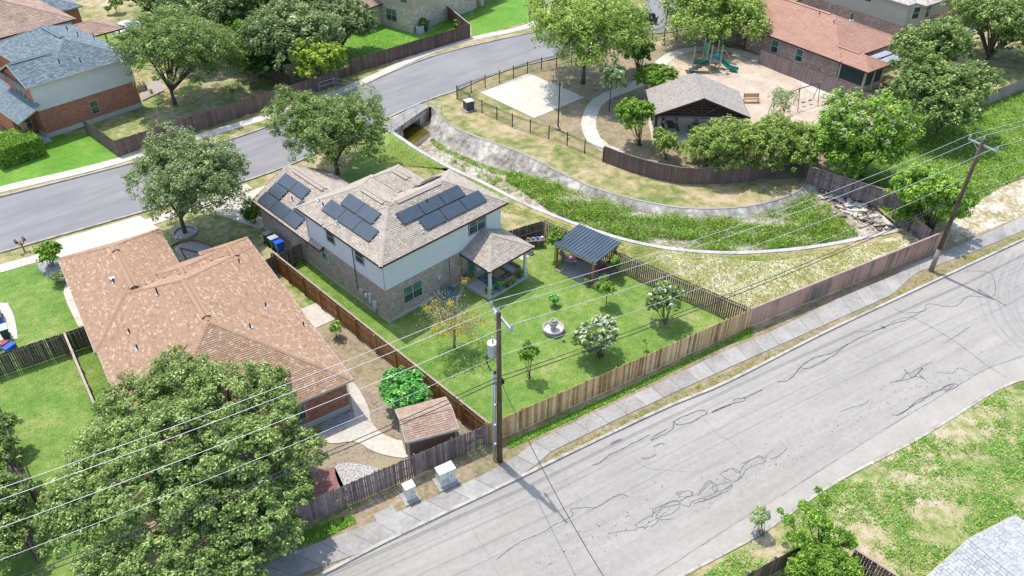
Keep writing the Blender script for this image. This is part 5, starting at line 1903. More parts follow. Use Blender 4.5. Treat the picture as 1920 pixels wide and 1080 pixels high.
def sofa(lab, x, y, rz, L=1.7, mt=m_bluecush):
    t = thing('outdoor_sofa', lab, 'sofa', (x, y, .25), rz)
    mb = MB()
    mb.box((0, 0, 0), (L, .8, .3))
    mb.box((0, .38, .3), (L, .06, .45))
    for s in (-1, 1):
        mb.box((s * L / 2, 0, .0), (.07, .8, .6))
    mb.build('frame', m_tanwood, t)
    for k in range(2):
        mb = MB()
        mb.box((-L / 4 + k * L / 2, -.03, .3), (L / 2 - .05, .7, .15))
        mb.build('cushion', mt, t)


sofa('wooden outdoor sofa with two pale blue cushions on the porch', 11.0, -1.7, -1.5, 1.9)
t = thing('coffee_table', 'low tan wooden coffee table on the porch rug', 'table', (9.7, -1.75, .25), .1)
mb = MB()
for k in range(5):
    mb.box((0, -.3 + k * .15, .38), (1.1, .14, .05))
mb.build('tabletop', m_tanwood, t)
mb = MB()
for u in (-.48, .48):
    for v in (-.3, .3):
        mb.box((u, v, 0), (.08, .08, .38))
mb.build('legs', m_tanwood, t)
t = thing('plant_shelf', 'two tier tan wooden shelf of pots at the porch edge', 'shelf', (9.6, -3.0, .25), 0)
mb = MB()
for z in (.1, .45):
    mb.box((0, 0, z), (1.5, .35, .04))
for u in (-.72, 0, .72):
    for v in (-.14, .14):
        mb.box((u, v, 0), (.05, .05, .6))
mb.build('rack', m_tanwood, t)
t = thing('wooden_planter', 'wooden planter box against the brick wall by the back door', 'planter', (7.75, -.55, .25), .0)
mb = MB()
mb.box((0, 0, 0), (.9, .45, .5))
mb.build('box', m_tanwood, t)


def scatter_leaves(n, c, r, size, seed=0):
    g = np.random.default_rng(seed + 17)
    P = g.normal(0, .5, (n, 3)) * np.array(r) + np.array(c)
    return P


def leaf_mesh(name, P, Nn, size, tone, mats, mi=None, aspect=.55, g=None):
    """diamond leaves: positions, normals, sizes"""
    g = g or RG
    n = len(P)
    Nn = Nn / (np.linalg.norm(Nn, axis=1, keepdims=True) + 1e-9)
    r = g.normal(size=(n, 3))
    T = np.cross(Nn, r)
    T /= (np.linalg.norm(T, axis=1, keepdims=True) + 1e-9)
    B = np.cross(Nn, T)
    size = np.asarray(size).reshape(-1, 1)
    k = (Nn * size * .18)
    V = np.stack([P - T * size, P + B * size * aspect + k, P + T * size, P - B * size * aspect + k], 1).reshape(-1, 3).astype(np.float32)
    me = bpy.data.meshes.new(name)
    me.vertices.add(4 * n)
    me.vertices.foreach_set('co', V.ravel())
    me.loops.add(4 * n)
    me.loops.foreach_set('vertex_index', np.arange(4 * n, dtype=np.int32))
    me.polygons.add(n)
    me.polygons.foreach_set('loop_start', np.arange(0, 4 * n, 4, dtype=np.int32))
    for m_ in mats:
        me.materials.append(m_)
    if mi is not None:
        me.polygons.foreach_set('material_index', mi.astype(np.int32))
    at = me.attributes.new('tone', 'FLOAT', 'FACE')
    at.data.foreach_set('value', np.clip(tone, 0, 1).astype(np.float32))
    me.update()
    me.validate()
    return me


def crown(lobes, n, size, mat, seed=1, tone=(.45, .2), clumps=26, extra=None, shell=.8, flatten=1.0, csize=.26, droop=0.0):
    """leaf clumps spread over the surface and through the volume of a set of ellipsoid lobes"""
    g = np.random.default_rng(seed)
    Ps, Ns, Ts = [], [], []
    wts = np.array([l[3] ** 2 for l in lobes])
    wts = wts / wts.sum()
    for l, wt in zip(lobes, wts):
        nl = int(n * wt)
        c = np.array(l[:3])
        R_ = np.array([l[3], l[3], l[4] if len(l) > 4 else l[3] * .8])
        nc = max(6, int(clumps))
        d = g.normal(size=(nc, 3))
        d /= np.linalg.norm(d, axis=1, keepdims=True)
        d[:, 2] = np.where(d[:, 2] < -.35, -d[:, 2] * .6, d[:, 2])
        rad = g.uniform(.45, 1.05, nc) ** .6
        cc = c + d * R_ * rad[:, None]
        ct = g.normal(0, .10, nc)
        cr = g.uniform(.7, 1.3, nc) * csize
        pick = g.integers(0, nc, nl)
        q = g.normal(size=(nl, 3))
        q /= np.linalg.norm(q, axis=1, keepdims=True)
        rr_ = g.uniform(.35, 1.0, nl) ** .5
        P = cc[pick] + q * R_ * (cr[pick] * rr_)[:, None]
        if droop:
            P[:, 2] -= np.abs(g.normal(0, droop, nl))
        N_ = q * .7 + d[pick] * .6 + g.normal(0, .45, (nl, 3)) + np.array([0, .45, 1.25])
        Ps.append(P)
        Ns.append(N_)
        Ts.append(tone[0] + ct[pick] + g.normal(0, tone[1], nl))
    P = np.concatenate(Ps)
    N_ = np.concatenate(Ns)
    T = np.concatenate(Ts)
    S = size * g.uniform(.6, 1.25, len(P))
    mats = [mat]
    mi = np.zeros(len(P))
    if extra:
        em, frac, esz, top = extra
        mats.append(em)
        zc = np.quantile(P[:, 2], top)
        cand = np.where(P[:, 2] > zc)[0]
        k = int(len(P) * frac)
        # blossoms sit in bunches
        seeds = P[g.choice(cand, max(6, k // 14))]
        j = g.choice(cand, min(k * 6, len(cand)), replace=False)
        dd = np.min(np.linalg.norm(P[j][:, None] - seeds[None], axis=2), axis=1)
        j = j[np.argsort(dd)[:k]]
        mi[j] = 1
        S[j] = esz * g.uniform(.7, 1.2, len(j))
        T[j] = g.uniform(.2, .9, len(j))
        N_[j] += np.array([0, 0, 1.2])
        P[j] += N_[j] / np.linalg.norm(N_[j], axis=1, keepdims=True) * size * .6
    return leaf_mesh('crown', P, N_, S, T, mats, mi, g=g)


def trunk_mesh(base_h, lobes, r, stems=1, seed=0, lean=(0, 0), m=m_bark, twigs=3):
    g = random.Random(seed)
    mb = MB()
    fork = Vector((lean[0], lean[1], base_h))
    if stems == 1:
        mb.path([(0, 0, -.1), (lean[0] * .3, lean[1] * .3, base_h * .5), fork], r, 8, r1=r * .7)
    for i, l in enumerate(lobes):
        e = Vector(l[:3]) + Vector((0, 0, l[3] * .3))
        st = fork if stems == 1 else Vector((g.uniform(-.2, .2), g.uniform(-.2, .2), 0))
        mid = st.lerp(e, .5) + Vector((g.uniform(-.3, .3), g.uniform(-.3, .3), g.uniform(0, .4))) * (l[3] * .4)
        r0 = r * (.6 if stems == 1 else .8)
        pts = smooth([st, mid, e], 3)
        mb.path(pts, r0, 6, r1=r * .15)
        for k in range(twigs):
            s = pts[g.randrange(2, len(pts))]
            d = Vector((g.uniform(-1, 1), g.uniform(-1, 1), g.uniform(-.1, .9))).normalized() * l[3] * .8
            mb.path([s, s + d * .5 + Vector((0, 0, .1)), s + d], r * .2, 5, r1=r * .05)
    return mb


def tree(name, label, base, cpx, rpx, mat, seed=1, n=9000, size=.2, trunk_r=.2, nl=8, squash=.72, tone=(.46, .24), stems=1, extra=None, cat='tree', group=None, spread=.62, clumps=24, csize=.27, fork=.35, bark=None, zmin=None, lobr=(.38, .62), droop=0.0, lobes=None):
    """base: pixel of the foot (or a point), cpx: pixel of the crown's centre, rpx: its half width in pixels"""
    b = base if isinstance(base, Vector) else G(*base)
    z, t = above(b, *cpx)
    P = CC + ray(*cpx) * t
    dist = (P - CC).length
    r = rpx * dist / FPX
    g = random.Random(seed * 13 + 5)
    c = P - b
    root = thing(name, label, cat, b, 0, group)
    if lobes is None:
        lobes = [(c.x, c.y, c.z + r * .12, r * .62, r * .62 * squash)]
        for k in range(nl):
            a = k / nl * 6.283 + g.uniform(-.3, .3)
            q = spread * g.uniform(.75, 1.1)
            lr = r * g.uniform(*lobr)
            q = min(q, 1.02 - lr / r * .9) if lr / r > .5 else q
            zz = g.uniform(-.35, .5) * squash
            lobes.append((c.x + math.cos(a) * r * q, c.y + math.sin(a) * r * q, c.z + zz * r, lr, lr * squash * 1.05))
    if zmin is not None:
        lobes = [(l[0], l[1], max(l[2], l[4] * .8 + zmin), l[3], l[4]) for l in lobes]
    if n > 4000:
        clumps, csize = int(clumps * 2.6), csize * .62
    me = crown(lobes, int(n * 1.35), size * .8, mat, seed, (tone[0] + .08, tone[1]), clumps, extra, csize=csize, droop=droop)
    o = bpy.data.objects.new('crown', me)
    COL.objects.link(o)
    o.parent = root
    tm = trunk_mesh(max(.3, (c.z - r * squash * .8) * (1 if stems == 1 else .2) * (fork / .35)), lobes, trunk_r, stems, seed)
    tm.build('trunk', bark or m_bark, root, True)
    return root


# ================================================================== TREES
def tree_at(name, label, b, lobes_px, mat, seed, n, size, trunk_r=.25, **kw):
    """lobes_px: (px, py, height, radius)"""
    L = []
    for (px_, py_, z, r) in lobes_px:
        p = G(px_, py_, z) - b
        L.append((p.x, p.y, z, r, r * .75))
    root = thing(name, label, 'tree', b)
    me = crown(L, n, size, mat, seed, kw.get('tone', (.45, .2)), kw.get('clumps', 26), kw.get('extra'), csize=kw.get('csize', .3))
    o = bpy.data.objects.new('crown', me)
    COL.objects.link(o)
    o.parent = root
    trunk_mesh(kw.get('fork', 1.8), L, trunk_r, 1, seed).build('trunk', m_bark, root, True)
    return root


tree_at('oak_tree', 'huge spreading oak at the lower left covering the corner of the tan roof', W(-15.2, -4.6),
        [(340, 730, 5.0, 2.6), (430, 745, 5.4, 2.6), (255, 760, 4.6, 2.3), (500, 790, 4.6, 2.3), (330, 830, 6.2, 2.8), (440, 850, 5.6, 2.6), (210, 850, 4.6, 2.4), (555, 850, 3.6, 1.7), (260, 930, 5.0, 2.6), (370, 930, 5.0, 2.5), (160, 930, 4.0, 2.2), (500, 720, 3.9, 1.5), (130, 985, 3.6, 1.7), (335, 690, 4.2, 1.7), (465, 925, 3.6, 1.9)],
        l_oak, 3, 130000, .09, .4, clumps=150, csize=.135, tone=(.58, .27))
tree_at('oak_tree', 'smaller oak whose crown overhangs the sidewalk at the bottom left', W(-14.6, -10.2),
        [(470, 970, 4.0, 2.0), (540, 930, 3.4, 1.3), (390, 1030, 3.8, 2.1), (520, 1000, 2.8, 1.4), (300, 1060, 3.8, 2.0), (440, 1075, 3.0, 1.6), (200, 1075, 3.6, 1.9), (560, 905, 2.6, .9)],
        l_oak, 4, 56000, .085, .3, clumps=130, csize=.14, tone=(.58, .27))
tree_at('elm_tree', 'leafy tree against the fence at the left edge of the lawn', W(-25.0, 1.0),
        [(-10, 850, 3.0, 1.4), (-5, 930, 3.2, 1.6), (-15, 1010, 3.0, 1.5), (10, 795, 2.2, .9), (-70, 900, 3, 2.0), (15, 975, 2.4, 1.1), (-50, 1040, 3, 2.0)], l_oak, 5, 40000, .09, .2, clumps=120, csize=.16, tone=(.48, .25))
tree('oak_tree', 'round oak in a pebble ring in front of the tan roofed house', (347, 436), (360, 338), 98, l_oak2, 6, 44000, .13, .22, 14, .86, clumps=34, lobr=(.4, .55))
tree('oak_tree', 'tall oak between the bridge and the solar panelled garage', (633, 326), (616, 240), 104, l_oak, 7, 42000, .14, .26, 12, .82, clumps=26, csize=.25)
tree('oak_tree', 'broad oak behind the fence beside the red brick house', (328, 195), (335, 100), 100, l_oak, 8, 34000, .17, .25, 11, .78, clumps=28)
tree('oak_tree', 'greyish oak at the back of the tree mass near the top edge', G(400, 110), (385, 30), 75, l_oak2, 9, 12000, .24, .25, 9, .8)
tree('elm_tree', 'bright green tree in the middle of the tree mass', G(455, 125), (452, 72), 52, l_bright, 10, 10000, .24, .2, 8, .95)
tree('oak_tree', 'largest grey green oak of the tree mass above the dark fence', G(530, 145), (545, 62), 86, l_oak2, 11, 20000, .24, .3, 11, .8)
tree('oak_tree', 'dark oak above the tree mass at the top edge', G(490, 90), (480, 5), 70, l_dark, 12, 12000, .26, .25, 9, .8)
tree('oak_tree', 'dark green tree low in the tree mass beside the shaded fence', G(520, 150), (500, 118), 46, l_dark, 13, 9000, .22, .18, 8, .7)
tree('oak_tree', 'grey oak leaning toward the limestone house', G(640, 100), (645, 45), 56, l_oak2, 14, 13000, .24, .22, 9, .95)
tree('elm_tree', 'yellow green tree behind the short pipe railing', G(598, 168), (594, 110), 50, l_yellow, 15, 13000, .2, .15, 9, .95)
tree('oak_tree', 'oak at the top edge between the tree mass and the limestone house', G(590, 40), (600, -5), 60, l_oak, 16, 10000, .26, .25, 8, .8)
tree('oak_tree', 'dark oak at the top edge above the parked white vehicle', G(300, 40), (290, -5), 60, l_dark, 17, 9000, .26, .25, 8, .7)
tree('mesquite_tree', 'wide feathery mesquite at the park corner by the street', (1093, 157), (1103, 62), 108, l_mesq, 18, 34000, .2, .3, 12, .72, droop=.35, csize=.3, spread=.7)
tree('mesquite_tree', 'tall mesquite with hanging leaves behind the playground', (1330, 84), (1338, 18), 92, l_mesq, 19, 26000, .22, .28, 11, .75, droop=.6, csize=.3)
tree('shrub_tree', 'dark rounded tree right of the wide mesquite', (1197, 132), (1195, 92), 32, l_dark, 20, 8000, .18, .12, 7, .9, stems=3)
tree('shrub_tree', 'bright round topped tree overhanging the left back of the pavilion roof', (1240, 190), (1229, 143), 37, l_bright, 21, 10000, .17, .1, 8, .75, stems=4)
tree('sapling', 'slender olive coloured tree beside the curved park path', (1142, 209), (1149, 152), 26, l_olive, 22, 5500, .15, .07, 7, 1.15, fork=.5)
tree('shrub_tree', 'bright many stemmed tree left of the pavilion', (1200, 272), (1190, 213), 39, l_bright, 23, 11000, .15, .07, 8, .75, stems=5, fork=.2)
tree('shrub', 'loose shrub before the left post of the pavilion', (1248, 298), (1248, 266), 26, l_mesq, 24, 4500, .13, .04, 7, 1.1, stems=3, cat='shrub')
for i, (bx, cx, rp, lb, mt, nn) in enumerate((((1332, 318), (1342, 276), 62, 'left bush of the large clump in front of the pavilion', l_rust, 19000), ((1408, 320), (1414, 270), 64, 'middle bush of the large clump in front of the pavilion', l_rust, 20000), ((1480, 314), (1486, 266), 60, 'right bush of the large clump in front of the pavilion', l_rust, 19000))):
    tree('large_bush', lb, bx, cx, rp, mt, 25 + i, nn, .15, .08, 11, .8, stems=4, cat='bush', group='bushes along the curved park fence', tone=(.5, .22))
tree('sapling', 'scrawny pinkish tree between the pavilion bench and the swings', (1465, 235), (1465, 190), 24, l_olive, 29, 1500, .13, .05, 6, 1.0)
tree('elm_tree', 'light green tree with white blossom right of the playground', G(1615, 335), (1618, 250), 78, l_bright, 30, 24000, .18, .2, 11, .95, extra=(l_pinkw, .12, .12, .5), clumps=28)
tree('elm_tree', 'bright tree hanging over the fence above the debris', G(1585, 345), (1578, 285), 46, l_bright, 31, 11000, .17, .12, 8, 1.0)
tree('oak_tree', 'large dark green tree over the meadow left of the second pole', G(1755, 255), (1758, 178), 80, l_oak, 32, 26000, .2, .25, 11, .85)
tree('oak_tree', 'oak in front of the bay windowed house', G(1745, 185), (1742, 92), 62, l_oak, 33, 16000, .22, .25, 10, .9)
tree('oak_tree', 'spreading oak at the upper right edge over the swing', G(1852, 112), (1868, 50), 78, l_oak, 34, 20000, .22, .3, 11, .8)
tree('oak_tree', 'oak at the right edge behind the pinkish fence', G(1925, 110), (1935, 55), 55, l_oak, 35, 10000, .24, .2, 9, .8)
tree('large_bush', 'bright bush at the end of the road fence by the second pole', G(1745, 432), (1748, 366), 62, l_bright, 36, 20000, .16, .12, 10, .98, stems=5, cat='bush', tone=(.55, .2))
tree('shrub', 'low bright shrub between the channel debris and the road fence', G(1710, 428), (1706, 405), 24, l_bright, 37, 4000, .14, .05, 6, .8, stems=3, cat='shrub')
# back yard
WB = (l_white, .15, .11, .3)
tree('crape_myrtle', 'white flowering crape myrtle to the right of the fountain', (1125, 668), (1117, 630), 44, l_oak, 40, 9500, .105, .05, 8, .75, stems=5, extra=WB, cat='shrub', tone=(.4, .2))
tree('crape_myrtle', 'white flowering crape myrtle near the dark open backed fence', (1246, 605), (1247, 566), 34, l_oak, 41, 6500, .105, .05, 7, 1.0, stems=5, extra=(l_white, .12, .11, .35), cat='shrub', tone=(.4, .2))
tree('sapling', 'young round headed tree with a bare stem in the middle of the back lawn', (1136, 573), (1135, 538), 20, l_bright, 42, 2200, .11, .04, 6, 1.1, fork=.5)
tree('sapling', 'young tree just below the right side of the pergola roof', (1156, 520), (1152, 490), 14, l_bright, 43, 1100, .11, .03, 5, 1.4)
tree('sapling', 'young leafy tree at the left side of the pergola', (1040, 487), (1041, 447), 17, l_bright, 44, 2600, .11, .04, 6, 1.3)
tree('sapling', 'thin staked sapling nearest the road fence', (994, 708), (992, 662), 20, l_bright, 45, 1500, .10, .03, 6, 1.4, stems=3, tone=(.35, .2))
tree('shrub', 'small dark green shrub alone on the back lawn', (1040, 573), (1038, 560), 10, l_fig, 46, 700, .10, .02, 5, 1.0, stems=3, cat='shrub')
tree('sapling', 'tiny seedling between the crape myrtle and the road fence', (1212, 657), (1208, 640), 7, l_bright, 47, 90, .08, .015, 4, 1.6)
tree('potted_shrub', 'leafy plant at the front corner of the pergola patio', (1105, 534), (1103, 524), 9, l_bright, 48, 500, .10, .02, 4, .9, stems=3, cat='plant')
# turning tree with bare grey branches
dt = G(852, 652)
trt = thing('dying_tree', 'half bare tree with yellow leaves and grey twigs near the house corner', 'tree', dt)
gr = random.Random(4)
zc, tt = above(dt, 845, 570)
cc_ = CC + ray(845, 570) * tt - dt
mb = MB()
mb.path([(0, 0, -.1), (.05, .0, .8), (.1, .05, 1.5)], .11, 8, r1=.08)
tips = []
for k in range(13):
    a = k / 13 * 6.283 + gr.uniform(-.2, .2)
    rr0 = gr.uniform(1.2, 2.6)
    e = Vector((cc_.x * .6 + math.cos(a) * rr0, cc_.y * .6 + math.sin(a) * rr0, gr.uniform(1.9, 3.6)))
    md = Vector((e.x * .4, e.y * .4, 1.5 + (e.z - 1.5) * .7))
    pts = smooth([Vector((.1, .05, 1.3)), md, e], 4)
    mb.path(pts, .05, 6, r1=.012)
    for j in range(12):
        s = pts[gr.randrange(3, len(pts))]
        d = Vector((gr.uniform(-1, 1), gr.uniform(-1, 1), gr.uniform(-.1, 1))).normalized() * gr.uniform(.5, 1.1)
        q = [s, s + d * .5 + Vector((0, 0, .05)), s + d]
        mb.path(q, .014, 4, r1=.005)
        tips.append(s + d)
        for jj in range(5):
            s2 = s.lerp(s + d, gr.uniform(.3, 1))
            d3 = Vector((gr.uniform(-1, 1), gr.uniform(-1, 1), gr.uniform(-.3, .9))).normalized() * gr.uniform(.15, .4)
            mb.path([s2, s2 + d3], .006, 3, r1=.003)
            tips.append(s2 + d3)
mb.build('trunk', m_palebark, trt, True)
gg = np.random.default_rng(2)
tp = np.array([tuple(p) for p in tips])
sel = tp[gg.choice(len(tp), 1500)] + gg.normal(0, .10, (1500, 3))
lm = leaf_mesh('twigs', sel, gg.normal(size=(1500, 3)), np.full(1500, .07), gg.uniform(0, 1, 1500), [l_twig], aspect=.2)
o = bpy.data.objects.new('twigs', lm)
COL.objects.link(o)
o.parent = trt
cen = tp[gg.choice(len(tp), 42)]
sel = cen[gg.integers(0, 42, 1500)] + gg.normal(0, .17, (1500, 3))
lm = leaf_mesh('leaves', sel, gg.normal(size=(1500, 3)) + [0, 0, .8], np.full(1500, .085), gg.uniform(.1, 1, 1500), [l_dying])
o = bpy.data.objects.new('leaves', lm)
COL.objects.link(o)
o.parent = trt
# side yard
tree('fig_bush', 'glossy dark green fig bush behind the shed', (765, 765), (762, 733), 48, l_fig, 50, 5200, .17, .05, 8, .62, stems=5, cat='bush', tone=(.45, .25))
tree('rose_bush', 'small rose bush with pink flowers beside the square pad', (633, 632), (630, 616), 15, l_bright, 51, 900, .08, .02, 5, 1.0, stems=4, cat='bush', extra=(l_pinkw, .02, .09, .5))
# front gardens
hd = G(38, 290)
hm = thing('clipped_hedge', 'large block shaped clipped hedge before the red brick porch', 'hedge', hd, a4)
gg = np.random.default_rng(9)
n_ = 12000
fc = gg.integers(0, 5, n_)
u_ = gg.uniform(-1, 1, (n_, 3)) * np.array([2.1, 2.0, .95]) + np.array([-.3, 0, .95])
u_[fc == 0, 2] = 1.9
u_[fc == 1, 1] = -2.0
u_[fc == 2, 0] = 1.8
u_[fc == 3, 0] = -2.4
u_[fc == 4, 2] = 1.9
u_ += gg.normal(0, .06, (n_, 3))
nn_ = gg.normal(0, .5, (n_, 3)) + np.where((fc == 0)[:, None] | (fc == 4)[:, None], [0, 0, 1.], np.where((fc == 1)[:, None], [0, -1., 0], np.where((fc == 2)[:, None], [1., 0, 0], [-1., 0, 0])))
lm = leaf_mesh('leaves', u_, nn_, gg.uniform(.08, .15, n_), gg.normal(.5, .2, n_), [l_bright])
o = bpy.data.objects.new('leaves', lm)
COL.objects.link(o)
o.parent = hm
mb = MB()
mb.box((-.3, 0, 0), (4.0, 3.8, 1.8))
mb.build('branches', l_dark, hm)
tree('shrub', 'tall dense green shrub at the corner of the solar panelled garage', (478, 418), (474, 402), 20, l_bright, 53, 3500, .12, .05, 6, 1.3, stems=3, cat='shrub', tone=(.35, .2))
tree('yucca', 'spiky upright bush beside the left sidewalk', (97, 500), (92, 474), 20, l_bright, 54, 1400, .17, .04, 7, 1.0, stems=6, cat='plant')
tree('shrub', 'low rosemary like shrub at the corner of the tan roof', (112, 530), (110, 518), 16, l_olive, 55, 2200, .08, .02, 6, .6, stems=4, cat='shrub', tone=(.3, .2))
tree('shrub', 'round bright shrub on the patio at the top left', (219, 25), (217, 10), 11, l_bright, 56, 900, .2, .05, 5, .8, cat='shrub')
tree('shrub', 'smaller shrub left of the round patio shrub at the top left', (204, 28), (202, 17), 6, l_bright, 57, 400, .2, .04, 4, .9, cat='shrub')
tree('shrub', 'tiny round shrub on the worn lawn by the dark fence', (433, 172), (433, 169), 4.5, l_bright, 58, 300, .12, .02, 4, .8, cat='shrub')
tree('shrub', 'leafy shrub behind the air conditioners of the limestone house', (800, 58), (793, 47), 10, l_bright, 59, 700, .2, .03, 5, 1.1, cat='shrub')
tree('shrub', 'shrub at the corner of the limestone house fence', (860, 50), (858, 43), 9, l_bright, 60, 700, .2, .03, 5, .7, cat='shrub')
# right foreground
tree_at('elm_tree', 'bright upright tree at the bottom right beside the leaning fence', W(4.0, -33.3),
        [(1530, 1050, 1.2, 1.05), (1500, 1012, 1.8, .65), (1562, 1004, 1.9, .7), (1532, 972, 2.5, .62), (1506, 948, 2.8, .34), (1546, 940, 3.0, .4), (1478, 975, 2.2, .34), (1592, 1012, 1.6, .5), (1556, 1052, 1.3, .95), (1500, 1062, 1.0, .75), (1462, 958, 2.2, .2), (1534, 918, 3.3, .2), (1590, 1060, 1.1, .7)],
        l_bright, 62, 21000, .07, .09, clumps=60, csize=.24, tone=(.5, .24), fork=.6)
tree('sapling', 'small grey green sapling at the kerb left of the bright tree', G(1428, 1002), (1424, 972), 17, l_olive, 63, 1500, .07, .03, 7, 1.5, stems=3)
tree('sapling', 'small tree beside the black lamp post at the street corner', (1268, 74), (1268, 45), 14, l_mesq, 64, 2500, .2, .08, 6, 1.2)


# ------------------------------------------------------------------ ground cover
def inside(poly, pts):
    x, y = pts[:, 0], pts[:, 1]
    c = np.zeros(len(pts), bool)
    n = len(poly)
    for i in range(n):
        a, b = poly[i], poly[(i + 1) % n]
        k = ((a.y > y) != (b.y > y)) & (x < (b.x - a.x) * (y - a.y) / (b.y - a.y + 1e-12) + a.x)
        c ^= k
    return c


def blades(name, label, poly, n, size, hgt_, mats, z=0.0, seed=1, clump=0.0, aspect=.35, zf=None, up=1.2, zpath=False, patch=0.0, wts=None, holes=()):
    g = np.random.default_rng(seed)
    xs = [p.x for p in poly]
    ys = [p.y for p in poly]
    P = np.zeros((0, 3))
    while len(P) < n:
        if clump:
            m = n // 22
            c = np.stack([g.uniform(min(xs), max(xs), m), g.uniform(min(ys), max(ys), m)], 1)
            q = np.repeat(c, 22, axis=0) + g.normal(0, clump, (m * 22, 2))
        else:
            q = np.stack([g.uniform(min(xs), max(xs), n), g.uniform(min(ys), max(ys), n)], 1)
        q = q[inside(poly, q)]
        for h in holes:
            q = q[~inside(h, q)]
        if patch:
            f = np.sin(q[:, 0] * .9 + 1.3 * np.sin(q[:, 1] * .6)) + np.sin(q[:, 1] * 1.1 + 1.7 * np.sin(q[:, 0] * .5 + 1)) + .8 * np.sin(q[:, 0] * 2.3 + q[:, 1] * 1.9)
            q = q[f + g.normal(0, .7, len(q)) > patch]
        P = np.concatenate([P, np.concatenate([q, np.zeros((len(q), 1))], 1)])
    P = P[:n]
    if zpath:
        mid = np.array([tuple(bn[i].lerp(bf[i], .5)) for i in range(NC)])
        k_ = np.argmin(((P[:, None, :2] - mid[None, :, :2]) ** 2).sum(2), axis=1)
        z = mid[k_, 2] + .05
    P[:, 2] = z + g.uniform(.1, 1, n) ** 1.4 * hgt_
    N_ = g.normal(0, 1, (n, 3)) + [0, 0, up]
    mi = g.choice(len(mats), n, p=wts) if len(mats) > 1 else None
    me = leaf_mesh(name, P, N_, size * g.uniform(.5, 1.3, n), g.normal(.5, .25, n), mats, mi, aspect=aspect, g=g)
    o = bpy.data.objects.new(name, me)
    COL.objects.link(o)
    o['kind'] = 'stuff'
    o['label'] = label
    return o


house_fp = [W(-.1, -.1), W(11.8, -.1), W(11.8, 6.5), W(9.3, 10.2), W(6.9, 18.2), W(-.1, 18.2)]
blades('lawn_grass', 'short grass of the back yard lawn', yard, 26000, .045, .035, [l_grass, l_weed, l_dry], .01, 1, 0, .5, wts=[.7, .2, .1], holes=[house_fp])
blades('lawn_grass', 'grass of the lawn at the left edge', PX((-40, 500), (112, 480), (215, 700), (200, 900), (-40, 950)), 9000, .045, .035, [l_grass, l_dry], .01, 2, 0, .5, wts=[.85, .15])
blades('weeds', 'clumps of low weeds across the lower right field', PX((1310, 1085), (1440, 992), (1545, 922), (1605, 886), (1710, 832), (1778, 792), (1880, 730), (2000, 742), (2200, 900), (2100, 1200)), 46000, .07, .13, [l_weed, l_weed2, l_dry], .01, 3, .16, .45, wts=[.45, .35, .2], patch=-.2)
chan = [bn[i] for i in range(NC)] + [bf[i] for i in range(NC)][::-1]
ch_r = [bn[i].lerp(bf[i], max(0., .5 - (i - 17) * .06)) for i in range(17, NC - 4)] + [bn[i].lerp(bf[i], 1.0) for i in range(17, NC - 4)][::-1]
blades('tall_weeds', 'tall rank weeds filling the bend of the channel', ch_r, 40000, .12, .5, [l_weed, l_bright, l_dry], 0, 4, .28, .28, wts=[.5, .42, .08], up=1.0, zpath=True, patch=-1.0)
blades('tall_weeds', 'taller seed headed weeds standing above the rest in the channel', ch_r, 7000, .16, 1.1, [l_bright, l_dry, l_weed], 0, 44, .3, .2, wts=[.5, .3, .2], up=.6, zpath=True, patch=.4)
ch_l = [bn[i].lerp(bf[i], .72) for i in range(4, 22)] + [bn[i].lerp(bf[i], 1.0) for i in range(4, 22)][::-1]
blades('tall_weeds', 'patches of weeds along the foot of the channel slope', ch_l, 2600, .12, .28, [l_weed, l_dry], 0, 5, .22, .3, wts=[.7, .3], up=.6, zpath=True)
ch_m = [bn[i].lerp(bf[i], .1) for i in range(8, 22)] + [bn[i].lerp(bf[i], .6) for i in range(8, 22)][::-1]
blades('tall_weeds', 'scattered weed tufts on the channel gravel', ch_m, 900, .11, .25, [l_weed], 0, 6, .12, .3, up=.6, zpath=True)
blades('meadow_grass', 'long rank grass of the meadow under the wires', PX((1585, 330), (1700, 210), (1830, 200), (1940, 152), (2100, 110), (2100, 240), (1930, 320), (1775, 412), (1745, 425), (1690, 425)), 44000, .15, .4, [l_weed, l_bright, l_dry], 0, 7, .45, .3, wts=[.5, .35, .15], up=1.0)
blades('dry_grass', 'sparse dry tufts of the open bank between the houses and channel', PX((735, 262), (850, 330), (1000, 400), (1180, 460), (1380, 482), (1600, 462), (1720, 445), (1410, 590), (1180, 480), (1020, 415), (950, 400), (800, 320), (700, 300)), 26000, .07, .06, [l_dry, l_grass], .005, 8, 0, .4, wts=[.5, .5])
blades('verge_grass', 'grass tufts along the foot of the cedar fence', PX((950, 831), (1060, 781), (1200, 716), (1410, 617), (1412, 630), (1350, 652), (1230, 713), (1125, 763), (1003, 820), (955, 842)), 7000, .07, .08, [l_weed, l_grass], .01, 9, 0, .4, wts=[.5, .5])
blades('verge_grass', 'weeds in the strip between sidewalk and kerb', PX((1035, 852), (1300, 726), (1540, 622), (1670, 557), (1720, 520), (1760, 505), (1920, 437), (1918, 448), (1668, 565), (1360, 718), (1097, 836), (1000, 882)), 5000, .06, .06, [l_dry, l_weed], .01, 10, .15, .4, wts=[.7, .3])
blades('verge_grass', 'green grass at the foot of the grey fence under the small oak', PX((560, 1000), (660, 965), (668, 980), (600, 1015), (540, 1030)), 3000, .07, .09, [l_weed, l_grass], .01, 11, 0, .4, wts=[.5, .5])
blades('lawn_grass', 'bright lawn grass beside the limestone house', PX((640, 60), (775, 66), (870, 30), (884, 50), (760, 92), (645, 145)), 3500, .1, .08, [l_weed], .01, 12, 0, .4)
blades('fallen_leaves', 'fallen leaves and twigs round the park trees', PX((1080, 150), (1150, 120), (1240, 120), (1340, 90), (1440, 100), (1400, 130), (1290, 150), (1200, 200), (1105, 230)), 2600, .1, .03, [l_dry, l_dying], .02, 13, 0, .5, wts=[.85, .15], up=4)

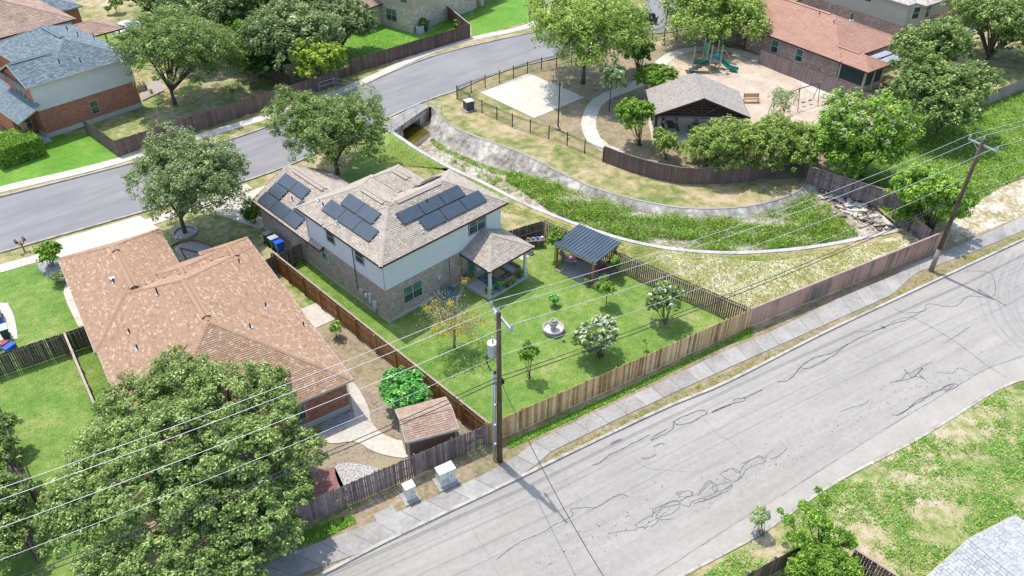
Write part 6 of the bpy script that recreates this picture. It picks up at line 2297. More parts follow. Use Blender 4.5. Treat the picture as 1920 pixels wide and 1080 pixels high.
# ================================================================== POLES AND WIRES
line = Vector((39.6, -10.2, 0)).normalized()
perp = Vector((-line.y, line.x, 0))


def insulator(root, p, r=.09, h=.32, lab=None):
    mb = MB()
    mb.lathe([(r * .45, 0), (r * .5, .05), (r, .08), (r * .6, .14), (r, .17), (r * .6, .23), (r * .9, .26), (r * .4, h)], 10)
    mb.build('insulator', m_porc, root, True, loc=p)


def utility_pole(label, b, h, lean=Vector((0, 0, 0)), full=False, pale=False):
    t = thing('utility_pole', label, 'utility pole', b, math.atan2(line.y, line.x))
    mb = MB()
    hb = 2.2 if pale else 0
    top = Vector((lean.x, lean.y, h))
    mb.path([Vector((0, 0, hb)) + top * (hb / h) * Vector((1, 1, 0)).length * 0, top], .185, 14, r1=.13)
    mb.build('shaft', m_pole, t, True)
    if pale:
        mb = MB()
        mb.path([(0, 0, -.1), (0, 0, hb)], .20, 14, r1=.187)
        mb.build('pole_base', m_polebase, t, True)
    arm = .95
    mb = MB()
    mb.obox(top + Vector((.13, -1.2, -.55)), (.10, 0, 0), (0, 2.4, 0), (0, 0, .12))
    mb.build('crossarm', m_galv, t)
    mb = MB()
    for s in (-1, 1):
        mb.path([top + Vector((.18, s * .75, -.52)), top + Vector((.15, 0, -1.15))], .02, 5)
    mb.build('arm_brace', m_galv, t)
    for s in (-1.12, 1.12):
        insulator(t, top + Vector((.18, s, -.43)))
    insulator(t, top + Vector((-.02, .0, .0)))
    return t, top


PB1, PB2, PB3, PB0 = W(-3.2, -15.55), W(36.4, -25.8), W(76, -36), W(-42.8, -5.4)
p1, top1 = utility_pole('tall brown utility pole with a transformer, nearest the camera', PB1, 12.0)
p2, top2 = utility_pole('leaning looking brown utility pole with a pale foot by the second road bend', PB2, 12.0, pale=True)
utility_pole('utility pole further along the road beyond the right edge', PB3, 12.0)
utility_pole('utility pole beyond the left edge carrying the wires', PB0, 12.3)
mb = MB()
mb.lathe([(.02, 0), (.27, .02), (.28, .05), (.28, .86), (.30, .87), (.30, .93), (.2, .98), (.05, 1.0)], 18)
mb.build('transformer', m_lightgrey, p1, True, loc=(-.12, .52, 8.55))
mb = MB()
mb.lathe([(.30, 0), (.30, .05), (.22, .10), (.02, .12)], 18)
mb.build('transformer_lid', m_white, p1, True, loc=(-.12, .52, 9.46))
for q in ((-.15, .45, 9.5), (-.05, .65, 9.5)):
    insulator(p1, q, .06, .35)
mb = MB()
mb.path([(-.1, .2, 8.8), (0, .1, 8.8)], .06, 6)
mb.path([(-.1, .2, 9.2), (0, .1, 9.2)], .06, 6)
mb.build('bracket', m_galv, p1)
mb = MB()
mb.path([(-.12, .30, 0), (-.12, .30, 7.3)], .055, 8)
mb.path([(-.28, .28, 0), (-.28, .28, 7.6)], .05, 8)
for z in (1.5, 3.2, 4.9, 6.6):
    mb.box((-.15, .2, z), (.35, .22, .05))
mb.build('conduit', m_galv, p1, True)
mb = MB()
for k in range(4):
    mb.path(smooth([Vector((-.1 - k * .06, .62, 8.9)), Vector((-.3 - k * .06, .75, 8.2)), Vector((-.35 + k * .04, .6, 7.6)), Vector((-.2, .3, 7.45))], 4), .014, 4)
mb.path([(-.1, .3, 7.3), (-.1, .3, 7.5)], .07, 6)
mb.build('service_leads', m_rubber, p1)
mb = MB()
mb.lathe([(.03, 0), (.13, .03), (.13, .5), (.08, .6)], 12)
mb.build('cutout', m_porc, p1, True, loc=(.02, .25, 11.3))
mb = MB()
mb.path([(.15, 0, 7.1), (.15, .05, 6.6)], .05, 6)
mb.box((.22, 0, 6.7), (.1, .3, .3))
mb.build('cable_clamp', m_black, p1)
mb = MB()
mb.box((0.16, .12, 2.25), (.03, .22, .3), .3)
mb.build('pole_tag', flat('orange_tag', (.8, .3, .02), .5), p2)


def wire(name, lab, pts, r, mat, sag=.9, group=None):
    mb = MB()
    for a, b in zip(pts, pts[1:]):
        P = []
        for k in range(25):
            t = k / 24
            p = a.lerp(b, t)
            p.z -= sag * 4 * t * (1 - t)
            P.append(p)
        mb.path(P, r, 5)
    o = mb.build(name, mat, smooth_=True)
    tag(o, lab, 'power line' if mat is m_alu else 'cable', group)


def poles_at(side, z, fwd=.0):
    return [b + perp * side + line * fwd + Vector((0, 0, z)) for b in (PB0, PB1, PB2, PB3)]


for s, z, lab in ((1.12, 11.93, 'bright overhead power line furthest from the road'), (.0, 12.35, 'bright overhead power line on the pole tops'), (-1.12, 11.93, 'bright overhead power line nearest the road')):
    wire('power_line', lab, poles_at(s, z, .15), .015, m_alu, .85, 'overhead lines between the poles')
wire('power_line', 'thin bare neutral wire below the crossarms', poles_at(.2, 8.7), .012, m_alu, .85)
wire('communication_cable', 'upper of the two thick black cables', poles_at(.2, 7.05), .024, m_rubber, .7)
wire('communication_cable', 'lower of the two thick black cables', poles_at(.2, 6.72), .028, m_rubber, .72)
mb = MB()
mb.path([G(930, 1110, 6.9), PB1 + Vector((0, -.2, 7.0))], .018, 5)
pp = PB1 + Vector((0, -.15, 7.0))
mb = MB()
P = []
e = pp + Vector((-6.5, -16.5, -.3))
for k in range(20):
    t = k / 19
    q = pp.lerp(e, t)
    q.z -= 1.2 * 4 * t * (1 - t)
    P.append(q)
mb.path(P, .02, 5)
tag(mb.build('service_drop', m_rubber), 'thin cable dropping from the near pole across the road toward the camera', 'cable')
# splice case on the lower cable
a, b = PB1 + perp * .2 + Vector((0, 0, 6.72)), PB2 + perp * .2 + Vector((0, 0, 6.72))
mb = MB()
q0, q1 = a.lerp(b, .155), a.lerp(b, .175)
for q, t in ((q0, .155), (q1, .175)):
    q.z -= .72 * 4 * t * (1 - t) + .12
mb.path([q0, q1], .10, 10)
tag(mb.build('splice_case', m_rubber, smooth_=True), 'black cylindrical splice case hanging on the lower cable', 'splice case')

# ================================================================== YARD THINGS
fn = G(1037, 621)
F = thing('fountain', 'round stone basin with an urn standing in it on the back lawn', 'fountain', fn)
m_basin = M('cast_stone', [(0.2, (.36, .28, .25)), (0.8, (.56, .47, .43))], [(2, .4, 4), (14, .3, 3)])
m_urn = M('stone_urn', [(0.2, (.27, .27, .22)), (0.8, (.46, .44, .37))], [(3, .4, 4), (14, .3, 3)])
mb = MB()
mb.lathe([(.70, 0), (.76, .05), (.78, .18), (.72, .2), (.75, .22), (.82, .36), (.82, .42), (.74, .42), (.69, .20), (.5, .14), (.0, .13)], 36)
mb.build('basin', m_basin, F, True)
mb = MB()
mb.face([(.69 * math.cos(k / 24 * 6.283), .69 * math.sin(k / 24 * 6.283), .22) for k in range(24)])
mb.build('basin_water', M('pale_basin_water', [(0.3, (.5, .5, .48)), (0.8, (.6, .6, .58))], [(1, .4, 3)], rough=.15), F)
mb = MB()
mb.lathe([(.2, .2), (.2, .26), (.17, .3), (.19, .42), (.33, .72), (.36, .86), (.33, .95), (.22, 1.02), (.2, 1.06), (.25, 1.1), (.24, 1.13), (.18, 1.12), (.16, 1.0), (.0, .95)], 24)
mb.build('urn', m_urn, F, True)
o = MB()
o.lathe([(.05, 0), (.12, .02), (.13, .16), (.06, .28), (.02, .3)], 10)
tag(o.build('garden_ornament', m_urn, smooth_=True, loc=G(1056, 640)), 'small round stone ornament on the lawn beside the fountain', 'ornament')

for (bx, w_, d_, h_, lab) in (((838, 905), 1.05, .62, 1.15, 'larger white utility cabinet on a concrete pad by the sidewalk'), ((770, 935), .62, .5, 1.05, 'smaller white utility cabinet left of the larger one')):
    b = G(*bx)
    t = thing('utility_cabinet', lab, 'cabinet', b, RD)
    mb = MB()
    mb.box((0, .1, -.02), (w_ + .35, d_ + .5, .1))
    mb.build('pad', m_walk, t)
    mb = MB()
    mb.box((0, .1, .08), (w_, d_, h_))
    mb.box((0, .1, .08), (w_ + .04, d_ + .04, .12))
    mb.build('body', m_cream if False else m_sid_white, t)
    mb = MB()
    mb.box((0, .1, .08 + h_), (w_ + .06, d_ + .06, .05))
    mb.build('top', m_white, t)
    mb = MB()
    mb.box((w_ * .22, .1 - d_ / 2 - .015, .65), (.03, .03, .14))
    mb.box((0, .1 - d_ / 2 - .002, .12), (.012, .01, h_ - .1))
    mb.build('door_handle', m_black, t)
    if w_ > 1:
        mb = MB()
        for k in range(7):
            a = [(-.38 + k * .07 + random.uniform(-.02, .02), .1 - d_ / 2 - .012, .35 + random.uniform(0, .35)) for _ in range(4)]
            mb.path(a, .008, 3)
        mb.build('graffiti', m_black, t)
pad('pull_box_pad', 'flat concrete lid in the soil beside the grey fence', [(700, 965), (735, 948), (745, 963), (708, 982)], m_walk, .05)

# rubbish bins


def bin_(lab, b, rz, mt, lid):
    t = thing('wheelie_bin', lab, 'bin', b, rz)
    mb = MB()
    lo = [(-.22, -.26), (.22, -.26), (.22, .26), (-.22, .26)]
    hi = [(-.29, -.33), (.29, -.33), (.29, .36), (-.29, .36)]
    for k in range(4):
        a, b2 = k, (k + 1) % 4
        mb.face([(*lo[a], .05), (*lo[b2], .05), (*hi[b2], .98), (*hi[a], .98)])
    mb.build('body', mt, t)
    mb = MB()
    mb.obox((-.32, -.37, .98), (.64, 0, 0), (0, .78, .05), (0, 0, .06))
    mb.obox((-.24, -.2, 1.04), (.48, 0, 0), (0, .45, .03), (0, 0, .03))
    mb.build('lid', lid, t)
    for s in (-.26, .26):
        mb = MB()
        mb.path([(s - .03, .3, .12), (s + .03, .3, .12)], .12, 12)
        mb.build('wheel', m_black, t)


m_binblue = flat('blue_plastic', (.01, .10, .55), .4)
m_bingreen = flat('green_plastic', (.02, .22, .09), .45)
m_bingrey = flat('charcoal_plastic', (.06, .065, .07), .45)
m_bindk = flat('dark_green_plastic', (.03, .10, .05), .45)
bq = W(-.75, 15.0)
bin_('blue wheeled bin beside the garage wall', W(-.85, 14.0), math.pi / 2, m_binblue, m_binblue)
bin_('green wheeled bin with a pale lid between the blue and charcoal bins', W(-.85, 14.9), math.pi / 2, m_bingreen, m_porc)
bin_('charcoal wheeled bin furthest along the garage wall', W(-.85, 15.8), math.pi / 2 + .2, m_bingrey, m_bingrey)
bin_('dark green wheeled bin at the left edge by the white pad', G(14, 634), a10, m_bindk, m_porc)
bin_('blue wheeled bin at the left edge above the green one', G(3, 612), a10, m_binblue, m_bingrey)
bin_('charcoal wheeled bin at the top of the row on the left edge', G(0, 598), a10, m_bingrey, m_bingrey)
for px_, py_, mt, dims, lab in ((10, 648, m_redcush, (.5, .4, .3), 'red plastic toy box at the left edge'), (20, 655, m_binblue, (.8, .45, .35), 'dark blue tub by the left gate'), (-2, 655, m_white, (.4, .35, .45), 'white bucket beside the blue tub')):
    b = G(px_, py_)
    mb = MB()
    mb.prism([(-dims[0] / 2, -dims[1] / 2), (dims[0] / 2, -dims[1] / 2), (dims[0] / 2.4, dims[1] / 2), (-dims[0] / 2.4, dims[1] / 2)], 0, dims[2])
    mb.box((0, 0, dims[2]), (dims[0] * 1.08, dims[1] * 1.1, .04))
    tag(mb.build('storage_tub', mt, loc=b, rz=.4), lab, 'tub')


def ac_unit(lab, b, w_, h_, mt, rz=0):
    t = thing('air_conditioner', lab, 'air conditioner', b, rz)
    mb = MB()
    mb.box((0, 0, -.02), (w_ + .25, w_ + .25, .1))
    mb.build('pad', m_walk, t)
    mb = MB()
    c = w_ / 2
    k = w_ * .14
    poly = [(-c + k, -c), (c - k, -c), (c, -c + k), (c, c - k), (c - k, c), (-c + k, c), (-c, c - k), (-c, -c + k)]
    mb.prism(poly, .08, h_)
    for i in range(9):
        mb.prism([(x * 1.02, y * 1.02) for x, y in poly], .14 + i * (h_ - .25) / 9, .16 + i * (h_ - .25) / 9)
    mb.build('casing', mt, t)
    mb = MB()
    for r in (.12, .2, .28, .36):
        pts = [(r * w_ / .8 * math.cos(a / 16 * 6.283), r * w_ / .8 * math.sin(a / 16 * 6.283), h_ + .03) for a in range(17)]
        mb.path(pts, .012, 4)
    mb.build('fan_grille', m_black, t)


ac_unit('grey green air conditioner behind the half bare tree', W(5.35, -.95, 0), .82, .85, m_teal)
ac_unit('pale blue air conditioner of the limestone house', G(788, 62), .9, 1.0, m_lightgrey, .14)
ac_unit('dark air conditioner of the limestone house', G(803, 55), .95, 1.05, m_bluegrey, .14)
b = G(879, 206)
t = thing('transformer_cabinet', 'dark green grey transformer box on a slab outside the park fence', 'cabinet', b, RD)
mb = MB()
mb.box((0, 0, -.02), (1.3, 1.3, .15))
mb.build('pad', m_walk, t)
mb = MB()
mb.box((0, 0, .13), (.95, .9, .95))
mb.box((0, .05, 1.08), (.98, .9, .05))
mb.build('body', m_bingrey, t)
mb = MB()
mb.box((0, 0, 1.13), (.99, .95, .04))
mb.build('lid', m_lightgrey, t)

# mailboxes
t = thing('mailbox_post', 'brown post carrying two dark mailboxes at the left kerb', 'mailbox', G(46, 471), .0)
mb = MB()
mb.box((0, 0, 0), (.11, .11, .9))
mb.path([(0, 0, .55), (-.32, 0, 1.0)], .05, 4)
mb.path([(0, 0, .55), (.32, 0, 1.0)], .05, 4)
mb.obox((-.42, -.05, .98), (.84, 0, 0), (0, .1, 0), (0, 0, .06))
mb.build('post', m_sidewood, t)
for s in (-.32, .32):
    mb = MB()
    pr = [(-.1, 0), (.1, 0), (.1, .12), (.07, .19), (0, .22), (-.07, .19), (-.1, .12)]
    n = len(pr)
    mb.v = [(s + x, -.25, 1.04 + z) for x, z in pr] + [(s + x, .25, 1.04 + z) for x, z in pr]
    mb.f = [tuple(range(n)), tuple(reversed(range(n, 2 * n)))] + [(k, k + n, (k + 1) % n + n, (k + 1) % n) for k in range(n)]
    mb.mi = [0] * len(mb.f)
    mb.t = [.5] * len(mb.f)
    mb.build('mailbox', m_bingrey, t)

# park lamp and hoop


def lamp(lab, b, h, head=True):
    t = thing('lamp_post', lab, 'lamp post', b, .4)
    mb = MB()
    mb.lathe([(.28, -.05), (.28, .25), (.2, .3), (.12, .36)], 12)
    mb.build('base', m_walk, t)
    mb = MB()
    mb.path([(0, 0, .3), (0, 0, h)], .085, 8, r1=.06)
    mb.build('pole', m_black, t)
    mb = MB()
    mb.path([(0, 0, h - .05), (-.45, .3, h + .02)], .03, 5)
    mb.box((-.6, .4, h - .02), (.55, .28, .1), -.6)
    mb.build('lamp_head', m_bingrey, t)


lamp('tall black lamp post beside the basketball court', G(1046, 243), 5.7)
lamp('tall black lamp post by the upper corner of the park', G(1244, 84), 5.6)
t = thing('basketball_hoop', 'basketball hoop with a pale fan shaped backboard on a grey post', 'basketball hoop', G(1052, 204), .0)
hz_, ht_ = above(G(1052, 204), 1037, 142)
mb = MB()
mb.path([(0, 0, 0), (0, 0, 3.1), (-.5, .55, 3.5)], .07, 8)
mb.build('post', m_galv, t)
mb = MB()
fan = [(.75 * math.cos(a), .95 * math.sin(a)) for a in [math.radians(q) for q in range(0, 181, 15)]]
fan = [(-.62, -.1)] + [(x, y * .85) for x, y in fan[::-1]] + [(.62, -.1)]
ax = Vector((.72, .69, 0))
nx = Vector((-.69, .72, 0))
c0 = Vector((-.55, .6, 3.2))
pf = [c0 + ax * x + Vector((0, 0, y)) for x, y in fan]
mb.face(pf)
mb.face([p + nx * .05 for p in pf[::-1]])
for k in range(len(pf)):
    a, b = pf[k], pf[(k + 1) % len(pf)]
    mb.face([b, a, a + nx * .05, b + nx * .05])
mb.build('backboard', m_porc, t)
mb = MB()
rc = c0 + nx * .33 + Vector((0, 0, .08))
mb.path([rc + Vector((.23 * math.cos(a / 14 * 6.283), .23 * math.sin(a / 14 * 6.283), 0)) for a in range(15)], .015, 5)
mb.build('rim', flat('orange_rim', (.6, .15, .03), .5), t)

# playground
pl = G(1334, 132)
t = thing('play_structure', 'green and tan play structure with a teal slide in the park', 'play structure', pl, 0)
Ld = lambda px_, py_, z: (G(px_, py_, z) - pl)
m_tanpost = flat('tan_play_post', (.42, .34, .22), .5)
m_green = flat('green_play_plastic', (.015, .16, .10), .4)
m_tealp = flat('teal_slide_plastic', (.01, .27, .25), .25)
dk0 = Vector((0, .4, 0))
posts = [(-1.9, 1.6, 3.0), (-.9, -.2, 3.4), (.1, -1.0, 3.4), (.1, .9, 3.4), (1.1, .2, 3.4), (.8, 2.0, 3.4)]
for x, y, h in posts:
    mb = MB()
    mb.path([(x, y, 0), (x, y, h)], .07, 8)
    mb.build('post', m_tanpost, t)
    mb = MB()
    mb.lathe([(.09, 0), (.09, .08), (.04, .13)], 8, (x, y, h))
    mb.build('post_cap', m_tealp, t)
mb = MB()
mb.prism([(-.9, -.2), (.1, -1.0), (1.1, .2), (.1, .95)], 1.15, 1.25)
mb.prism([(.1, .95), (1.1, .2), (1.5, 1.4), (.8, 2.0)], 1.35, 1.45)
mb.build('platform', m_bingrey, t)
mb = MB()
mb.obox((.1, .95, 1.4), (.7, 1.05, 0), (.04, -.04, 0), (0, 0, 1.5))
mb.obox((.8, 2.0, 1.4), (.6, -.6, 0), (.04, .04, 0), (0, 0, 1.4))
mb.obox((-1.9, 1.6, .9), (1.0, -1.6, 0), (.04, .03, 0), (0, 0, .7))
mb.build('side_panel', m_green, t)
mb = MB()
for k in range(4):
    z = 2.0 + k * .25
    mb.path([(-.9, -.2, z), (.1, -1.0, z)], .03, 5)
mb.path(smooth([Vector((-1.9, 1.6, 1.0)), Vector((-1.2, .6, 1.6)), Vector((-.9, -.2, 2.2))], 3), .03, 5)
mb.path(smooth([Vector((-2.6, 1.2, .6)), Vector((-1.6, .6, 1.5)), Vector((-.9, -.2, 1.9))], 3), .03, 5)
mb.build('handrail', m_tealp, t)
se = Ld(1378, 131, .25)
st = Vector((1.2, .6, 1.3))
pts = smooth([st, st.lerp(se, .25) + Vector((0, 0, .05)), st.lerp(se, .7) + Vector((0, 0, -.25)), se, se + (se - st).normalized() * .35 + Vector((0, 0, .08))], 5)
mb = MB()
dd_ = (se - st)
dd_.z = 0
sdv = Vector((-dd_.y, dd_.x, 0)).normalized() * .3
for a, b in zip(pts, pts[1:]):
    for s0, s1, z0, z1 in ((-1, 1, 0, 0), (-1, -1, 0, .28), (1, 1, 0, .28)):
        mb.face([a + sdv * s0 + Vector((0, 0, z0)), b + sdv * s0 + Vector((0, 0, z0)), b + sdv * s1 + Vector((0, 0, z1)), a + sdv * s1 + Vector((0, 0, z1))])
for s in (-1, 1):
    mb.path([p + sdv * s + Vector((0, 0, .28)) for p in pts], .045, 6)
mb.build('slide', m_tealp, t)
mb = MB()
q0, q1 = Vector((-2.6, 1.7, .0)), Vector((-.9, .3, 1.1))
for k in range(6):
    q = q0.lerp(q1, k / 5)
    mb.box((q.x, q.y, q.z), (.5, 1.0, .12), -.7)
mb.build('climbing_steps', m_bingrey, t)
mb = MB()
mb.path(smooth([Vector((1.3, -1.6, 0)), Vector((1.3, -1.6, 1.4)), Vector((.6, -1.2, 2.6)), Vector((.1, -1.0, 2.8))], 4), .035, 5)
mb.lathe([(.02, 0), (.28, .05), (.3, .12), (.1, .14)], 10, (.5, -1.9, .25))
mb.build('climbing_pole', m_tanpost, t)

sw_b = G(1500, 208)
t = thing('swing_set', 'metal swing set with green joints on the tan play gravel', 'swing set', sw_b)
A0, A1, A2 = Ld(1452, 183, 2.4) + pl - sw_b, Ld(1500, 166, 2.4) + pl - sw_b, Ld(1538, 155, 2.4) + pl - sw_b
mb = MB()
mb.path([A0, A1, A2], .05, 8)
for a in (A0, A1, A2):
    for s in (Vector((.75, .72, -2.4)), Vector((-.75, -.72, -2.4))):
        mb.path([a, a + s * Vector((1, 1, 1)).length / 1.732], .04, 6)
mb.build('frame', m_trim, t)
for a in (A0, A1, A2):
    mb = MB()
    mb.lathe([(.03, -.12), (.11, -.05), (.11, .08), (.04, .12)], 8, a)
    mb.build('joint', m_tealp, t)
for k, (a, b) in enumerate(((A0, A1), (A1, A2))):
    for f in (.35, .7):
        c = a.lerp(b, f)
        mb = MB()
        e2 = (b - a).normalized() * .2
        mb.path([c - e2, c - e2 + Vector((0, 0, -1.9))], .01, 4)
        mb.path([c + e2, c + e2 + Vector((0, 0, -1.9))], .01, 4)
        mb.build('chain', m_galv, t)
        mb = MB()
        mb.box((c.x, c.y, c.z - 1.95), (.5, .2, .05), math.atan2(e2.y, e2.x))
        mb.build('swing_seat', m_black, t)


def bench(lab, b, rz):
    t = thing('park_bench', lab, 'bench', b, rz)
    mb = MB()
    for k in range(4):
        mb.box((0, -.2 + k * .13, .44), (1.8, .11, .04))
    mb.build('seat', m_sidewood if 'brown' in lab else m_redwood, t)
    mb = MB()
    for k in range(3):
        mb.box((0, .3 + k * .03, .55 + k * .14), (1.8, .04, .11))
    mb.build('backrest', m_sidewood, t)
    for s in (-.8, .8):
        mb = MB()
        mb.path([(s, -.25, 0), (s, -.2, .42), (s, .28, .42), (s, .42, .95)], .035, 5)
        mb.path([(s, .3, .42), (s, .35, 0)], .035, 5)
        mb.build('leg', m_black, t)


bench('brown slatted park bench right of the pavilion roof', G(1408, 192), -.75)
bench('reddish slatted park bench standing by the long brown fence', G(1438, 116), a9 + math.pi / 2 + math.pi)

# vehicles


def car(lab, b, rz, paint, L=4.6, Wd=1.85, H=1.6, suv=True):
    t = thing('parked_car', lab, 'car', b, rz)
    prof = [(-L / 2, .45), (-L / 2, .85), (-L / 2 + .15, 1.0), (-L / 2 + .35 if suv else -L / 2 + .9, 1.05), (-L / 2 + .55 if suv else -L / 2 + 1.4, H - .05), (-L / 2 + .9 if suv else -L / 2 + 1.9, H), (.55, H), (1.2, 1.05), (L / 2 - .15, .92), (L / 2, .75), (L / 2, .4), (L / 2 - .1, .3), (-L / 2 + .1, .3)]
    mb = MB()
    n = len(prof)
    ys = [(-Wd / 2, 1), (-Wd / 2 + .1, 1), (Wd / 2 - .1, 1), (Wd / 2, 1)]
    rows = []
    for j, (y, s) in enumerate(((-Wd / 2, .0), (-Wd / 2 + .12, 1), (Wd / 2 - .12, 1), (Wd / 2, .0))):
        row = []
        for x, z in prof:
            zz = z if s else (min(z, 1.0) if z > 1.0 else z)
            row.append((x * (1 if s else .985), y, zz))
        rows.append(row)
    for a, b2 in zip(rows, rows[1:]):
        for k in range(n):
            k2 = (k + 1) % n
            mb.face([a[k], b2[k], b2[k2], a[k2]])
    mb.face(rows[0])
    mb.face(rows[-1][::-1])
    mb.build('body', paint, t)
    mb = MB()
    x0 = -L / 2 + (.6 if suv else 1.45)
    for s in (-1, 1):
        y = s * (Wd / 2 - .065)
        q = [(x0, y, 1.08), (1.1, y, 1.08), (.5, s * (Wd / 2 - .10), H - .1), (x0 + .1, s * (Wd / 2 - .10), H - .1)]
        mb.face(q if s < 0 else q[::-1])
    mb.face([(1.18, -.8, 1.1), (1.18, .8, 1.1), (.62, .74, H - .06), (.62, -.74, H - .06)])
    xb = -L / 2 + (.33 if suv else .95)
    mb.face([(xb, .8, 1.12), (xb, -.8, 1.12), (xb + .17, -.74, H - .12), (xb + .17, .74, H - .12)])
    mb.build('windows', m_glass, t)
    for x in (-L / 2 + .85, L / 2 - .85):
        for s in (-1, 1):
            mb = MB()
            mb.path([(x, s * (Wd / 2 - .2), .34), (x, s * (Wd / 2 + .01), .34)], .34, 16)
            o = mb.build('wheel', m_black, t)
            mb = MB()
            mb.path([(x, s * (Wd / 2 + .012), .34), (x, s * (Wd / 2 + .02), .34)], .2, 12)
            mb.build('rim', m_galv, o)
    for s in (-1, 1):
        mb = MB()
        mb.box((L / 2 - .02, s * .65, .72), (.08, .35, .14))
        mb.build('headlight', m_white, t)
        mb = MB()
        mb.box((-L / 2 + .0, s * .75, .85), (.06, .18, .3))
        mb.build('tail_light', m_redcush, t)


car('dark blue sport utility car parked on the street behind the mesquite', G(1200, 44), 2.6, flat('dark_blue_paint', (.015, .03, .09), .25, coat=.8))
car('white car parked on the grass behind the blue roofed house', G(245, 62), .35, flat('white_car_paint', (.75, .76, .8), .25, coat=.8), suv=False)
# stop sign
t = thing('stop_sign', 'small red sign on a post at the street corner by the top edge', 'sign', G(995, 34), 0)
mb = MB()
mb.box((0, 0, 0), (.06, .06, 2.6))
mb.build('post', m_galv, t)
mb = MB()
oc = [(.36 * math.cos(math.radians(22.5 + 45 * k)), .36 * math.sin(math.radians(22.5 + 45 * k))) for k in range(8)]
e1 = Vector((.6, -.8, 0))
c0 = Vector((-.03, -.04, 2.35))
mb.face([c0 + e1 * x + Vector((0, 0, y)) for x, y in oc])
mb.face([c0 + e1 * x + Vector((0, 0, y)) + Vector((.02, .02, 0)) for x, y in oc[::-1]])
mb.build('sign_plate', flat('sign_red', (.55, .03, .03), .4), t)

# rear patio things
t = thing('dog_house', 'rounded tan dog house on the patio behind the red brick house', 'dog house', G(267, 168, .15), .8)
mb = MB()
mb.lathe([(.5, 0), (.55, .1), (.52, .5), (.4, .75), (.2, .9), (.0, .95)], 14)
mb.build('shell', m_sid_tan, t, True)
mb = MB()
mb.face([(-.18, -.56, .1), (.18, -.56, .1), (.18, -.55, .5), (0, -.53, .62), (-.18, -.55, .5)])
mb.build('doorway', m_black, t)
mb = MB()
mb.lathe([(.16, 0), (.2, .4), (.17, .4), (.14, .05)], 12)
tag(mb.build('bucket', flat('yellow_plastic', (.85, .45, .02), .5), loc=G(284, 174, .15)), 'yellow bucket on the patio right of the dog house', 'bucket')
mb = MB()
mb.lathe([(.9, 0), (.95, .2), (.85, .22), (.8, .05), (0, .05)], 18)
tag(mb.build('paddling_pool', m_black, loc=G(700, 42)), 'black round tub with a white dish on the lawn of the limestone house', 'tub')

# pots and plants on the porch and at the back corner
potd = [(921, 553, .25, .22, m_teal, 'teal pot with a plant beside the front porch post'), (913, 551, .25, .16, m_pot, 'small dark pot left of the front porch post'), (937, 545, .25, .24, m_teal, 'large teal pot right of the front porch post'),
        (952, 538, .35, .13, m_black, 'small black pot on the plant shelf, left'), (962, 533, .35, .13, m_black, 'small black pot on the plant shelf, right'), (975, 521, .25, .2, m_bingreen, 'green pot with a leafy plant at the far porch post'), (884, 521, .75, .16, m_redcush, 'red pot by the planter at the wall')]
for i, (px_, py_, z, r, mt, lab) in enumerate(potd):
    b = G(px_, py_, z)
    t = thing('potted_plant', lab, 'potted plant', b)
    mb = MB()
    mb.lathe([(r * .6, 0), (r, r * 1.6), (r * 1.1, r * 1.7), (r * .9, r * 1.65), (0, r * 1.5)], 14)
    mb.build('pot', mt, t, True)
    g = np.random.default_rng(i)
    n = 160
    P = g.normal(0, .4, (n, 3)) * [r * 1.6, r * 1.6, r * 1.5] + [0, 0, r * 2.8]
    me = leaf_mesh('leaves', P, g.normal(size=(n, 3)) + [0, 0, .7], np.full(n, .07), g.uniform(.2, .9, n), [l_bright if i % 2 else l_fig], g=g)
    o = bpy.data.objects.new('leaves', me)
    COL.objects.link(o)
    o.parent = t
t = thing('potting_table', 'weathered potting table crowded with pots at the back fence corner', 'table', G(1003, 462), -.6)
mb = MB()
for k in range(4):
    mb.box((0, -.24 + k * .16, .72), (1.6, .15, .04))
mb.build('tabletop', m_greywood, t)
for u in (-.7, .7):
    for v in (-.22, .22):
        mb = MB()
        mb.box((u, v, 0), (.07, .07, .72))
        mb.build('leg', m_greywood, t)
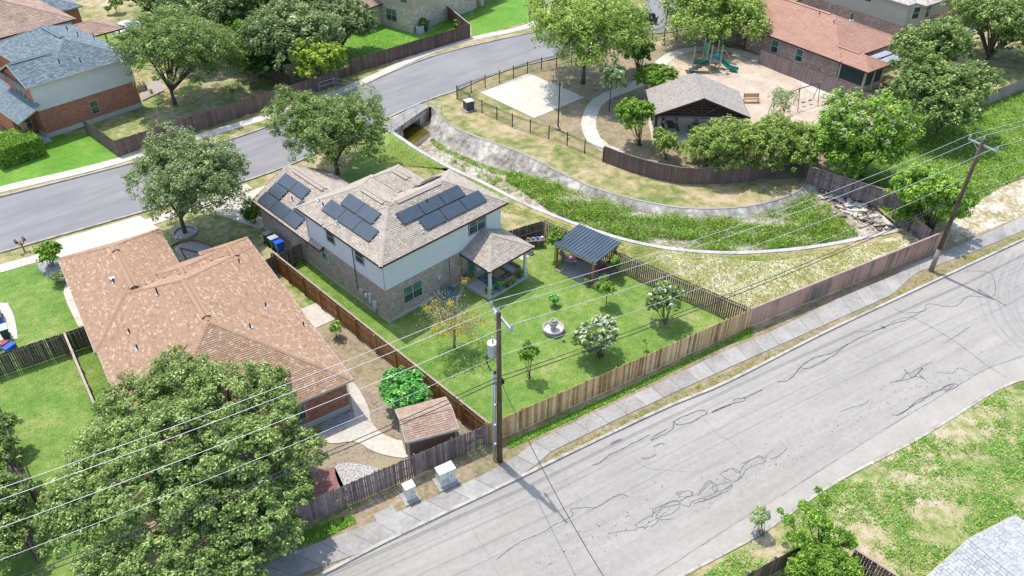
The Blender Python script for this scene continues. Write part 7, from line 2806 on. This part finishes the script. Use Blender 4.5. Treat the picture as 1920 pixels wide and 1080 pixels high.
for i, (u, mt, lab) in enumerate(((-.6, m_pot, 'terracotta pot at the left end of the potting table'), (-.2, m_teal, 'teal pot near the middle of the potting table'), (.2, m_binblue, 'bright blue pot right of the teal pot'), (.6, m_white, 'white pot at the right end of the potting table'))):
    b = t.location + Vector((u * math.cos(-.6), u * math.sin(-.6), .76))
    mb = MB()
    mb.lathe([(.07, 0), (.12, .18), (.1, .18), (.0, .15)], 10)
    tag(mb.build('pot', mt, loc=b), lab, 'pot')
b = G(1010, 455)
mb = MB()
mb.lathe([(.2, 0), (.33, .4), (.3, .4), (.18, .08), (0, .08)], 14)
tag(mb.build('planter_bowl', m_lightgrey, loc=b), 'wide grey planter bowl behind the potting table', 'planter')
pad('stepping_slab', 'pale square slab between the porch and the pergola', [(968, 480), (990, 468), (1005, 475), (978, 489)], m_conc, .05)
mb = MB()
mb.lathe([(.34, 0), (.36, .03), (.2, .05), (0, .05)], 16)
tag(mb.build('drain_cover', m_bingrey, loc=G(994, 475, .05)), 'round dark cover lying on the pale slab by the porch', 'cover')
# stone ring under the oak
root = struct('tree_ring', 'ring of pale stones round the foot of the oak in front')
bR = G(347, 437)
for k in range(22):
    a = k / 22 * 6.283
    mb = MB()
    mb.box((0, 0, 0), (.26, .2, .14 + random.random() * .04))
    mb.build('edging_stone', m_whitestone, root, loc=(bR.x + 1.0 * math.cos(a), bR.y + 1.0 * math.sin(a), 0), rz=a + 1.57)
sheet('tree_ring_bed', [W(bR.x + .9 * math.cos(k / 16 * 6.283), bR.y + .9 * math.sin(k / 16 * 6.283)) for k in range(16)], m_whitestone, 4)
root = thing('garden_border', 'curved white pebble border beside the porch of the tan roofed house', 'border', G(360, 480))
sheet('pebble_bed', smooth(PX((328, 462), (360, 455), (400, 465), (385, 480), (350, 500), (336, 480)), 3, True), m_whitestone, 3, 'white pebble bed beside the tan roof')
mb = MB()
pp_ = [p - root.location + Vector((0, 0, .06)) for p in smooth(PX((322, 462), (345, 452), (375, 453), (402, 465)), 4)]
mb.path(pp_, .09, 5)
pp_ = [p - root.location + Vector((0, 0, .06)) for p in PX((338, 466), (385, 478))]
mb.path(pp_, .07, 5)
pp_ = [p - root.location + Vector((0, 0, .06)) for p in PX((338, 466), (355, 498))]
mb.path(pp_, .07, 5)
mb.build('edging', m_redmulch, root)
